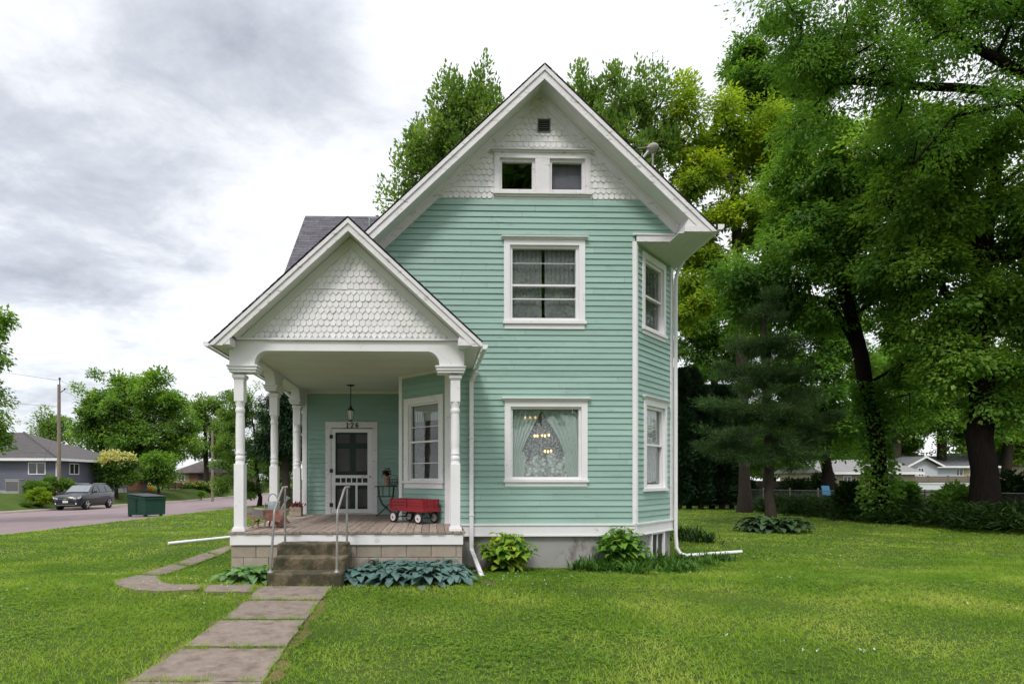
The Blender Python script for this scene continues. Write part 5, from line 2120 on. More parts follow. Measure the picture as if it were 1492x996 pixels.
def build_house_plants():
    p = G(738, 832)
    broad_bush('hydrangea_bush', 'yellow green hydrangea bush against the bare concrete foundation', 'bush', p.x, p.y, 0.66, 1.05, L_HYD, 5, stems=38, leaf=0.18)
    p = G(906, 829)
    broad_bush('hydrangea_bush', 'taller deep green hydrangea bush rising from the daylily bed by the corner', 'bush', p.x, p.y, 0.74, 0.98, L_HYD2, 6, stems=36, leaf=0.175)
    # day lilies in clumps along the foundation
    rng = random.Random(12)
    pts = []
    for x, y in ((845, 831), (862, 829), (880, 832), (935, 830), (952, 826), (968, 829), (985, 824), (1000, 826), (1016, 820), (1031, 823), (1046, 816), (1058, 817), (960, 819), (994, 815), (1022, 812), (925, 836), (978, 834), (1008, 832), (940, 822)):
        p = G(x, y)
        mb = MB()
        z = gz(p.x, p.y)
        for k in range(80):
            az = rng.uniform(0, 2 * PI)
            q = (p.x + rng.gauss(0, 0.10), p.y + rng.gauss(0, 0.10), z)
            strap(mb, q, az, rng.uniform(0.25, 0.48) * (0.62 if x > 975 else 1), rng.uniform(0.018, 0.036), R(rng.uniform(40, 86)), rng.uniform(0.15, 0.6), 5)
        tag(mb.build('daylily_clump', L_LILY, recalc=False), 'clump of strappy green leaves in the bed round the cutaway house corner', 'daylily', 'strappy leaved clumps by the foundation')
    for i, (x, y) in enumerate(((1000, 788), (1014, 784), (1026, 790), (992, 781), (1005, 777))):
        p = G(x, y)
        mb = MB()
        z = gz(p.x, p.y)
        for k in range(45):
            strap(mb, (p.x + rng.gauss(0, 0.2), p.y + rng.gauss(0, 0.2), z), rng.uniform(0, 2 * PI), rng.uniform(0.3, 0.6), rng.uniform(0.03, 0.055), R(rng.uniform(40, 85)), rng.uniform(0.2, 0.7), 4)
        tag(mb.build('daylily_clump', L_UNDER, recalc=False), 'dark leafy clump behind the white corner downspout', 'daylily', 'leafy clumps along the side of the house')


build_house_plants()


def build_planters():
    # wooden box with maroon flowers by the far post
    Yb = 12.75
    x0, x1 = wx(423.5, Yb), wx(440, Yb)
    t = thing('planter_box', 'small grey wooden planter box with maroon flowers at the back of the porch', 'planter', ((x0 + x1) / 2, Yb, PZ))
    wood = pm('grey_crate_wood', (0.33, 0.27, 0.22), 0.9, 0.2, 8, bump=0.2, island=0.1)
    mb = MB()
    zt = wz(430, 737.5, Yb)
    for k in range(2):
        za, zb_ = PZ + 0.005 + (zt - PZ) * k / 2, PZ + (zt - PZ) * (k + 1) / 2
        mb.box(x0, x1, Yb - 0.11, Yb - 0.095, za, zb_)
        mb.box(x0, x1, Yb + 0.095, Yb + 0.11, za, zb_)
        mb.box(x0 + 0.001, x0 + 0.015, Yb - 0.094, Yb + 0.094, za, zb_)
        mb.box(x1 - 0.015, x1 - 0.001, Yb - 0.094, Yb + 0.094, za, zb_)
    mb.box(x0 + 0.016, x1 - 0.016, Yb - 0.09, Yb + 0.09, PZ + 0.01, zt - 0.03)
    mb.build('box', wood, t)
    rng = np.random.default_rng(4)
    C = np.array([(x0 + x1) / 2, Yb, zt]) + rng.normal(size=(170, 3)) * np.array([0.08, 0.06, 0.03]) + np.array([0, 0, 0.025])
    V, F = leaf_quads(C, unit(rng.normal(size=C.shape) + [0, 0, 0.6]), unit(rng.normal(size=C.shape)), 0.045, 0.04)
    np_mesh('flowers', V, F, L_MAROON, t)
    # iron treadle table
    Yb = 12.55
    x0, x1 = wx(546.5, Yb), wx(579, Yb)
    zt = wz(562, 707.5, Yb)
    t = thing('treadle_table', 'small dark iron framed plant table beside the screen door', 'table', ((x0 + x1) / 2, Yb, PZ))
    mb = MB()
    mb.box(x0, x1, Yb - 0.16, Yb + 0.16, zt - 0.02, zt)
    mb.build('tabletop', pm('dark_table_wood', (0.05, 0.035, 0.03), 0.6, 0.3), t, bevel=0.004)
    mb = MB()
    zs = wz(562, 722.5, Yb)
    mb.box(x0 + 0.05, x1 - 0.06, Yb - 0.15, Yb + 0.15, zs - 0.012, zs)
    mb.build('shelf', pm('brown_shelf_wood', (0.16, 0.09, 0.06), 0.7, 0.3), t)
    for y in (Yb - 0.13, Yb + 0.13):
        mb = MB()
        xa, xb = x0 + 0.07, x1 - 0.08
        mb.tube([(xa, y, zt - 0.02), (xa + 0.02, y, zs), (xa + 0.09, y, PZ + 0.28), (xb + 0.03, y, PZ + 0.01)], 0.011, 6)
        mb.tube([(xb, y, zt - 0.02), (xb - 0.02, y, zs), (xb - 0.09, y, PZ + 0.28), (xa - 0.03, y, PZ + 0.01)], 0.011, 6)
        mb.tube([(xa + 0.02, y, zs - 0.01), (xb - 0.02, y, zs - 0.01)], 0.008, 6)
        mb.tube([(xa + 0.1, y, zt - 0.02), (xa + 0.1, y, zs)], 0.006, 5)
        mb.tube([(xb - 0.1, y, zt - 0.02), (xb - 0.1, y, zs)], 0.006, 5)
        mb.build('leg_frame', M['black'], t)
    # terracotta pot and its plant
    px = wx(563.5, Yb)
    t = thing('flower_pot', 'tall pinkish clay pot with dark red flowers on the iron table', 'flower pot', (px, Yb, zt))
    mb = MB()
    h = wz(563, 693.5, Yb) - zt
    mb.lathe((px, Yb, zt), [(0.0, 0.001), (0.062, 0.001), (0.068, 0.01), (0.076, h - 0.03), (0.084, h - 0.028), (0.086, h), (0.074, h), (0.07, h - 0.02), (0.0, h - 0.025)], 16)
    mb.build('pot', pm('pale_clay', (0.44, 0.29, 0.22), 0.8, 0.12), t)
    C = np.array([px, Yb, zt + h + 0.06]) + rng.normal(size=(150, 3)) * np.array([0.045, 0.04, 0.05])
    V, F = leaf_quads(C, unit(rng.normal(size=C.shape) + [0, 0, 0.5]), unit(rng.normal(size=C.shape)), 0.05, 0.035)
    np_mesh('flowers', V, F, leaf_mat('dark_red_flowers', (0.03, 0.02, 0.012), (0.075, 0.016, 0.014), (0.12, 0.02, 0.02), 8), t)
    bx = wx(573.5, Yb)
    t = thing('wire_basket', 'round black wire basket beside the clay pot on the iron table', 'basket', (bx, Yb, zt))
    mb = MB()
    for k in range(14):
        a = 2 * PI * k / 14
        mb.tube([(bx + 0.06 * math.cos(a), Yb + 0.06 * math.sin(a), zt + 0.006), (bx + 0.10 * math.cos(a), Yb + 0.10 * math.sin(a), zt + 0.08), (bx + 0.085 * math.cos(a), Yb + 0.085 * math.sin(a), zt + 0.16)], 0.004, 4)
    for r_, z in ((0.06, 0.006), (0.098, 0.08), (0.088, 0.155)):
        mb.tube([(bx + r_ * math.cos(2 * PI * k / 20), Yb + r_ * math.sin(2 * PI * k / 20), zt + z) for k in range(21)], 0.005, 5)
    mb.tube([(bx - 0.085 * math.cos(a), Yb, zt + 0.155 + 0.09 * math.sin(a)) for a in [PI * i / 10 for i in range(11)]], 0.005, 5)
    mb.build('basket_wires', M['black'], t)


build_planters()

# ================================================================== TREES
def blob(x, y, rx, ry, Y, rd=None):
    s = Y / 813
    return (np.array(at(x, y, Y)), np.array([rx * s, (rd if rd is not None else (rx + ry) / 2 * s), ry * s]))


def tree(name, label, path, r0, blobs, mat, n_leaves, L, W, seed, clusters=140, sig=0.45, droop=0.25, bark='bark', group=None, flat=0.7, shell=0.5, narrow=False, step=1.0, fork=0.35, extra_path=(), cat='tree'):
    """trunk along path, limbs grown out to leaf clusters that fill the lumps of the crown"""
    rng = np.random.default_rng(seed)
    path = [np.array(p, float) for p in path]
    t = thing(name, label, cat, tuple(path[0]), 0, group)
    vol = np.array([float(np.prod(b[1])) for b in blobs]) ** 0.7
    ks = np.maximum(2, (vol / vol.sum() * clusters).astype(int))
    tips, cen = [], []
    for (c, r), k in zip(blobs, ks):
        d = unit(rng.normal(size=(k, 3)))
        rr = shell + (1 - shell) * rng.random((k, 1)) ** 0.6
        rr = np.where(rng.random((k, 1)) < 0.22, rng.random((k, 1)) * 0.7, rr)
        tips.append(c + d * rr * r)
        cen.append(np.repeat(c[None], k, 0))
    tips, cen = np.concatenate(tips), np.concatenate(cen)
    ok = tips[:, 2] > ground_z(tips[:, 0], tips[:, 1]) + 0.5
    tips, cen = tips[ok], cen[ok]
    # --- wood
    nodes, par = [], []
    def add_path(pts, parent):
        prev = parent
        for a, b in zip(pts[:-1], pts[1:]):
            m = max(1, int(np.linalg.norm(b - a) / step))
            for k in range(1, m + 1):
                q = a + (b - a) * k / m
                if k < m:
                    q = q + rng.normal(size=3) * 0.05 * np.array([1, 1, 0.3])
                nodes.append(q)
                par.append(prev)
                prev = len(nodes) - 1
        return prev
    nodes.append(path[0])
    par.append(-1)
    add_path(path, 0)
    n_trunk = len(nodes)
    for ep in extra_path:
        e0 = np.array(ep[0], float)
        j = int(np.argmin(np.linalg.norm(np.array(nodes[:n_trunk]) - e0, axis=1)))
        add_path([nodes[j]] + [np.array(q, float) for q in ep[1:]], j)
    chains = []
    low = len(path) > 2
    order = np.argsort(np.min(np.linalg.norm(tips[:, None] - np.array(nodes)[None, n_trunk // 2:], axis=2), axis=1))
    arr = np.zeros((len(nodes) + len(tips) * 12, 3))
    arr[:len(nodes)] = nodes
    cnt_nodes = len(nodes)
    first = max(1, int(n_trunk * fork))
    for i in order:
        p = tips[i]
        A = arr[first:cnt_nodes]
        dv = np.linalg.norm(A - p, axis=1) + 0.5 * np.maximum(0, A[:, 2] - p[2])
        j = int(np.argmin(dv)) + first
        a = arr[j].copy()
        D = np.linalg.norm(p - a)
        m = min(8, max(1, int(D / step)))
        prev = j
        bend = rng.normal(size=3) * 0.10 * D
        for k in range(1, m + 1):
            s = k / m
            q = a + (p - a) * s + bend * math.sin(PI * s) + np.array([0, 0, 0.10 * D * math.sin(PI * s)])
            arr[cnt_nodes] = q
            par.append(prev)
            prev = cnt_nodes
            cnt_nodes += 1
    nodes = arr[:cnt_nodes]
    kids = [[] for _ in range(cnt_nodes)]
    load = np.ones(cnt_nodes)
    for i in range(cnt_nodes - 1, 0, -1):
        kids[par[i]].append(i)
        load[par[i]] += load[i]
    rad = r0 * np.sqrt(load / load[0]) * 0.92
    rad = np.maximum(rad, 0.012 * L / 0.16)
    tr = np.arange(n_trunk) / max(1, n_trunk - 1)
    rad[:n_trunk] = np.maximum(rad[:n_trunk], r0 * (1 - 0.62 * tr))
    rad[0] = r0 * 1.45
    if n_trunk > 2:
        rad[1] = max(rad[1], r0 * 1.1)
    mb = MB()
    stack = [0]
    started = set()
    for i in range(cnt_nodes):
        for q in sorted(kids[i], key=lambda k: -load[k])[(1 if i in started else 0):] if False else kids[i]:
            pass
    def chain_from(i, parent):
        pts, rr = [], []
        if parent >= 0:
            pts.append(nodes[parent])
            rr.append(min(rad[parent], rad[i] * 1.25))
        while True:
            pts.append(nodes[i])
            rr.append(rad[i])
            ks_ = sorted(kids[i], key=lambda k: -load[k])
            for k in ks_[1:]:
                todo.append((k, i))
            if not ks_:
                break
            i = ks_[0]
        rr[-1] *= 0.4
        if len(pts) > 1:
            n = 12 if rr[0] > 0.2 else (8 if rr[0] > 0.07 else (5 if rr[0] > 0.03 else 4))
            mb.tube([Vector(p) for p in pts], rr, n, False)
    todo = [(0, -1)]
    while todo:
        i, p = todo.pop()
        chain_from(i, p)
    mb.build('trunk', M[bark], t, recalc=False)
    # --- leaves
    per = n_leaves // len(tips)
    w = rng.uniform(0.3, 1.7, len(tips))
    cnts = np.maximum(4, (per * w / w.mean()).astype(int))
    idx = np.repeat(np.arange(len(tips)), cnts)
    sg = sig * rng.uniform(0.7, 1.35, len(tips))
    off = rng.normal(size=(len(idx), 3))
    ln = np.linalg.norm(off, axis=1, keepdims=True)
    off = off / ln * np.where(ln > 2.1, 2.1 * rng.random((len(idx), 1)) ** 0.5, ln) * sg[idx, None] * np.array([1, 1, flat])
    C = tips[idx] + off
    C[:, 2] -= droop * (np.hypot(off[:, 0], off[:, 1]) ** 2) / np.maximum(sg[idx], 0.05) * 0.5
    g = ground_z(C[:, 0], C[:, 1]) + 0.1
    C[:, 2] = np.maximum(C[:, 2], g)
    out = unit(tips - cen)[idx]
    A = unit(unit(off) * 0.7 + out * 0.45 + rng.normal(size=C.shape) * 0.45 + np.array([0, 0, -droop]))
    Nn = unit(rng.normal(size=C.shape) * 0.38 + np.array([0, 0, 0.9]) + out * 0.25 + unit(off) * 0.35)
    sz = rng.uniform(0.5, 1.35, len(C)) * rng.uniform(0.8, 1.15, len(tips))[idx]
    V, F = leaf_quads(C, A, Nn, L * sz * rng.uniform(0.85, 1.25, len(C)), W * sz)
    np_mesh('crown', V, F, mat, t)
    return t


def B(Y, *specs, rd=None):
    return [blob(x, y, rx, ry, Y, rd) for (x, y, rx, ry) in specs]


def gp(X, Y, dz=0.0):
    return (X, Y, gz(X, Y) + dz)


def P2(Y, *pts):
    return [tuple(at(x, y, Y)) for x, y in pts]


def build_trees():
    # --- the big trees over the side yard
    Y = 19.0
    tree('shade_tree', 'massive dark trunked shade tree at the edge of the yard beside the white house', [gp(wx(1437, Y), Y)] + P2(Y, (1427, 640), (1424, 520), (1430, 420), (1438, 330), (1455, 230)), 0.40,
         B(Y, (1480, 600, 50, 36), (1445, 570, 60, 28), (1320, 195, 70, 42), (1400, 230, 95, 60), (1470, 290, 80, 80), (1400, 330, 90, 50), (1330, 300, 70, 55), (1460, 430, 60, 60), (1380, 440, 70, 45), (1480, 530, 60, 50), (1400, 520, 55, 35), (1320, 390, 60, 45), (1550, 350, 70, 120), (1340, 480, 50, 35)),
         L_MAPLE, 100000, 0.15, 0.10, 101, clusters=250, sig=0.36, bark='bark_dark', droop=0.45,
         extra_path=[P2(Y, (1432, 400), (1400, 292), (1330, 288), (1290, 296)), P2(Y, (1425, 500), (1370, 410), (1300, 380))])
    Y = 22.5
    tree('shade_tree', 'leaning dark trunked shade tree with ivy on its foot by the chain link fence', [gp(wx(1287, Y), Y)] + P2(Y, (1281, 690), (1270, 600), (1255, 520), (1240, 460), (1225, 380), (1210, 300)), 0.30,
         B(Y, (1200, 250, 85, 55), (1170, 320, 55, 45), (1230, 330, 75, 60), (1150, 385, 85, 40), (1085, 395, 50, 32), (1270, 290, 60, 60), (1280, 410, 60, 45), (1310, 545, 45, 30), (1325, 590, 40, 24), (1200, 440, 70, 30), (1110, 430, 50, 35)),
         L_DARK, 90000, 0.16, 0.09, 102, clusters=200, sig=0.38, bark='bark_dark', droop=0.5,
         extra_path=[P2(Y, (1250, 500), (1210, 440), (1140, 425)), P2(Y, (1245, 470), (1290, 430), (1320, 420))])
    Y = 15.5
    tree('elm_tree', 'tall elm reaching long bare limbs and fine leaves over the top of the yard', [gp(wx(1585, Y), Y)] + P2(Y, (1580, 500), (1570, 300), (1560, 150), (1540, 20), (1500, -120)), 0.24,
         B(Y, (1190, 40, 90, 40), (1110, 15, 50, 35), (1290, 30, 85, 55), (1390, 40, 80, 50), (1470, 20, 70, 60), (1250, 115, 90, 38), (1190, 170, 50, 32), (1340, 100, 60, 35), (1370, 175, 70, 38), (1440, 150, 60, 40), (1450, -70, 140, 70), (1290, -70, 120, 60), (1560, 60, 90, 100), (1600, 250, 80, 120), (1160, 95, 60, 28)),
         L_DARK, 82000, 0.12, 0.054, 103, clusters=290, sig=0.32, bark='bark_dark', droop=0.5,
         extra_path=[P2(Y, (1562, 200), (1490, 140), (1400, 128), (1318, 125), (1240, 118)), P2(Y, (1555, 130), (1450, 85), (1380, 45), (1330, 0)), P2(Y, (1565, 230), (1480, 150), (1390, 170), (1330, 240), (1290, 300))])
    Y = 31
    tree('yellow_green_tree', 'bright yellow green tree just behind the house gable', [gp(wx(1085, Y), Y)] + P2(Y, (1082, 600), (1080, 480), (1075, 380), (1070, 280)), 0.30,
         B(Y, (1060, 215, 50, 45), (1015, 250, 40, 55), (1120, 190, 55, 45), (1150, 240, 50, 45), (1020, 340, 42, 50), (1040, 395, 45, 38), (985, 200, 26, 45), (1095, 290, 70, 50), (1050, 160, 35, 28), (1180, 200, 40, 40), (1000, 150, 26, 30), (1195, 260, 40, 45), (1150, 330, 60, 50), (1000, 385, 34, 40), (1012, 440, 45, 34)),
         L_YELLOW, 84000, 0.20, 0.115, 104, clusters=170, sig=0.42, droop=0.35)
    Y = 46
    tree('dark_tree', 'tall dark green tree rising behind the yellow green one', [gp(wx(1120, Y), Y)] + P2(Y, (1118, 500), (1115, 300), (1110, 150)), 0.4,
         B(Y, (1110, 95, 48, 50), (1075, 80, 32, 32), (1150, 130, 48, 50), (1080, 130, 32, 28), (1130, 200, 70, 50), (1180, 110, 40, 50)),
         L_DARK, 36000, 0.28, 0.17, 105, clusters=120, sig=0.5, droop=0.2)
    Y = 41
    tree('maple_tree', 'loose dark maple between the pine and the house corner', [gp(wx(1045, Y), Y)] + P2(Y, (1045, 620), (1042, 540), (1040, 460)), 0.3,
         B(Y, (1015, 445, 42, 35), (1070, 450, 45, 35), (1040, 510, 55, 40), (1005, 560, 28, 40), (1090, 530, 50, 45), (1015, 500, 38, 25)),
         L_DARK, 30000, 0.26, 0.15, 106, clusters=110, sig=0.42, droop=0.4)
    Y = 38
    tree('maple_tree', 'dark leafy maple filling the gap behind the pine and the leaning trunk', [gp(wx(1205, Y), Y)] + P2(Y, (1204, 640), (1202, 560), (1200, 480)), 0.36,
         B(Y, (1190, 500, 60, 50), (1160, 560, 60, 50), (1225, 560, 50, 55), (1190, 620, 60, 40), (1235, 630, 35, 35), (1150, 640, 45, 28), (1215, 480, 60, 40)),
         L_DARK, 42000, 0.24, 0.15, 107, clusters=150, sig=0.45, droop=0.4, bark='bark_dark')
    Y = 62
    k = 0
    for (tx, specs, lb) in ((1306, [(1290, 560, 45, 50), (1320, 520, 50, 55), (1310, 600, 50, 40), (1340, 580, 40, 45), (1270, 610, 30, 35)], 'bright backlit tree behind the brown fence, nearer the leaning trunk'),
                            (1372, [(1365, 540, 50, 55), (1400, 570, 45, 55), (1350, 600, 40, 40), (1420, 610, 45, 40), (1380, 630, 50, 28)], 'bright backlit tree standing behind the white house roof'),
                            (1468, [(1460, 540, 50, 70), (1490, 600, 50, 60), (1440, 620, 40, 40), (1510, 640, 50, 40)], 'bright backlit tree right of the massive dark trunk')):
        tree('maple_tree', lb, [gp(wx(tx, Y), Y)] + P2(Y, (tx, 640), (tx - 3, 560), (tx - 4, 500)), 0.5, B(Y, *specs), L_MAPLE, 22000, 0.36, 0.22, 110 + k, clusters=95, sig=0.65, droop=0.3)
        k += 1
    # --- pine on the lawn
    b = G(1123, 765)
    Y = b.y
    t = tree('pine_tree', 'young dark pine with soft needle clumps on the side lawn', [tuple(b)] + P2(Y, (1121, 690), (1119, 620), (1117, 540), (1118, 450)), 0.17,
             B(Y, (1118, 455, 22, 26), (1100, 500, 38, 22), (1138, 505, 38, 24), (1085, 545, 46, 22), (1150, 555, 48, 24), (1118, 560, 40, 26), (1070, 590, 48, 22), (1165, 605, 52, 26), (1110, 610, 50, 26), (1060, 632, 42, 20), (1180, 645, 46, 24), (1120, 655, 60, 22), (1045, 655, 26, 15), (1085, 665, 45, 16), (1160, 670, 50, 16)),
             L_PINE, 130000, 0.16, 0.014, 120, clusters=210, sig=0.185, droop=-0.3, flat=0.5, step=0.6, fork=0.25)
    # --- dark cedars along the back of the lawn
    rng = np.random.default_rng(8)
    base = None
    for i, (x, h, w_) in enumerate(((990, 600, 13), (1004, 570, 15), (1021, 620, 14), (1037, 585, 15), (1052, 630, 15), (1066, 640, 13))):
        Yc = 35 + 0.6 * (i % 2)
        X = wx(x, Yc)
        z0 = gz(X, Yc)
        H = wz(x, 540 if i < 2 else 565, Yc) - z0
        Wd = w_ * Yc / 813 * 1.25
        if base is None:
            t = thing('cedar_tree', 'very dark columnar cedar in the row behind the house corner', 'tree', (X, Yc, z0), 0, 'dark cedars along the back of the lawn')
            n = 9000
            tt = rng.random(n) ** 0.8
            rr = Wd * (0.35 + 0.75 * np.sin(PI * np.clip(tt * 0.86 + 0.12, 0, 1)))
            lob = 1 + 0.25 * np.sin(tt * 23)
            a = rng.random(n) * 2 * PI
            q = rr * lob * (0.55 + 0.5 * rng.random(n))
            C = np.stack([X + q * np.cos(a), Yc + q * np.sin(a), z0 + 0.25 + tt * (H - 0.25)], 1)
            A = unit(np.stack([np.cos(a), np.sin(a), 0.9 + 0 * a], 1) + rng.normal(size=(n, 3)) * 0.4)
            V, F = leaf_quads(C, A, unit(rng.normal(size=(n, 3))), 0.36, 0.15)
            np_mesh('crown', V, F, L_CEDAR, t)
            mb = MB()
            mb.tube([(X, Yc, z0 - 0.1), (X + 0.05, Yc, z0 + 1.2), (X, Yc, z0 + H * 0.9)], [0.17, 0.13, 0.03], 8)
            mb.build('trunk', M['bark'], t)
            base, H0 = t, H
        else:
            dup(base, (X, Yc, z0), rng.random() * 6, (w_ / 13, w_ / 13, H / H0))
    # --- behind the house
    Y = 29
    tree('silver_maple', 'feathery maple showing over the left slope of the main gable roof', [gp(wx(690, Y), Y)] + P2(Y, (690, 500), (680, 350), (670, 250)), 0.4,
         B(Y, (690, 150, 28, 42), (655, 165, 28, 40), (640, 215, 42, 40), (605, 215, 26, 32), (590, 262, 28, 30), (575, 290, 20, 18), (660, 260, 50, 45), (715, 200, 30, 60)),
         L_SILVER, 17000, 0.22, 0.12, 130, clusters=150, sig=0.21, droop=-0.7, flat=2.5, shell=0.65)
    tree('silver_maple', 'feathery maple showing over the right slope of the main gable roof', [gp(wx(900, Y + 2), Y + 2)] + P2(Y + 2, (900, 500), (895, 350), (890, 230)), 0.4,
         B(Y + 2, (850, 150, 22, 40), (905, 150, 30, 42), (880, 175, 40, 35), (940, 150, 30, 42), (950, 195, 30, 35), (915, 215, 45, 40), (965, 230, 22, 26), (870, 220, 40, 40)),
         L_SILVER, 17000, 0.22, 0.12, 131, clusters=150, sig=0.21, droop=-0.7, flat=2.5, shell=0.65)
    # --- across the street and up the road
    Y = 62
    big = tree('street_maple', 'big round dark maple behind the parked car and the flowering tree', [gp(wx(207, Y), Y)] + P2(Y, (207, 660), (206, 620), (204, 580)), 0.45,
         B(Y, (152, 585, 34, 42), (225, 572, 40, 34), (190, 560, 28, 24), (245, 610, 42, 40), (200, 630, 70, 38), (130, 610, 26, 28), (150, 640, 36, 25), (260, 645, 26, 25), (225, 660, 40, 18), (180, 600, 40, 36)),
         L_MAPLE, 60000, 0.28, 0.19, 140, clusters=150, sig=0.60, droop=0.2)
    Y = 80
    tree('poplar_tree', 'pale loose tree beyond the big maple and the brown house', [gp(wx(300, Y), Y)] + P2(Y, (300, 660), (299, 600)), 0.35,
         B(Y, (288, 610, 20, 34), (308, 595, 18, 26), (325, 620, 22, 36), (300, 640, 26, 26), (340, 600, 16, 26), (318, 655, 28, 20)),
         L_SILVER, 20000, 0.36, 0.2, 141, clusters=90, sig=0.5, droop=-0.1)
    b = G(375, 738)
    Y = b.y + 1.5
    tree('lilac_tree', 'light green multi stemmed tree on the lawn just left of the porch posts', [gp(wx(378, Y), Y)] + P2(Y, (376, 700), (372, 650), (368, 600)), 0.14,
         B(Y, (335, 600, 24, 34), (365, 580, 24, 28), (350, 640, 36, 34), (400, 640, 32, 40), (330, 660, 22, 26), (395, 600, 22, 26), (370, 690, 44, 32), (410, 690, 30, 36), (345, 700, 30, 24), (430, 650, 26, 40), (425, 710, 25, 20), (385, 722, 42, 14)),
         L_LIGHT, 64000, 0.13, 0.08, 142, clusters=190, sig=0.27, droop=0.2, step=0.6, fork=0.2)
    Y = 36
    tree('spruce_tree', 'dark spruce top showing between the porch posts above the lilac', [gp(wx(416, Y), Y)] + P2(Y, (416, 660), (415, 600), (414, 552)), 0.25,
         B(Y, (414, 562, 12, 10), (405, 580, 22, 9), (425, 590, 22, 9), (400, 603, 26, 9), (430, 612, 26, 10), (410, 625, 32, 12), (425, 650, 34, 16), (395, 650, 26, 16)),
         L_CEDAR, 24000, 0.3, 0.06, 143, clusters=170, sig=0.3, droop=0.35)
    Y = 24
    tree('maple_tree', 'maple with drooping green boughs at the edge of the street lawn', [gp(wx(-85, Y), Y)] + P2(Y, (-85, 650), (-80, 560), (-75, 470)), 0.32,
         B(Y, (-28, 468, 44, 32), (-18, 510, 42, 25), (-40, 560, 36, 26), (-28, 600, 38, 22), (-40, 640, 38, 20), (-90, 450, 60, 60), (-100, 560, 70, 60), (-30, 545, 26, 14)),
         L_MAPLE, 40000, 0.17, 0.11, 144, clusters=120, sig=0.32, droop=0.5)
    Y = 66
    tree('thin_tree', 'thin wispy tree rising behind the grey house roof', [gp(wx(80, Y), Y)] + P2(Y, (80, 660), (79, 620)), 0.2,
         B(Y, (72, 612, 16, 14), (86, 620, 14, 16), (66, 630, 14, 12), (90, 640, 20, 16)), L_SILVER, 5000, 0.36, 0.14, 145, clusters=60, sig=0.5, droop=0)
    Y = 48.5
    tree('flowering_tree', 'small round tree topped with creamy yellow blossom beside the parked car', [gp(wx(170, Y), Y)] + P2(Y, (170, 712), (169, 700)), 0.11,
         B(Y, (172, 674, 22, 14), (160, 688, 16, 10), (185, 690, 16, 9), (172, 698, 24, 7)), L_LIGHT, 9000, 0.26, 0.13, 146, clusters=90, sig=0.3, droop=0.1, step=0.6)
    t = bpy.data.objects['flowering_tree']
    rng = np.random.default_rng(5)
    c, r = blob(174, 673, 24, 13, Y)
    d = unit(rng.normal(size=(46, 3)))
    d[:, 2] = np.abs(d[:, 2])
    d[:, 1] = -np.abs(d[:, 1])
    C = np.repeat(c + d * r, 16, 0) + rng.normal(size=(46 * 16, 3)) * 0.17
    V, F = leaf_quads(C, unit(rng.normal(size=C.shape) + [0, 0, 0.6]), unit(rng.normal(size=C.shape)), 0.2, 0.16)
    np_mesh('blossom', V, F, L_FLOWER, t)
    Y = 57
    tree('round_tree', 'small round mid green tree standing right of the flowering one', [gp(wx(231, Y), Y)] + P2(Y, (231, 712), (230, 700)), 0.11,
         B(Y, (230, 675, 22, 15), (222, 692, 20, 11), (240, 692, 18, 12)), L_MAPLE, 11000, 0.26, 0.13, 147, clusters=90, sig=0.32, droop=0.1, step=0.6)
    dup(big, gp(5.5, -24), 1.2, 2.3, label='tall tree across the front street mirrored in the attic window panes', group=None)
    # --- far trees, copies of the street maple
    rng = random.Random(31)
    far = [(-62, 120, 0.9), (-90, 110, 0.8), (-40, 140, 1.0), (-24, 150, 0.9), (-8, 150, 1.05), (12, 120, 1.0), (34, 110, 1.1), (52, 100, 1.05), (72, 92, 1.1), (90, 84, 1.0), (112, 96, 1.15), (62, 118, 1.2), (-120, 130, 1.0), (30, 78, 0.95), (38, 68, 0.9), (46, 74, 1.0), (56, 70, 0.9), (82, 72, 0.9)]
    for (X, Yf, s) in far:
        r = dup(big, gp(X, Yf), rng.uniform(0, 6), s * rng.uniform(0.8, 1.0), label='round leafy tree far off beyond the neighbouring lots', group='far trees beyond the neighbouring lots')


build_trees()

# ================================================================== ACROSS THE STREET
def plain_siding(mb, W, u0, u1, z0, z1, e=0.16, holes=()):
    siding(mb, W, z0, z1, lambda z: (u0, u1), holes, e=e, seed=3)


def small_window(root, W, u0, u1, z0, z1, fr=0.07, div=True, frame_mat='white'):
    mb = MB()
    for a, b, c, d in ((u0, u0 + fr, z0, z1), (u1 - fr, u1, z0, z1), (u0 + fr, u1 - fr, z1 - fr, z1), (u0 + fr, u1 - fr, z0, z0 + fr)):
        W.box(mb, a, b, c, d, -0.02, 0.05)
    if div:
        m = (u0 + u1) / 2
        W.box(mb, m - fr / 2, m + fr / 2, z0 + fr, z1 - fr, -0.02, 0.045)
    f = mb.build('window', M[frame_mat], root)
    g = MB()
    W.box(g, u0 + fr, u1 - fr, z0 + fr, z1 - fr, 0.002, 0.022)
    g.build('pane', M['far_pane'], f)


M['far_pane'] = pm('dark_window_pane', (0.03, 0.035, 0.04), 0.08, 0.3, 3, spec=0.8)
M['grey_wall'] = pm('grey_house_siding', (0.125, 0.130, 0.170), 0.7, 0.08, 2, island=0.05)
M['lilac_wall'] = pm('lilac_grey_siding', (0.115, 0.118, 0.145), 0.7, 0.08, 2, island=0.05)
M['brown_roof'] = pm('brown_roof_shingles', (0.105, 0.085, 0.08), 0.9, 0.25, 5, island=0.2)
M['grey_roof'] = pm('grey_brown_roof', (0.085, 0.077, 0.078), 0.9, 0.2, 4, island=0.15)


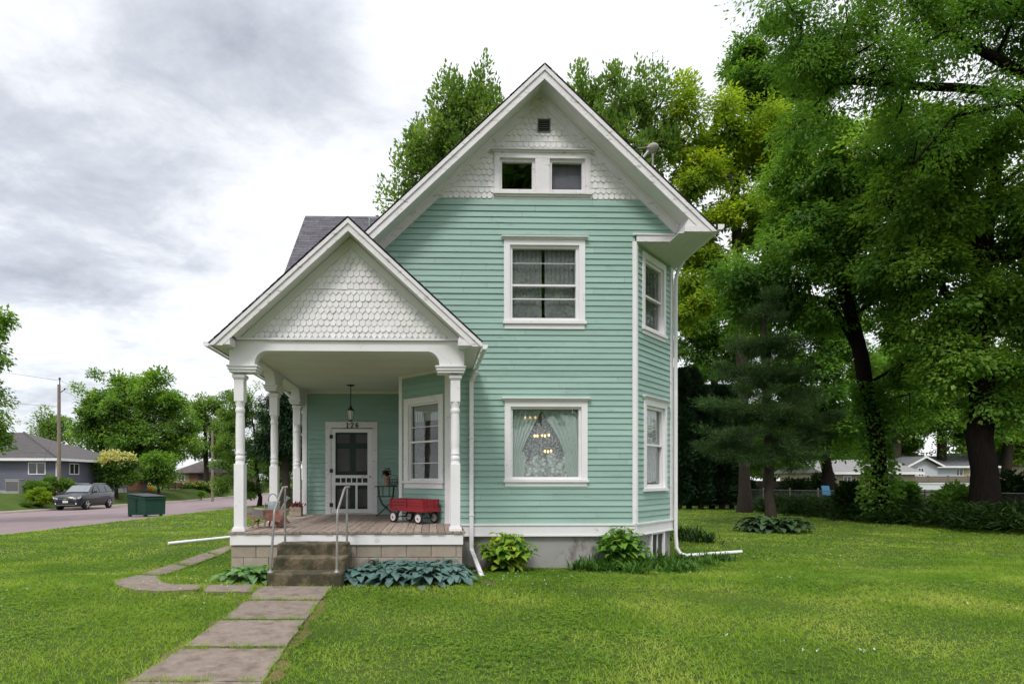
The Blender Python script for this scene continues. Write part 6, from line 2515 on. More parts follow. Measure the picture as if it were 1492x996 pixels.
def build_grey_house():
    X, Y0 = -28.6, 43.2
    zb = gz(X, Y0) - 0.05
    t = thing('grey_house', 'low grey sided house with hipped roof across the street', 'house', (X - 6, Y0 + 4, zb))
    ze = wz(82, 668, Y0)
    Xl, Y1, Y2 = -46.0, 49.5, 53.5
    Wf = Wall(0, Y0, 1, 0)
    Wr = Wall(X, 0, 0, 1)
    mb = MB()
    plain_siding(mb, Wf, Xl, X, zb + 0.25, ze - 0.1)
    plain_siding(mb, Wr, Y0, Y1, zb + 0.25, ze - 0.1)
    mb.box(Xl, X - 0.02, Y0 + 0.03, Y1 + 3.5, zb - 0.3, ze - 0.05)
    mb.build('wall', M['grey_wall'], t)
    mb = MB()
    mb.box(Xl - 0.02, X + 0.03, Y0 - 0.03, Y1 + 3.5, zb - 0.4, zb + 0.25)
    mb.build('foundation', M['concrete'], t)
    # hipped roof
    o = 0.55
    zt = wz(35, 629, 47.5)
    a, b, c, d = (Xl - o, Y0 - o, ze), (X + o, Y0 - o, ze), (X + o, Y1 + 4, ze), (Xl - o, Y1 + 4, ze)
    r1, r2 = (wx(35, 48), 48, zt), (Xl + 5, 48, zt)
    mb = MB()
    for f in ((a, b, r1, r2), (b, c, r1), (c, d, r2, r1), (d, a, r2)):
        mb.poly(f)
    mb.poly((d, c, b, a))
    roof_courses(mb, r2, r1, b, a, e=0.2, w=0.5, thick=0.015, seed=3)
    mb.tube([Vector(r1) + Vector((0, 0, 0.01)), Vector(b) + Vector((0, 0, 0.03))], 0.09, 6)
    mb.build('roof', M['grey_roof'], t)
    mb = MB()
    mb.box(Xl - o, X + o, Y0 - o - 0.03, Y0 - o, ze - 0.16, ze + 0.03)
    mb.box(X + o, X + o + 0.03, Y0 - o - 0.03, Y1 + 4, ze - 0.16, ze + 0.03)
    mb.box(Xl - o, X + o - 0.002, Y0 - o + 0.002, Y0 + 0.05, ze - 0.10, ze - 0.08)
    mb.box(X + 0.03, X + o - 0.002, Y0 + 0.06, Y1 + 4, ze - 0.10, ze - 0.08)
    mb.build('eave_fascia', M['white'], t)
    mb = MB()
    mb.tube([(X + 0.07, Y0 - 0.07, ze - 0.1), (X + 0.07, Y0 - 0.07, zb + 0.1)], 0.06, 8)
    mb.build('downspout', M['white'], t)
    z = lambda y: wz(60, y, Y0)
    small_window(t, Wf, wx(41.5, Y0), wx(67, Y0), z(691), z(673))
    k = lambda x: X / kx(x)
    small_window(t, Wr, k(100.5), k(114.5), wz(107, 691, 45), wz(107, 674.5, 45))
    # attached garage end
    mb = MB()
    mb.box(X - 6, X - 0.3, Y1 + 3.6, Y2 + 4, zb - 0.3, ze - 0.4)
    mb.build('garage_wall', M['lilac_wall'], t)
    mb = MB()
    W2 = Wall(X - 0.29, 0, 0, 1)
    W2.box(mb, Y2 + 0.2, Y2 + 3.2, zb, ze - 0.8, 0, 0.03)
    mb.build('garage_door', pm('rust_brown_door', (0.24, 0.10, 0.07), 0.7, 0.1), t)
    # air conditioner by the wall
    p = G(23, 717.5)
    t = thing('air_conditioner', 'pale grey air conditioner unit beside the grey house wall', 'air conditioner', (wx(23, 42.2), 42.2, gz(wx(23, 42.2), 42.2)))
    c = pm('pale_metal', (0.36, 0.35, 0.34), 0.6, 0.08, metal=0.2)
    x0, x1, z0 = wx(13.5, 42.2), wx(33, 42.2), gz(wx(23, 42.2), 42.2)
    z1 = wz(23, 699, 42.2)
    mb = MB()
    mb.box(x0, x1, 41.8, 42.8, z0 + 0.06, z1)
    mb.box(x0 - 0.03, x1 + 0.03, 41.77, 42.83, z1 + 0.002, z1 + 0.05)
    mb.build('cabinet', c, t, bevel=0.03)
    mb = MB()
    n = 16
    for i in range(n):
        u = x0 + 0.06 + (x1 - x0 - 0.12) * i / (n - 1)
        mb.box(u - 0.006, u + 0.006, 41.77, 41.797, z0 + 0.16, z1 - 0.1)
    mb.build('grille', pm('dark_grille', (0.16, 0.16, 0.16), 0.6), t)
    mb = MB()
    mb.box(x0 - 0.1, x1 + 0.1, 41.7, 42.9, z0 - 0.05, z0 + 0.058)
    mb.build('pad', M['concrete'], t)


build_grey_house()


def build_left_bushes():
    def bp(x, y, rx, ry, Y):
        c, r = blob(x, y, rx, ry, Y)
        return (c, r)
    Y = 41.5
    bush_leaves('round_shrub', 'broad dark green shrub against the grey house under its corner window', 'shrub', gp(wx(85, Y), Y), [bp(78, 705, 18, 10, Y), bp(92, 706, 14, 9, Y), bp(66, 709, 10, 7, Y)], L_LIGHT, 7000, 0.16, 0.09, 3, stems=12)
    Y = 39.5
    bush_leaves('round_shrub', 'mid green mound shrub in front of the grey house', 'shrub', gp(wx(50, Y), Y), [bp(50, 710, 14, 9, Y), bp(62, 712, 12, 9, Y)], L_LIGHT, 5000, 0.14, 0.08, 4, stems=10)
    Y = 38
    bush_leaves('golden_shrub', 'yellow green shrub nearest the kerb beside the utility pole', 'shrub', gp(wx(58, Y), Y), [bp(52, 724, 13, 9, Y), bp(64, 726, 12, 8, Y), bp(58, 718, 9, 7, Y)], L_YELLOW, 6000, 0.13, 0.07, 5, stems=10)
    bush_leaves('red_shrub', 'low rusty red shrub at the foot of the utility pole', 'shrub', gp(wx(76, 40.5), 40.5), [bp(75, 722, 7, 6, 40.5)], leaf_mat('rusty_leaves', (0.06, 0.05, 0.02), (0.13, 0.06, 0.03), (0.2, 0.10, 0.05), 2), 1600, 0.13, 0.07, 6, stems=6)
    bush_leaves('grey_ground_plant', 'small grey green plant low in front of the yellow green shrub', 'plant', gp(wx(36, 37), 37), [bp(40, 733, 8, 3, 37)], L_SILVER, 900, 0.12, 0.06, 7, stems=5)
    Y = 70
    bush_leaves('flowering_hedge', 'long low hedge dotted with cream flowers before the brown house', 'hedge', gp(wx(296, Y), Y), [bp(275, 710, 12, 6, Y), bp(292, 709, 13, 7, Y), bp(310, 709, 13, 7, Y), bp(325, 710, 10, 6, Y)], L_LIGHT, 6000, 0.22, 0.12, 8, flowers=(260, 0.22), stems=14)
    bush_leaves('orange_lilies', 'patch of orange lilies under the small round tree', 'flowers', gp(wx(216, 60), 60), [bp(218, 716, 8, 4, 60), bp(206, 717, 7, 3, 60)], L_LIGHT, 1500, 0.2, 0.08, 9, flowers=(90, 0.2), flower_mat=leaf_mat('orange_petals', (0.5, 0.2, 0.02), (0.6, 0.28, 0.03), (0.7, 0.4, 0.05), 5), stems=8)
    bush_leaves('small_shrub', 'tiny round shrub alone on the lawn by the second pole', 'shrub', gp(wx(293, 62), 62), [bp(293, 719, 5, 3.5, 62)], L_MAPLE, 700, 0.16, 0.08, 10, stems=5)


build_left_bushes()


def build_brown_house():
    Y = 82.0
    x0, x1 = wx(256, Y), wx(322, Y)
    zb = gz(x0, Y)
    ze, zr = wz(285, 688.5, Y), wz(285, 671, Y + 4)
    t = thing('brown_house', 'low brown roofed house with stone front far up the street', 'house', ((x0 + x1) / 2, Y + 4, zb))
    W = Wall(0, Y, 1, 0)
    mb = MB()
    mb.box(x0, x1 + 3, Y + 0.02, Y + 8, zb - 0.4, ze)
    mb.build('wall', pm('tan_wall', (0.30, 0.24, 0.18), 0.9, 0.15, 3), t)
    mb = MB()
    W.box(mb, wx(276, Y), wx(289, Y), zb, ze - 0.02, 0, 0.06)
    mb.build('brick_panel', pm('red_brown_brick', (0.17, 0.085, 0.065), 0.9, 0.3, 12, bump=0.3), t)
    mb = MB()
    o = 0.7
    mb.prism([(x0 - o, Y - o, ze), (x0 - o, Y + 9, ze), (x0 + 2.0, Y + 4.2, zr)], (0.001, 0, 0)) if False else None
    a, b, c, d = (x0 - o, Y - o, ze), (x1 + 4, Y - o, ze), (x1 + 4, Y + 8.7, ze), (x0 - o, Y + 8.7, ze)
    r1, r2 = (x0 + 2.2, Y + 4, zr), (x1 + 1, Y + 4, zr)
    for f in ((a, b, r2, r1), (b, c, r2), (c, d, r1, r2), (d, a, r1), (d, c, b, a)):
        mb.poly(f)
    roof_courses(mb, r1, r2, b, a, e=0.3, w=0.7, thick=0.02, seed=4)
    mb.build('roof', M['brown_roof'], t)
    small_window(t, W, wx(259, Y), wx(270, Y), wz(265, 700, Y), wz(265, 691, Y), 0.1)
    mb = MB()
    W.box(mb, wx(290, Y), wx(296, Y), zb, wz(292, 690, Y), 0, 0.05)
    mb.build('door', pm('dark_door', (0.03, 0.03, 0.035), 0.5), t)
    # low brown fence between the lots
    Yf = 66
    f = thing('low_brown_fence', 'low red brown slatted fence behind the dumpster and small trees', 'fence', gp(wx(250, Yf), Yf))
    wood = pm('red_brown_boards', (0.15, 0.075, 0.055), 0.9, 0.25, 6, island=0.15)
    xa, xb = wx(236, Yf), wx(264, Yf)
    zf = gz(xa, Yf)
    mb = MB()
    for k in range(3):
        mb.box(xa, xb, Yf - 0.02, Yf + 0.02, zf + 0.15 + 0.22 * k, zf + 0.33 + 0.22 * k)
    mb.build('boards', wood, f)
    for k in range(4):
        mb = MB()
        x = xa + (xb - xa) * k / 3
        mb.box(x - 0.05, x + 0.05, Yf + 0.022, Yf + 0.12, zf - 0.1, zf + 0.85)
        mb.build('post', wood, f)


build_brown_house()


def build_poles():
    wood = pm('old_pole_wood', (0.22, 0.18, 0.14), 0.95, 0.25, 6, (4, 4, 0.5), bump=0.3, bscale=20)
    Y = 41.2
    X = wx(86, Y)
    z0 = gz(X, Y)
    zt = wz(86, 560, Y)
    t = thing('utility_pole', 'tall wooden utility pole with a pot arm standing behind the parked car', 'utility pole', (X, Y, z0))
    mb = MB()
    mb.tube([(X, Y, z0 - 0.3), (X, Y, (z0 + zt) / 2), (X, Y, zt)], [0.135, 0.12, 0.10], 12)
    mb.build('pole', wood, t)
    mb = MB()
    mb.tube([(X + 0.05, Y, zt - 0.1), (X + 0.05, Y, zt + 0.38)], 0.035, 7)
    mb.lathe((X + 0.05, Y, zt + 0.36), [(0.07, 0), (0.09, 0.05), (0.05, 0.1), (0.07, 0.13), (0.0, 0.16)], 10)
    mb.tube([(X + 0.13, Y, zt - 0.55), (X + 0.42, Y, zt - 0.35)], 0.03, 6)
    mb.lathe((X + 0.42, Y, zt - 0.36), [(0.05, 0), (0.07, 0.06), (0.0, 0.12)], 8)
    mb.build('insulator', M['black'], t)
    mb = MB()
    mb.tube([(X + 0.15, Y, z0 + 4.2), (X + 0.4, Y, z0 + 4.35), (X + 0.55, Y, z0 + 4.2)], 0.03, 6)
    mb.lathe((X + 0.55, Y, z0 + 4.0), [(0.0, 0.22), (0.08, 0.2), (0.13, 0.1), (0.08, 0.02), (0.0, 0.0)], 10)
    mb.build('street_light', pm('pale_lamp', (0.6, 0.6, 0.58), 0.4), t)
    mb = MB()
    mb.tube([(X - 0.17, Y - 0.04, z0 + 5.2), tuple(at(57, 690, 43.0))], 0.012, 5)
    mb.build('guy_wire', M['galv'], t)
    Y2 = 57
    X2 = wx(309.5, Y2)
    z2 = gz(X2, Y2)
    t2 = thing('utility_pole', 'bare wooden pole half hidden by leaves at the bend of the street', 'utility pole', (X2, Y2, z2))
    mb = MB()
    mb.tube([(X2, Y2, z2 - 0.3), (X2, Y2, z2 + 2), (X2, Y2, z2 + 7.2)], [0.14, 0.13, 0.10], 10)
    mb.build('pole', wood, t2)
    mb = MB()
    mb.lathe((X2, Y2, z2 + 7.2), [(0.05, 0), (0.08, 0.08), (0.0, 0.18)], 8)
    mb.build('insulator', M['black'], t2)
    wire = pm('grey_wire', (0.10, 0.10, 0.11), 0.6)

    def cable(p, q, sag, label, r=0.011):
        mb = MB()
        p, q = Vector(p), Vector(q)
        mb.tube([p.lerp(q, i / 20) - Vector((0, 0, sag * 4 * (i / 20) * (1 - i / 20))) for i in range(21)], r, 5)
        tag(mb.build('overhead_wire', wire), label, 'wire')
    cable((X + 0.05, Y, zt + 0.3), (X2, Y2, z2 + 7.2), 0.35, 'highest thin wire running from the tall pole up the street')
    cable((X + 0.4, Y, zt - 0.5), (X2, Y2, z2 + 6.6), 0.6, 'lower sagging wire running from the tall pole up the street')
    cable((X + 0.05, Y, zt + 0.3), (-36, 10, 9.4), 0.5, 'highest thin wire running from the tall pole towards the camera')
    cable((X - 0.1, Y, zt - 1.6), (-38, 12, 7.2), 0.5, 'lower wire running from the tall pole towards the camera')


build_poles()


def build_dumpster():
    c = G(212, 753.5)
    zg = gz(c.x, c.y) + 0.13
    a = R(-32)
    t = thing('dumpster', 'dark green wheeled dumpster with black lid at the lawn edge by the street', 'dumpster', (c.x, c.y, gz(c.x, c.y)), 0)
    green = pm('dumpster_green', (0.012, 0.058, 0.036), 0.5, 0.2, 5, bump=0.1, stain=(0.03, 0.05, 0.035), stain_scale=4, stain_amt=0.35)
    u = Vector((math.cos(PI - R(22)), -math.sin(PI - R(22)) * -1, 0))
    # long face runs left-back from the near corner; short face runs right-back
    u = Vector((-0.985, 0.17, 0))
    v = Vector((0.72, 0.70, 0)).normalized()
    LU, LV, H = 1.02, 0.98, 1.02
    P = lambda p, q, z: c.xy.to_3d() + u * p + v * q + Vector((0, 0, zg + z))
    mb = MB()
    fl = 0.06
    prof = [(0, 0.0, 0.0), (LV, 0.0, 0.0), (LV, 0, 0.92), (-fl, 0, 1.05)]
    # hull: sloped front, lid side tilting to the back
    lo = [P(0, 0, 0), P(0, LV, 0), P(LU, LV, 0), P(LU, 0, 0)]
    hi = [P(0, -0.02, 0.93), P(0, LV + 0.03, 0.93), P(LU, LV + 0.03, 1.06), P(LU + 0.02, -0.02, 1.06)]
    mb.poly(lo[::-1])
    for i in range(4):
        j = (i + 1) % 4
        mb.poly([lo[i], lo[j], hi[j], hi[i]])
    mb.poly(hi)
    mb.build('bin_body', green, t)
    mb = MB()
    for k in (0.0, 1.0):
        mb.bar(P(LU * 0.52, -0.02, 0.1 + 0 * k), P(LU * 0.52, -0.035, 0.98), 0.05, 0.03, up=(u.x, u.y, 0)) if k == 0 else None
    mb.bar(P(-0.01, -0.03, 0.86), P(LU + 0.02, -0.03, 0.985), 0.05, 0.07)
    mb.bar(P(-0.03, -0.02, 0.86), P(-0.03, LV + 0.03, 0.86), 0.05, 0.07)
    mb.bar(P(-0.01, 0.0, 0.03), P(LU, 0.0, 0.03), 0.05, 0.07)
    mb.build('rim_bar', green, t)
    mb = MB()
    q = [P(-0.04, -0.06, 0.945), P(-0.04, LV + 0.06, 0.945), P(LU + 0.04, LV + 0.06, 1.085), P(LU + 0.04, -0.06, 1.085)]
    mb.prism(q, (0, 0, 0.045))
    mb.build('lid', pm('black_plastic_lid', (0.035, 0.035, 0.04), 0.5, 0.2), t, bevel=0.015)
    mb = MB()
    mb.box(-0.09, 0.09, -0.01, 0.01, -0.05, 0.05, Matrix(((u.x, v.x, 0, 0), (u.y, v.y, 0, 0), (0, 0, 1, 0), (0, 0, 0, 1))) if False else Matrix.Translation(P(LU * 0.5, -0.06, 0.78)))
    mb.build('latch', M['black'], t)
    for (p, q) in ((0.95, 0.06), (0.95, 0.85), (0.08, 0.06), (0.08, 0.85)):
        mb = MB()
        cc = P(LU * p, LV * q, 0)
        cc.z = gz(cc.x, cc.y) + 0.075
        mb.lathe(cc, [(0.0, -0.03), (0.07, -0.03), (0.075, 0), (0.07, 0.03), (0.0, 0.03)], 14, M=Matrix((v, Vector((0, 0, 1)), u)).transposed().to_4x4())
        mb.bar(cc, cc + Vector((0, 0, 0.14)), 0.05, 0.03)
        mb.build('wheel', M['black'], t)


build_dumpster()


def build_car():
    # along +x is forward in the car's own frame; the thing is turned to face the camera down the street
    Xc = -24.35
    Yf = 37.5
    t = thing('parked_car', 'black sport utility car parked facing us at the far kerb', 'car', (Xc, Yf + 2.35, gz(Xc, Yf + 2.3) + 0.03), R(-90) + R(2))
    t.scale = (1, 1, 1.05)
    paint = pm('black_car_paint', (0.012, 0.014, 0.02), 0.25, 0.1, 3, spec=0.4, coat=0.45)
    chrome = pm('bright_trim', (0.6, 0.6, 0.62), 0.2, 0.05, metal=0.9)
    glass = pm('car_glass', (0.03, 0.04, 0.05), 0.06, 0.2, spec=0.9)
    tyre = pm('car_tyre', (0.02, 0.02, 0.02), 0.85)
    # stations: x, half width at sill / belt, sill z, belt z (bonnet or window base)
    S = [(2.28, 0.62, 0.66, 0.42, 0.60), (2.24, 0.74, 0.80, 0.30, 0.80), (2.10, 0.82, 0.88, 0.25, 0.93), (1.85, 0.87, 0.92, 0.24, 1.00), (1.40, 0.89, 0.94, 0.24, 1.06), (0.95, 0.90, 0.95, 0.24, 1.10),
         (0.3, 0.91, 0.955, 0.24, 1.08), (-0.6, 0.91, 0.955, 0.24, 1.10), (-1.4, 0.90, 0.945, 0.24, 1.13), (-1.9, 0.88, 0.92, 0.26, 1.14), (-2.15, 0.84, 0.88, 0.32, 1.13), (-2.26, 0.76, 0.80, 0.42, 1.08)]

    def ring(x, ws, wb, zs, zb):
        zm = zs + (zb - zs) * 0.5
        return [(x, -ws * 0.9, zs), (x, -ws, zs + 0.08), (x, -wb - 0.015, zm), (x, -wb, zb - 0.10), (x, -wb + 0.07, zb), (x, 0, zb + 0.035), (x, wb - 0.07, zb), (x, wb, zb - 0.10), (x, wb + 0.015, zm), (x, ws, zs + 0.08), (x, ws * 0.9, zs)]
    mb = MB()
    rows = [ring(*s) for s in S]
    mb.grid(rows)
    mb.poly(rows[0][::-1])
    mb.poly(rows[-1])
    for a, b in zip(rows[:-1], rows[1:]):
        mb.poly([a[0], b[0], b[-1], a[-1]])
    mb.build('body', paint, t, local=True)
    # greenhouse
    G_ = [(0.98, 0.80, 1.10, 1.12), (0.35, 0.82, 1.10, 1.58), (0.0, 0.83, 1.09, 1.66), (-0.7, 0.83, 1.10, 1.68), (-1.5, 0.81, 1.12, 1.64), (-1.95, 0.76, 1.13, 1.54), (-2.2, 0.70, 1.12, 1.16)]
    mb = MB()
    rows = []
    for x, w, zb, zt in G_:
        wt = w - 0.16 * (zt - zb) / 0.56
        rows.append([(x, -w - 0.06, zb - 0.02), (x, -wt, zt - 0.04), (x, -wt + 0.06, zt), (x, 0, zt + 0.02), (x, wt - 0.06, zt), (x, wt, zt - 0.04), (x, w + 0.06, zb - 0.02)])
    mb.grid(rows)
    mb.build('roof', paint, t, local=True)

    def pane(pts, name='side_window', m=glass, o=0.012):
        mb = MB()
        v = [Vector(p) for p in pts]
        n = (v[1] - v[0]).cross(v[2] - v[0]).normalized()
        if n.y * v[0].y < 0 or (abs(n.y) < 0.3 and n.x * (v[0].x + 0.6) < 0):
            n = -n
        mb.prism([p + n * o for p in v], n * 0.006)
        mb.build(name, m, t, local=True)
    for s in (1, -1):
        f = lambda x, z: (x, s * (0.885 - 0.235 * (z - 1.1) / 0.56), z)
        pane([f(0.72, 1.14), f(0.28, 1.47), f(-0.10, 1.57), f(-0.12, 1.14)])
        pane([f(-0.20, 1.14), f(-0.18, 1.575), f(-0.98, 1.58), f(-1.02, 1.15)])
        pane([f(-1.10, 1.15), f(-1.06, 1.575), f(-1.62, 1.50), f(-1.85, 1.20)])
    pane([(0.96, -0.74, 1.14), (0.40, -0.64, 1.545), (0.40, 0.64, 1.545), (0.96, 0.74, 1.14)], 'windscreen', pm('windscreen_glass', (0.10, 0.12, 0.13), 0.05, 0.1, spec=1.0), 0.03)
    for s in (1, -1):
        for x in (1.42, -1.36):
            mb = MB()
            rot = Matrix((Vector((1, 0, 0)), Vector((0, 0, 1)), Vector((0, -1, 0)))).transposed().to_4x4()
            c = (x, s * 0.86, 0.36)
            mb.lathe(c, [(0.0, -0.11), (0.33, -0.11), (0.36, -0.08), (0.36, 0.08), (0.33, 0.11), (0.0, 0.11)], 24, M=rot)
            w = mb.build('wheel', tyre, t, local=True)
            mb = MB()
            o = s * 0.105
            mb.lathe((x, s * 0.86 + o, 0.36), [(0.26, -0.012), (0.27, 0.012), (0.24, 0.014), (0.22, -0.01)], 24, M=rot, cap=False)
            for k in range(5):
                a = 2 * PI * k / 5 + 0.3
                mb.bar((x, s * 0.975, 0.36), (x + 0.25 * math.cos(a), s * 0.972, 0.36 + 0.25 * math.sin(a)), 0.07, 0.03, up=(0, 1, 0))
            mb.lathe((x, s * 0.86 + o, 0.36), [(0.0, -0.03), (0.07, -0.02), (0.07, 0.02), (0.0, 0.03)], 12, M=rot)
            mb.build('rim', chrome, w, local=True)
        # headlight, mirror, fog light
        mb = MB()
        mb.prism([(2.10, s * 0.90, 0.92), (2.26, s * 0.72, 0.84), (2.285, s * 0.50, 0.80), (2.28, s * 0.50, 0.70), (2.22, s * 0.80, 0.74), (2.08, s * 0.915, 0.82)], (0.012, s * 0.012, 0.01))
        mb.build('headlight', pm('headlight_lens', (0.55, 0.57, 0.6), 0.12, 0.1, spec=0.9), t, local=True)
        mb = MB()
        mb.ball((0.62, s * 1.03, 1.20), 0.09, 0.11, 0.075, 10, 6)
        mb.tube([(0.62, s * 0.90, 1.14), (0.62, s * 1.0, 1.18)], 0.03, 6)
        mb.build('mirror', paint, t, local=True)
        mb = MB()
        mb.lathe((2.262, s * 0.66, 0.42), [(0.0, -0.02), (0.06, -0.02), (0.06, 0.02), (0.0, 0.025)], 10, M=Matrix((Vector((0, 1, 0)), Vector((0, 0, 1)), Vector((1, 0, 0)))).transposed().to_4x4())
        mb.build('fog_light', chrome, t, local=True)
        for x in (-0.05, -1.02):
            mb = MB()
            mb.box(x, x + 0.16, min(s * 0.965, s * 0.985), max(s * 0.965, s * 0.985), 0.98, 1.01)
            mb.build('door_handle', chrome, t, local=True)
        mb = MB()
        mb.tube([(0.1, s * 0.60, 1.71), (-1.5, s * 0.58, 1.70)], 0.018, 6)
        mb.build('roof_rail', chrome, t, local=True)
    mb = MB()
    mb.box(2.275, 2.30, -0.46, 0.46, 0.66, 0.79)
    mb.box(2.275, 2.295, -0.55, 0.55, 0.40, 0.52)
    mb.build('grille', M['black'], t, local=True)
    mb = MB()
    mb.box(2.30, 2.312, -0.47, 0.47, 0.715, 0.74)
    mb.box(2.29, 2.305, -0.6, 0.6, 0.345, 0.375)
    mb.build('grille_bar', chrome, t, local=True)
    mb = MB()
    mb.prism([(2.315, -0.12, 0.715), (2.315, -0.10, 0.745), (2.315, -0.04, 0.745), (2.315, -0.04, 0.762), (2.315, 0.04, 0.762), (2.315, 0.04, 0.745), (2.315, 0.12, 0.745), (2.315, 0.10, 0.715), (2.315, 0.04, 0.715), (2.315, 0.04, 0.698), (2.315, -0.04, 0.698), (2.315, -0.04, 0.715)], (0.012, 0, 0))
    mb.build('badge', pm('gold_badge', (0.6, 0.5, 0.28), 0.35, 0.05, metal=0.6), t, local=True)
    mb = MB()
    mb.box(2.29, 2.31, -0.17, 0.17, 0.50, 0.64)
    mb.build('number_plate', pm('plate_white', (0.6, 0.62, 0.64), 0.5), t, local=True)


build_car()


# ================================================================== BEYOND THE SIDE YARD
def build_right_side():
    rng = random.Random(8)
    Xf = 20.2
    ys = [14.4, 16.3, 18.2, 20.3, 22.4, 24.5, 26.6, 28.7, 31, 33.5, 36, 38.5, 41]
    t = thing('chain_link_fence', 'grey chain link fence running along the shaded undergrowth', 'fence', gp(Xf, 25))
    for y in ys:
        mb = MB()
        z = gz(Xf, y)
        mb.tube([(Xf, y, z - 0.1), (Xf, y, z + 1.32)], 0.03, 8)
        mb.lathe((Xf, y, z + 1.32), [(0.036, 0), (0.036, 0.03), (0.0, 0.055)], 8)
        mb.build('post', M['galv'], t)
    mb = MB()
    mb.tube([(Xf, y, gz(Xf, y) + 1.25) for y in ys], 0.021, 6)
    mb.build('top_rail', M['galv'], t)
    mb = MB()
    for a, b in ((1, 1), (-1, 1)):
        y = ys[0] - 1.2
        while y < ys[-1]:
            p = [(Xf + 0.004 * a, max(ys[0], min(y + a * 0, ys[-1])), 0)]
            y0, y1 = (y, y + 1.2) if a > 0 else (y + 1.2, y)
            c0, c1 = max(y0, ys[0]), max(y1, ys[0])
            z0 = gz(Xf, y0) + 0.03
            mb.tube([(Xf + 0.004 * a, y0, z0), (Xf + 0.004 * a, y1, gz(Xf, y1) + 1.24)], 0.0028, 3, False, False)
            y += 0.085
    mb.build('wire_mesh', M['galv'], t)

    # the ground cover under the trees, too dense to count
    r = np.random.default_rng(5)
    n = 52000
    yy = r.uniform(12.5, 33, n)
    left = 17.6 + 0.3 * np.sin(yy * 1.3) + 0.25 * np.sin(yy * 3.1) + np.where(yy > 26, (yy - 26) * 0.28, 0)
    xx = left + r.random(n) ** 0.8 * 4.4
    yy2 = r.uniform(30, 43, 16000)
    xx2 = 17.9 + (yy2 - 30) * 0.52 + r.random(16000) * 5
    xx, yy = np.concatenate([xx, xx2]), np.concatenate([yy, yy2])
    left = np.concatenate([left, 17.9 + (yy2 - 30) * 0.52])
    edge = smooth(0, 0.7, xx - left)
    h = (0.28 + 0.50 * edge) * (0.7 + 0.5 * np.sin(xx * 2.3 + yy * 1.7) ** 2)
    zz = ground_z(xx, yy) + h * r.random(len(xx)) ** 0.5
    C = np.stack([xx, yy, zz], 1)
    az = r.random(len(C)) * 2 * PI
    A = unit(np.stack([np.cos(az), np.sin(az), r.uniform(-0.5, 0.9, len(C))], 1))
    V, F = leaf_quads(C, A, unit(r.normal(size=C.shape) * 0.5 + [0, 0, 1]), r.uniform(0.16, 0.42, len(C)), r.uniform(0.022, 0.06, len(C)))
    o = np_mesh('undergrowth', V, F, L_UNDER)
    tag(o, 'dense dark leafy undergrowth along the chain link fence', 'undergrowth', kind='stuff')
    # ivy on the leaning trunk
    Y = 22.5
    n = 3800
    path = [np.array(gp(wx(1287, Y), Y))] + [np.array(p) for p in P2(Y, (1281, 690), (1270, 600), (1262, 560))]
    k = r.integers(0, 3, n)
    s = r.random(n)
    base = np.array([path[i] + (path[i + 1] - path[i]) * q for i, q in zip(k, s)])
    az = r.random(n) * 2 * PI
    rad = 0.34 + 0.35 * r.random(n) ** 2 * (1.5 - (k + s) / 3)
    C = base + np.stack([rad * np.cos(az), rad * np.sin(az), r.normal(size=n) * 0.1], 1)
    V, F = leaf_quads(C, unit(np.stack([np.cos(az), np.sin(az), -0.4 + 0 * az], 1) + r.normal(size=C.shape) * 0.4), unit(r.normal(size=C.shape) + [0, -0.4, 0.7]), 0.15, 0.12)
    tag(np_mesh('ivy', V, F, L_DARK), 'ivy climbing the lower trunk of the leaning shade tree', 'ivy')

    # --- the neighbours
    Y = 47.0
    x0, x1 = wx(1200, Y), wx(1333, Y)
    zb = gz(x0, Y)
    tan = pm('tan_siding', (0.36, 0.30, 0.23), 0.8, 0.08, 2, island=0.06)
    g = thing('tan_garage', 'low tan garage with white eaves half hidden behind the leaning trunk', 'garage', ((x0 + x1) / 2, Y + 3, zb))
    ze = wz(1270, 688, Y)
    W = Wall(0, Y, 1, 0)
    mb = MB()
    plain_siding(mb, W, x0, x1, zb, ze, 0.14)
    mb.box(x0, x1, Y + 0.02, Y + 6, zb - 0.4, ze)
    mb.build('wall', tan, g)
    mb = MB()
    zr = ze + 1.2
    mb.prism([(x0 - 0.4, Y - 0.5, ze - 0.02), (x0 - 0.4, Y + 3, zr), (x0 - 0.4, Y + 6.5, ze - 0.02)], (x1 - x0 + 0.8, 0, 0))
    mb.build('roof', pm('pale_grey_roof', (0.19, 0.185, 0.18), 0.9, 0.15, 3), g)
    mb = MB()
    mb.box(x0 - 0.4, x1 + 0.4, Y - 0.54, Y - 0.505, ze - 0.16, ze + 0.04)
    mb.build('eave_fascia', M['white'], g)
    small_window(g, W, wx(1228, Y), wx(1240, Y), wz(1232, 705, Y), wz(1232, 693, Y))
    Y = 60.0
    x0, x1 = wx(1322, Y), wx(1445, Y)
    zb = gz(x0, Y)
    h = thing('white_house', 'low white house with dark grey roof behind the brown board fence', 'house', ((x0 + x1) / 2, Y + 3, zb))
    ze = wz(1390, 679, Y)
    W = Wall(0, Y, 1, 0)
    wh = pm('shaded_white_siding', (0.46, 0.48, 0.52), 0.7, 0.05, 2, island=0.04)  # white boards, colour darkened to carry the shade of the trees
    mb = MB()
    plain_siding(mb, W, x0, x1, zb, ze, 0.16)
    mb.box(x0, x1, Y + 0.02, Y + 7, zb - 0.4, ze)
    # gabled front bay
    g0, g1 = wx(1322, Y - 1.5), wx(1366, Y - 1.5)
    Wg = Wall(0, Y - 1.5, 1, 0)
    zg = wz(1342, 666, Y - 1.5)
    siding(mb, Wg, zb, ze + 0.02, lambda z: (g0, g1), (), e=0.16, seed=5)
    mb.box(g0, g1, Y - 1.48, Y, zb - 0.3, ze)
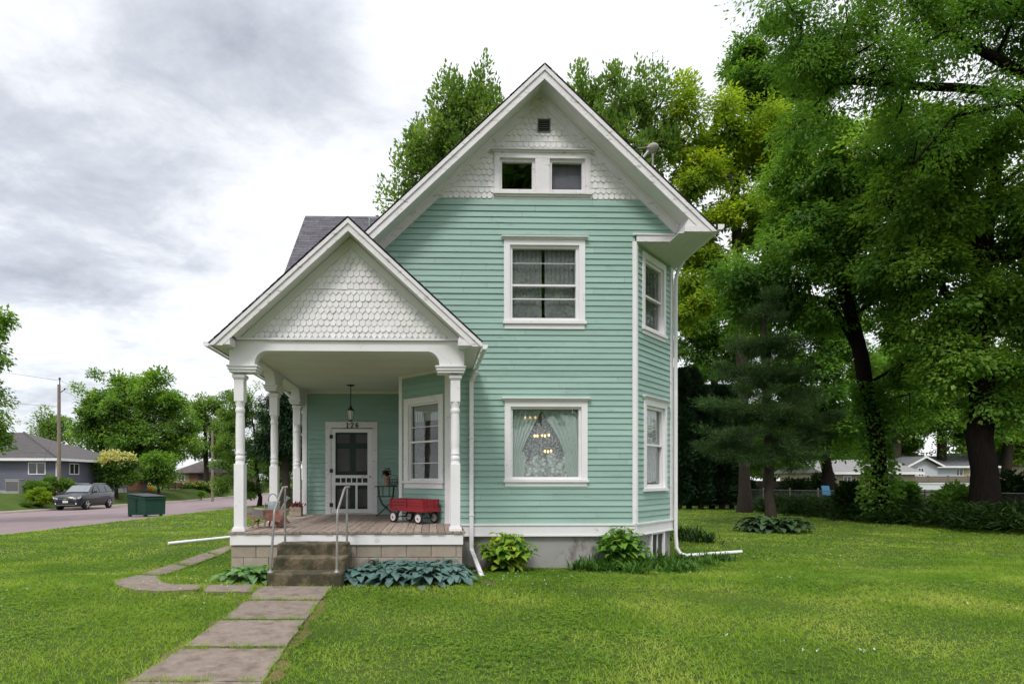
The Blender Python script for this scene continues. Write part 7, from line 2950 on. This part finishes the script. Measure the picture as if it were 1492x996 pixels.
    mb.prism([(g0, Y - 1.5, ze), (g1, Y - 1.5, ze), ((g0 + g1) / 2, Y - 1.5, zg)], (0, 2, 0))
    mb.build('wall', wh, h)
    mb = MB()
    zr = wz(1400, 664, Y + 3.5)
    mb.prism([(x0 - 0.3, Y - 0.5, ze), (x0 - 0.3, Y + 3.5, zr), (x0 - 0.3, Y + 7.4, ze)], (x1 - x0 + 0.8, 0, 0))
    gm = (g0 + g1) / 2
    mb.prism([(gm, Y - 2.0, zg + 0.12), (g1 + 0.4, Y - 2.0, ze), (g1 + 0.4, Y - 2.0, ze - 0.08), (gm, Y - 2.0, zg + 0.04), (g0 - 0.4, Y - 2.0, ze - 0.08), (g0 - 0.4, Y - 2.0, ze)], (0, 5.0, 0))
    mb.build('roof', pm('slate_roof', (0.13, 0.13, 0.14), 0.9, 0.2, 4), h)
    mb = MB()
    for s, gx in ((1, g1 + 0.4), (-1, g0 - 0.4)):
        mb.prism([(gm, Y - 2.03, zg + 0.13), (gx, Y - 2.03, ze + 0.0), (gx, Y - 2.03, ze - 0.2), (gm, Y - 2.03, zg - 0.07)], (0, 0.03, 0))
    mb.box(g1 + 0.45, x1 + 0.5, Y - 0.54, Y - 0.51, ze - 0.17, ze + 0.03)
    mb.build('eave_fascia', M['white'], h)
    small_window(h, Wg, wx(1337, Y - 1.5), wx(1346, Y - 1.5), wz(1342, 694, Y - 1.5), wz(1342, 681, Y - 1.5))
    small_window(h, W, wx(1392, Y), wx(1403, Y), wz(1397, 693, Y), wz(1397, 682, Y))
    mb = MB()
    W.box(mb, wx(1405, Y), wx(1411, Y), zb + 0.3, wz(1408, 681, Y), 0, 0.05)
    mb.build('door', pm('tan_door', (0.42, 0.31, 0.18), 0.6), h)
    Y = 64
    x0, x1 = wx(1460, Y), wx(1500, Y)
    b = thing('tan_house', 'tan gabled house beyond the massive trunk at the edge of view', 'house', ((x0 + x1) / 2, Y + 3, gz(x0, Y)))
    ze, zr = wz(1470, 679, Y), wz(1470, 664, Y)
    mb = MB()
    W = Wall(0, Y, 1, 0)
    plain_siding(mb, W, wx(1455, Y), x1, gz(x0, Y), ze, 0.16)
    mb.box(wx(1455, Y), x1, Y + 0.02, Y + 6, gz(x0, Y) - 0.3, ze)
    mb.build('wall', tan, b)
    mb = MB()
    mb.prism([(wx(1448, Y), Y - 0.4, ze), (x1 + 1, Y - 0.4, ze), (wx(1452, Y), Y - 0.4, zr + 0.6)], (0, 7, 0))
    mb.build('roof', M['grey_roof'], b)
    # brown board fence
    Y = 48
    f = thing('board_fence', 'brown horizontal board fence before the white house', 'fence', gp(wx(1385, Y), Y))
    wood = pm('brown_fence_boards', (0.145, 0.118, 0.088), 0.9, 0.2, 5, island=0.12)
    xa, xb = wx(1324, Y), wx(1470, Y)
    z0 = gz(xa, Y)
    ztop = wz(1380, 693.5, Y)
    n = int((ztop - z0) / 0.16)
    mb = MB()
    for k in range(n):
        za = z0 + 0.05 + (ztop - z0 - 0.05) * k / n
        mb.box(xa, xb, Y - 0.015, Y + 0.015, za, za + (ztop - z0 - 0.05) / n - 0.008)
    mb.build('boards', wood, f)
    for x in np.linspace(xa, xb, 6):
        mb = MB()
        mb.box(x - 0.06, x + 0.06, Y + 0.017, Y + 0.13, z0 - 0.2, ztop + 0.06)
        mb.build('post', wood, f)
    # long white and tan trailer
    Y = 38
    xa, xb = wx(1328, Y), wx(1432, Y)
    z0 = gz(xa, Y)
    T = thing('utility_trailer', 'long flat trailer with white upper side and tan skirt before the board fence', 'trailer', ((xa + xb) / 2, Y + 1, z0))
    zt, zm, zl = wz(1380, 705, Y), wz(1380, 713.5, Y), wz(1380, 724, Y)
    mb = MB()
    mb.box(xa, xb, Y, Y + 2, zm + 0.002, zt)
    mb.box(xa - 0.03, xb + 0.03, Y - 0.04, Y + 2.04, zt + 0.002, zt + 0.06)
    mb.build('side_panel', pm('trailer_white', (0.58, 0.60, 0.62), 0.5, 0.05), T, bevel=0.02)
    mb = MB()
    mb.box(wx(1372, Y), xb, Y + 0.02, Y + 1.98, zl, zm)
    mb.build('skirt', pm('trailer_tan', (0.40, 0.33, 0.25), 0.7, 0.1), T)
    mb = MB()
    mb.box(xa + 0.02, wx(1371.5, Y), Y + 0.03, Y + 1.97, zl + 0.1, zm)
    mb.build('tool_box', pm('olive_panel', (0.12, 0.115, 0.08), 0.7, 0.1), T)
    for x in (xa + (xb - xa) * 0.42, xa + (xb - xa) * 0.6):
        for yy_ in (Y + 0.1, Y + 1.9):
            mb = MB()
            mb.lathe((x, yy_, gz(x, yy_) + 0.33), [(0.0, -0.1), (0.30, -0.1), (0.33, 0), (0.30, 0.1), (0.0, 0.1)], 18, M=Matrix((Vector((1, 0, 0)), Vector((0, 0, 1)), Vector((0, -1, 0)))).transposed().to_4x4())
            mb.build('wheel', M['black'], T)
    # weathered board fence and shrubs closing the back of the lawn
    Y = 43.5
    f = thing('rear_board_fence', 'dark weathered upright board fence behind the cedars and the pine', 'fence', gp(wx(1100, Y), Y))
    dw = pm('dark_fence_boards', (0.085, 0.075, 0.062), 0.95, 0.25, 5, island=0.2)
    xa, xb = 16.0, wx(1212, Y)
    z0 = gz(xa, Y)
    mb = MB()
    x = xa
    while x < xb:
        mb.box(x, x + 0.135, Y - 0.012, Y + 0.012, z0 - 0.05, z0 + 1.85 + rng.uniform(-0.02, 0.02))
        x += 0.142
    mb.build('boards', dw, f)
    mb = MB()
    for zz_ in (0.4, 1.5):
        mb.box(xa, xb, Y + 0.014, Y + 0.06, z0 + zz_, z0 + zz_ + 0.09)
    mb.build('rail', dw, f)
    k = 0
    for (x, rx, ry, lb) in ((1085, 16, 20, 'dark leafy shrub against the rear board fence left of the pine trunk'), (1160, 26, 20, 'wide dark shrub against the rear board fence right of the pine trunk'), (1200, 18, 26, 'tall dark shrub at the end of the rear board fence'), (1010, 22, 22, 'dark shrub under the cedars by the house corner'), (1048, 20, 20, 'dark shrub under the cedars towards the pine')):
        Ys = 41.5
        c, r_ = blob(x, 728 - ry * 0.5, rx, ry, Ys)
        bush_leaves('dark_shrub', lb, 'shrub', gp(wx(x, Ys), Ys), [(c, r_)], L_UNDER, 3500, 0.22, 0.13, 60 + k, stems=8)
        k += 1
    for (x, y, rx, ry, Ys, lb) in ((1395, 722, 26, 16, 20.6, 'dark leafy shrub against the massive trunk on its house side'), (1478, 715, 22, 26, 19.6, 'tall dark shrub beyond the massive trunk by the fence'), (1318, 716, 20, 13, 23.0, 'small dark shrub between the leaning trunk and the trailer'), (1240, 716, 18, 14, 24.0, 'dark shrub on the pine side of the leaning trunk')):
        c, r_ = blob(x, y, rx, ry, Ys)
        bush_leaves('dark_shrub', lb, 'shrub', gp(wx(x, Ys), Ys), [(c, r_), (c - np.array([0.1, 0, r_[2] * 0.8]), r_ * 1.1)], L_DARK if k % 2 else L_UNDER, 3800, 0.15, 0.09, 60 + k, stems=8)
        k += 1
    # odds and ends behind the fence
    Y = 31
    p = Vector(gp(wx(1209, Y), Y))
    c = thing('garden_chair', 'bright blue plastic garden chair behind the chain link fence', 'chair', tuple(p))
    blue = pm('blue_plastic', (0.03, 0.20, 0.34), 0.45, 0.1)
    w, d = 0.24, 0.24
    mb = MB()
    mb.box(p.x - w, p.x + w, p.y - d, p.y + d, p.z + 0.95, p.z + 1.0)
    mb.build('seat', blue, c, bevel=0.02)
    mb = MB()
    mb.prism([(p.x - w, p.y + d, p.z + 1.0), (p.x + w, p.y + d, p.z + 1.0), (p.x + w * 0.9, p.y + d + 0.12, p.z + 1.5), (p.x - w * 0.9, p.y + d + 0.12, p.z + 1.5)], (0, 0.04, 0))
    mb.build('backrest', blue, c)
    for sx in (-1, 1):
        for sy in (-1, 1):
            mb = MB()
            mb.bar((p.x + sx * (w - 0.02), p.y + sy * (d - 0.02), p.z + 0.95), (p.x + sx * w, p.y + sy * d, p.z + 0.52), 0.05, 0.05)
            mb.build('leg', blue, c)
    b = thing('picnic_table', 'weathered grey picnic table carrying the blue chair', 'table', tuple(p))
    grey = pm('grey_picnic_wood', (0.25, 0.24, 0.22), 0.9, 0.2, 6, island=0.1)
    mb = MB()
    for k in range(5):
        mb.box(p.x - 0.9, p.x + 0.9, p.y - 0.42 + k * 0.17, p.y - 0.26 + k * 0.17, p.z + 0.47, p.z + 0.515)
    mb.build('tabletop', grey, b)
    for sx in (-1, 1):
        mb = MB()
        mb.bar((p.x + sx * 0.7, p.y - 0.3, p.z + 0.47), (p.x + sx * 0.7, p.y - 0.5, p.z), 0.06, 0.1)
        mb.bar((p.x + sx * 0.7, p.y + 0.3, p.z + 0.47), (p.x + sx * 0.7, p.y + 0.5, p.z), 0.06, 0.1)
        mb.build('leg', grey, b)
    Y = 27
    p = Vector(gp(wx(1257, Y), Y))
    mb = MB()
    mb.lathe((p.x, p.y, p.z), [(0.0, 0.45), (0.24, 0.45), (0.27, 0.5), (0.28, 0.95), (0.30, 1.0), (0.27, 1.04), (0.0, 1.06)], 18)
    mb.lathe((p.x, p.y, p.z), [(0.2, 0.0), (0.2, 0.45)], 12)
    tag(mb.build('rain_barrel', blue), 'blue barrel behind the chain link fence near the leaning trunk', 'barrel')
    # ventilator on the far roof slope
    c = at(951, 213, 17.5)
    zroof = AZ - AS * (c.x - AX)
    v = thing('roof_antenna', 'small grey antenna head on a mast above the far roof slope', 'antenna', (c.x, 17.5, zroof))
    mb = MB()
    mb.tube([(c.x, 17.5, zroof - 0.1), (c.x, 17.5, c.z)], 0.028, 8)
    mb.build('mast', M['galv'], v)
    mb = MB()
    mb.lathe((c.x, 17.5, c.z), [(0.04, -0.22), (0.13, -0.14), (0.17, -0.06), (0.17, 0.0), (0.12, 0.04), (0.0, 0.06)], 16)
    mb.build('antenna_head', pm('weathered_dome', (0.33, 0.31, 0.28), 0.6, 0.2), v)
    mb = MB()
    mb.tube([(c.x - 0.12, 17.5, c.z - 0.04), (c.x - 0.5, 17.5, c.z - 0.10)], 0.018, 6)
    mb.tube([(c.x - 0.12, 17.4, c.z - 0.09), (c.x - 0.5, 17.4, c.z - 0.13)], 0.014, 6)
    mb.tube([(c.x - 0.5, 17.38, c.z - 0.12), (c.x - 0.5, 17.52, c.z - 0.1)], 0.014, 6)
    mb.tube([(c.x - 0.16, 17.45, c.z - 0.2), (c.x - 0.33, 17.45, c.z - 0.42)], [0.05, 0.05], 8)
    mb.tube([(c.x + 0.14, 17.5, c.z - 0.02), (c.x + 0.24, 17.5, c.z - 0.06), (c.x + 0.22, 17.5, c.z - 0.16)], 0.012, 5)
    mb.build('antenna_arm', M['galv'], v)


build_right_side()


# ================================================================== GRASS
def inside(poly, x, y):
    c = np.zeros(len(x), bool)
    n = len(poly)
    for i in range(n):
        (x0, y0), (x1, y1) = poly[i], poly[(i + 1) % n]
        h = ((y0 > y) != (y1 > y)) & (x < (x1 - x0) * (y - y0) / (y1 - y0 + 1e-12) + x0)
        c ^= h
    return c


def path_dist(x, y):
    d = np.full(len(x), 9.0)
    for poly in PATH_XY[:5]:
        for i in range(len(poly)):
            a, b = poly[i], poly[(i + 1) % len(poly)]
            ab = b - a
            t = np.clip(((x - a[0]) * ab[0] + (y - a[1]) * ab[1]) / (ab @ ab), 0, 1)
            d = np.minimum(d, np.hypot(x - a[0] - t * ab[0], y - a[1] - t * ab[1]))
    return d


HOUSE_FOOT = [(PX0 - 0.0, PFY), (wx(403, PFY), PFY), (wx(388, 7.98), 7.98), (wx(498, 7.98), 7.98), (wx(505.5, PFY), PFY), (PX1, PFY), (PX1, FY), (FX1, FY), (FX1 + CUT_R, FY + CUT_R), (FX1 + CUT_R, 20), (-1, 20), (-1, 17.4), (BX, 17.4), (BX, BY), (PX0, BY)]


def build_grass():
    r = np.random.default_rng(9)
    Cs, Hs, Ws = [], [], []

    def field(x0, x1, y0, y1, dens, h, w):
        n = int((x1 - x0) * (y1 - y0) * dens)
        x, y = r.uniform(x0, x1, n // 4), r.uniform(y0, y1, n // 4)
        x, y = np.repeat(x, 4), np.repeat(y, 4)
        x, y = x + r.normal(size=len(x)) * w * 0.8, y + r.normal(size=len(x)) * w * 0.8
        # inside the view, with a margin
        k = (x / y > kx(-560)) & (x / y < kx(2050)) & (x > -14.05 + 0.05 * np.sin(y * 3)) & (x < 19.5)
        x, y = x[k], y[k]
        # clumps and thin patches
        lump = 0.5 + 0.5 * np.sin(x * 2.1 + 1.3 * np.sin(y * 1.7)) * np.sin(y * 2.6 + 1.1 * np.sin(x * 1.2))
        k = r.random(len(x)) < 0.55 + 0.45 * lump
        x, y = x[k], y[k]
        k = ~inside(HOUSE_FOOT, x, y)
        for poly in PATH_XY:
            k &= ~inside([tuple(p) for p in poly], x, y)
        x, y = x[k], y[k]
        if y0 < 12:
            d = path_dist(x, y)
            worn = 0.13 + 0.10 * np.sin(y * 3.7 + x) + 0.08 * np.sin(y * 9 + 2)
            k = (d > worn * (0.5 + r.random(len(x)))) | (r.random(len(x)) < 0.5)
            x, y = x[k], y[k]
        Cs.append(np.stack([x, y, ground_z(x, y) - 0.002], 1))
        hh = h * r.uniform(0.55, 1.35, len(x)) * (0.75 + 0.5 * (0.5 + 0.5 * np.sin(x * 1.3 + 2 * np.sin(y * 0.9))))
        Hs.append(hh)
        Ws.append(w * r.uniform(0.7, 1.3, len(x)))
    field(-9.5, 11.5, 3.6, 7.4, 4600, 0.028, 0.0075)
    field(-13, 15, 7.4, 11.5, 2300, 0.031, 0.010)
    field(-14.2, 19.5, 11.5, 20, 600, 0.036, 0.016)
    field(-14.2, 19.5, 20, 42, 130, 0.044, 0.030)
    # tufts in the joints of the path
    for (x0, x1, yy) in ((385, 440, 876), (330, 372, 906), (395, 446, 906), (345, 372, 947), (270, 300, 947), (240, 275, 997), (290, 300, 857), (366, 378, 858), (210, 232, 839), (255, 275, 823), (400, 480, 854)):
        m = 90
        xs = r.uniform(x0, x1, m)
        p = np.array([tuple(G(a, yy + b)) for a, b in zip(xs, r.normal(size=m) * 0.9)])
        p[:, 2] += 0.0
        Cs.append(p)
        Hs.append(np.full(m, 0.06) * r.uniform(0.5, 1.3, m))
        Ws.append(np.full(m, 0.007))
    for poly in PATH_XY:
        for i in range(len(poly)):
            a, b = poly[i], poly[(i + 1) % len(poly)]
            m = int(np.hypot(*(b - a)) * 260)
            s_ = r.random(m)
            q = a + (b - a) * s_[:, None] + r.normal(size=(m, 2)) * 0.018
            k = np.sin(s_ * 17 + i * 2.3 + a[0] * 9) + np.sin(s_ * 41 + a[1] * 5) > 0.15
            q = q[k]
            Cs.append(np.stack([q[:, 0], q[:, 1], ground_z(q[:, 0], q[:, 1]) + 0.01], 1))
            Hs.append(r.uniform(0.03, 0.07, len(q)))
            Ws.append(np.full(len(q), 0.007))
    C, H, Wd = np.concatenate(Cs), np.concatenate(Hs), np.concatenate(Ws)
    n = len(C)
    az = r.random(n) * 2 * PI
    lean = r.uniform(0.2, 1.9, n)
    side = np.stack([-np.sin(az), np.cos(az), np.zeros(n)], 1) * (Wd / 2)[:, None]
    tip = C + np.stack([np.cos(az) * lean * H, np.sin(az) * lean * H, H], 1)
    V = np.stack([C - side, C + side, tip], 1).reshape(-1, 3)
    F = np.arange(n * 3).reshape(-1, 3)
    o = np_mesh('grass', V, F, L_GRASS)
    tag(o, 'short mown grass blades covering the lawn', 'grass', kind='stuff')
    # clover and broad weeds near the camera
    m = 70000
    x, y = r.uniform(-9, 12, m), 4.2 + 9.0 * r.random(m)
    f = 0.5 + 0.25 * np.sin(x * 1.1 + 0.5 + np.sin(y * 1.9)) + 0.25 * np.sin(y * 1.4 + x * 0.4 + np.sin(x * 2.7)) + 0.22 * np.sin(x * 5.1) * np.sin(y * 4.3) + 0.35 * (smooth(7.2, 8.6, y) - 0.4)
    k = (x / y > kx(-330)) & (x / y < kx(1820)) & (r.random(m) < np.clip(f, 0, 1) ** 2) & ~inside(HOUSE_FOOT, x, y)
    for poly in PATH_XY:
        k &= ~inside([tuple(p) for p in poly], x, y)
    x, y = x[k], y[k]
    C = np.repeat(np.stack([x, y, ground_z(x, y) + r.uniform(0.015, 0.04, len(x))], 1), 3, 0)
    az = np.tile([0, 2.1, 4.2], len(x)) + np.repeat(r.random(len(x)) * 6, 3)
    A = np.stack([np.cos(az), np.sin(az), 0.15 + 0 * az], 1)
    V, F = leaf_quads(C, unit(A), unit(r.normal(size=C.shape) * 0.2 + [0, 0, 1]), 0.021, 0.023, 0.05)
    tag(np_mesh('clover', V, F, leaf_mat('clover_leaves', (0.085, 0.19, 0.02), (0.13, 0.26, 0.03), (0.20, 0.33, 0.05), 2)), 'patches of clover leaves in the lawn', 'clover', kind='stuff')
    m = 800
    x, y = r.uniform(-8, 9, m), 4.6 + 8 * r.random(m)
    k = (np.sin(x * 0.9 + 1.0) * np.sin(y * 0.8 + 0.6 * x) > 0.1) & ~inside(HOUSE_FOOT, x, y) & (path_dist(x, y) > 0.3)
    x, y = x[k], y[k]
    C = np.repeat(np.stack([x, y, ground_z(x, y) + r.uniform(0.045, 0.075, len(x))], 1), 6, 0) + r.normal(size=(len(x) * 6, 3)) * 0.004
    V, F = leaf_quads(C, unit(r.normal(size=C.shape)), unit(r.normal(size=C.shape)), 0.010, 0.009)
    tag(np_mesh('clover_flowers', V, F, M['clover']), 'tiny white clover flowers scattered in the lawn', 'clover flowers', kind='stuff')
    # bare earth at the foot of the downspout and along the path
    mb = MB()
    for (x, y, rx, ry) in ((712, 848, 11, 6), (690, 820, 7, 22)):
        c = G(x, y)
        e = G(x + rx, y)
        f = G(x, y + ry)
        n = 16
        mb.poly([(c.x + (e.x - c.x) * math.cos(2 * PI * k / n) * (1 + 0.2 * math.sin(5 * k)), c.y + abs(f.y - c.y) * math.sin(2 * PI * k / n) * (1 + 0.2 * math.sin(3 * k)), gz(c.x + (e.x - c.x) * math.cos(2 * PI * k / n), c.y + abs(f.y - c.y) * math.sin(2 * PI * k / n)) + 0.012) for k in range(n)])
    tag(mb.build('bare_soil', M['soil']), 'worn patches of bare soil by the path and downspout', 'soil', kind='stuff')


build_grass()


def build_verge():
    thatch = ground_mat('dry_thatch', (0.085, 0.062, 0.030), (0.145, 0.118, 0.050), (0.21, 0.18, 0.08), 4)
    rng = random.Random(6)
    mb = MB()
    right = [G(x, y) for x, y in ((467, 876), (446, 905), (417, 946), (383, 996), (345, 1052))]
    left = [G(x, y) for x, y in ((361, 876), (324, 905), (266, 946), (189, 996), (100, 1052))]
    for line, s in ((right, 1), (left, -1)):
        pts = []
        for a, b in zip(line[:-1], line[1:]):
            n = 14
            pts += [a.lerp(b, k / n) for k in range(n)]
        ph = rng.uniform(0, 6)
        rows = []
        for i, p in enumerate(pts):
            w = max(0.02, (0.085 if s > 0 else 0.065) + 0.045 * math.sin(i * 0.42 + ph) + 0.02 * math.sin(i * 1.3) + rng.uniform(-0.012, 0.012))
            rows.append([(p.x - s * 0.02, p.y, gz(p.x, p.y) + 0.006), (p.x + s * w * 0.5, p.y + rng.uniform(-0.01, 0.01), gz(p.x, p.y) + 0.010), (p.x + s * w, p.y, gz(p.x + s * w, p.y) + 0.004)])
        mb.grid(rows)
    tag(mb.build('dry_verge', thatch, recalc=False), 'dry trampled strip of thatch along both edges of the walk', 'verge', kind='stuff')


build_verge()
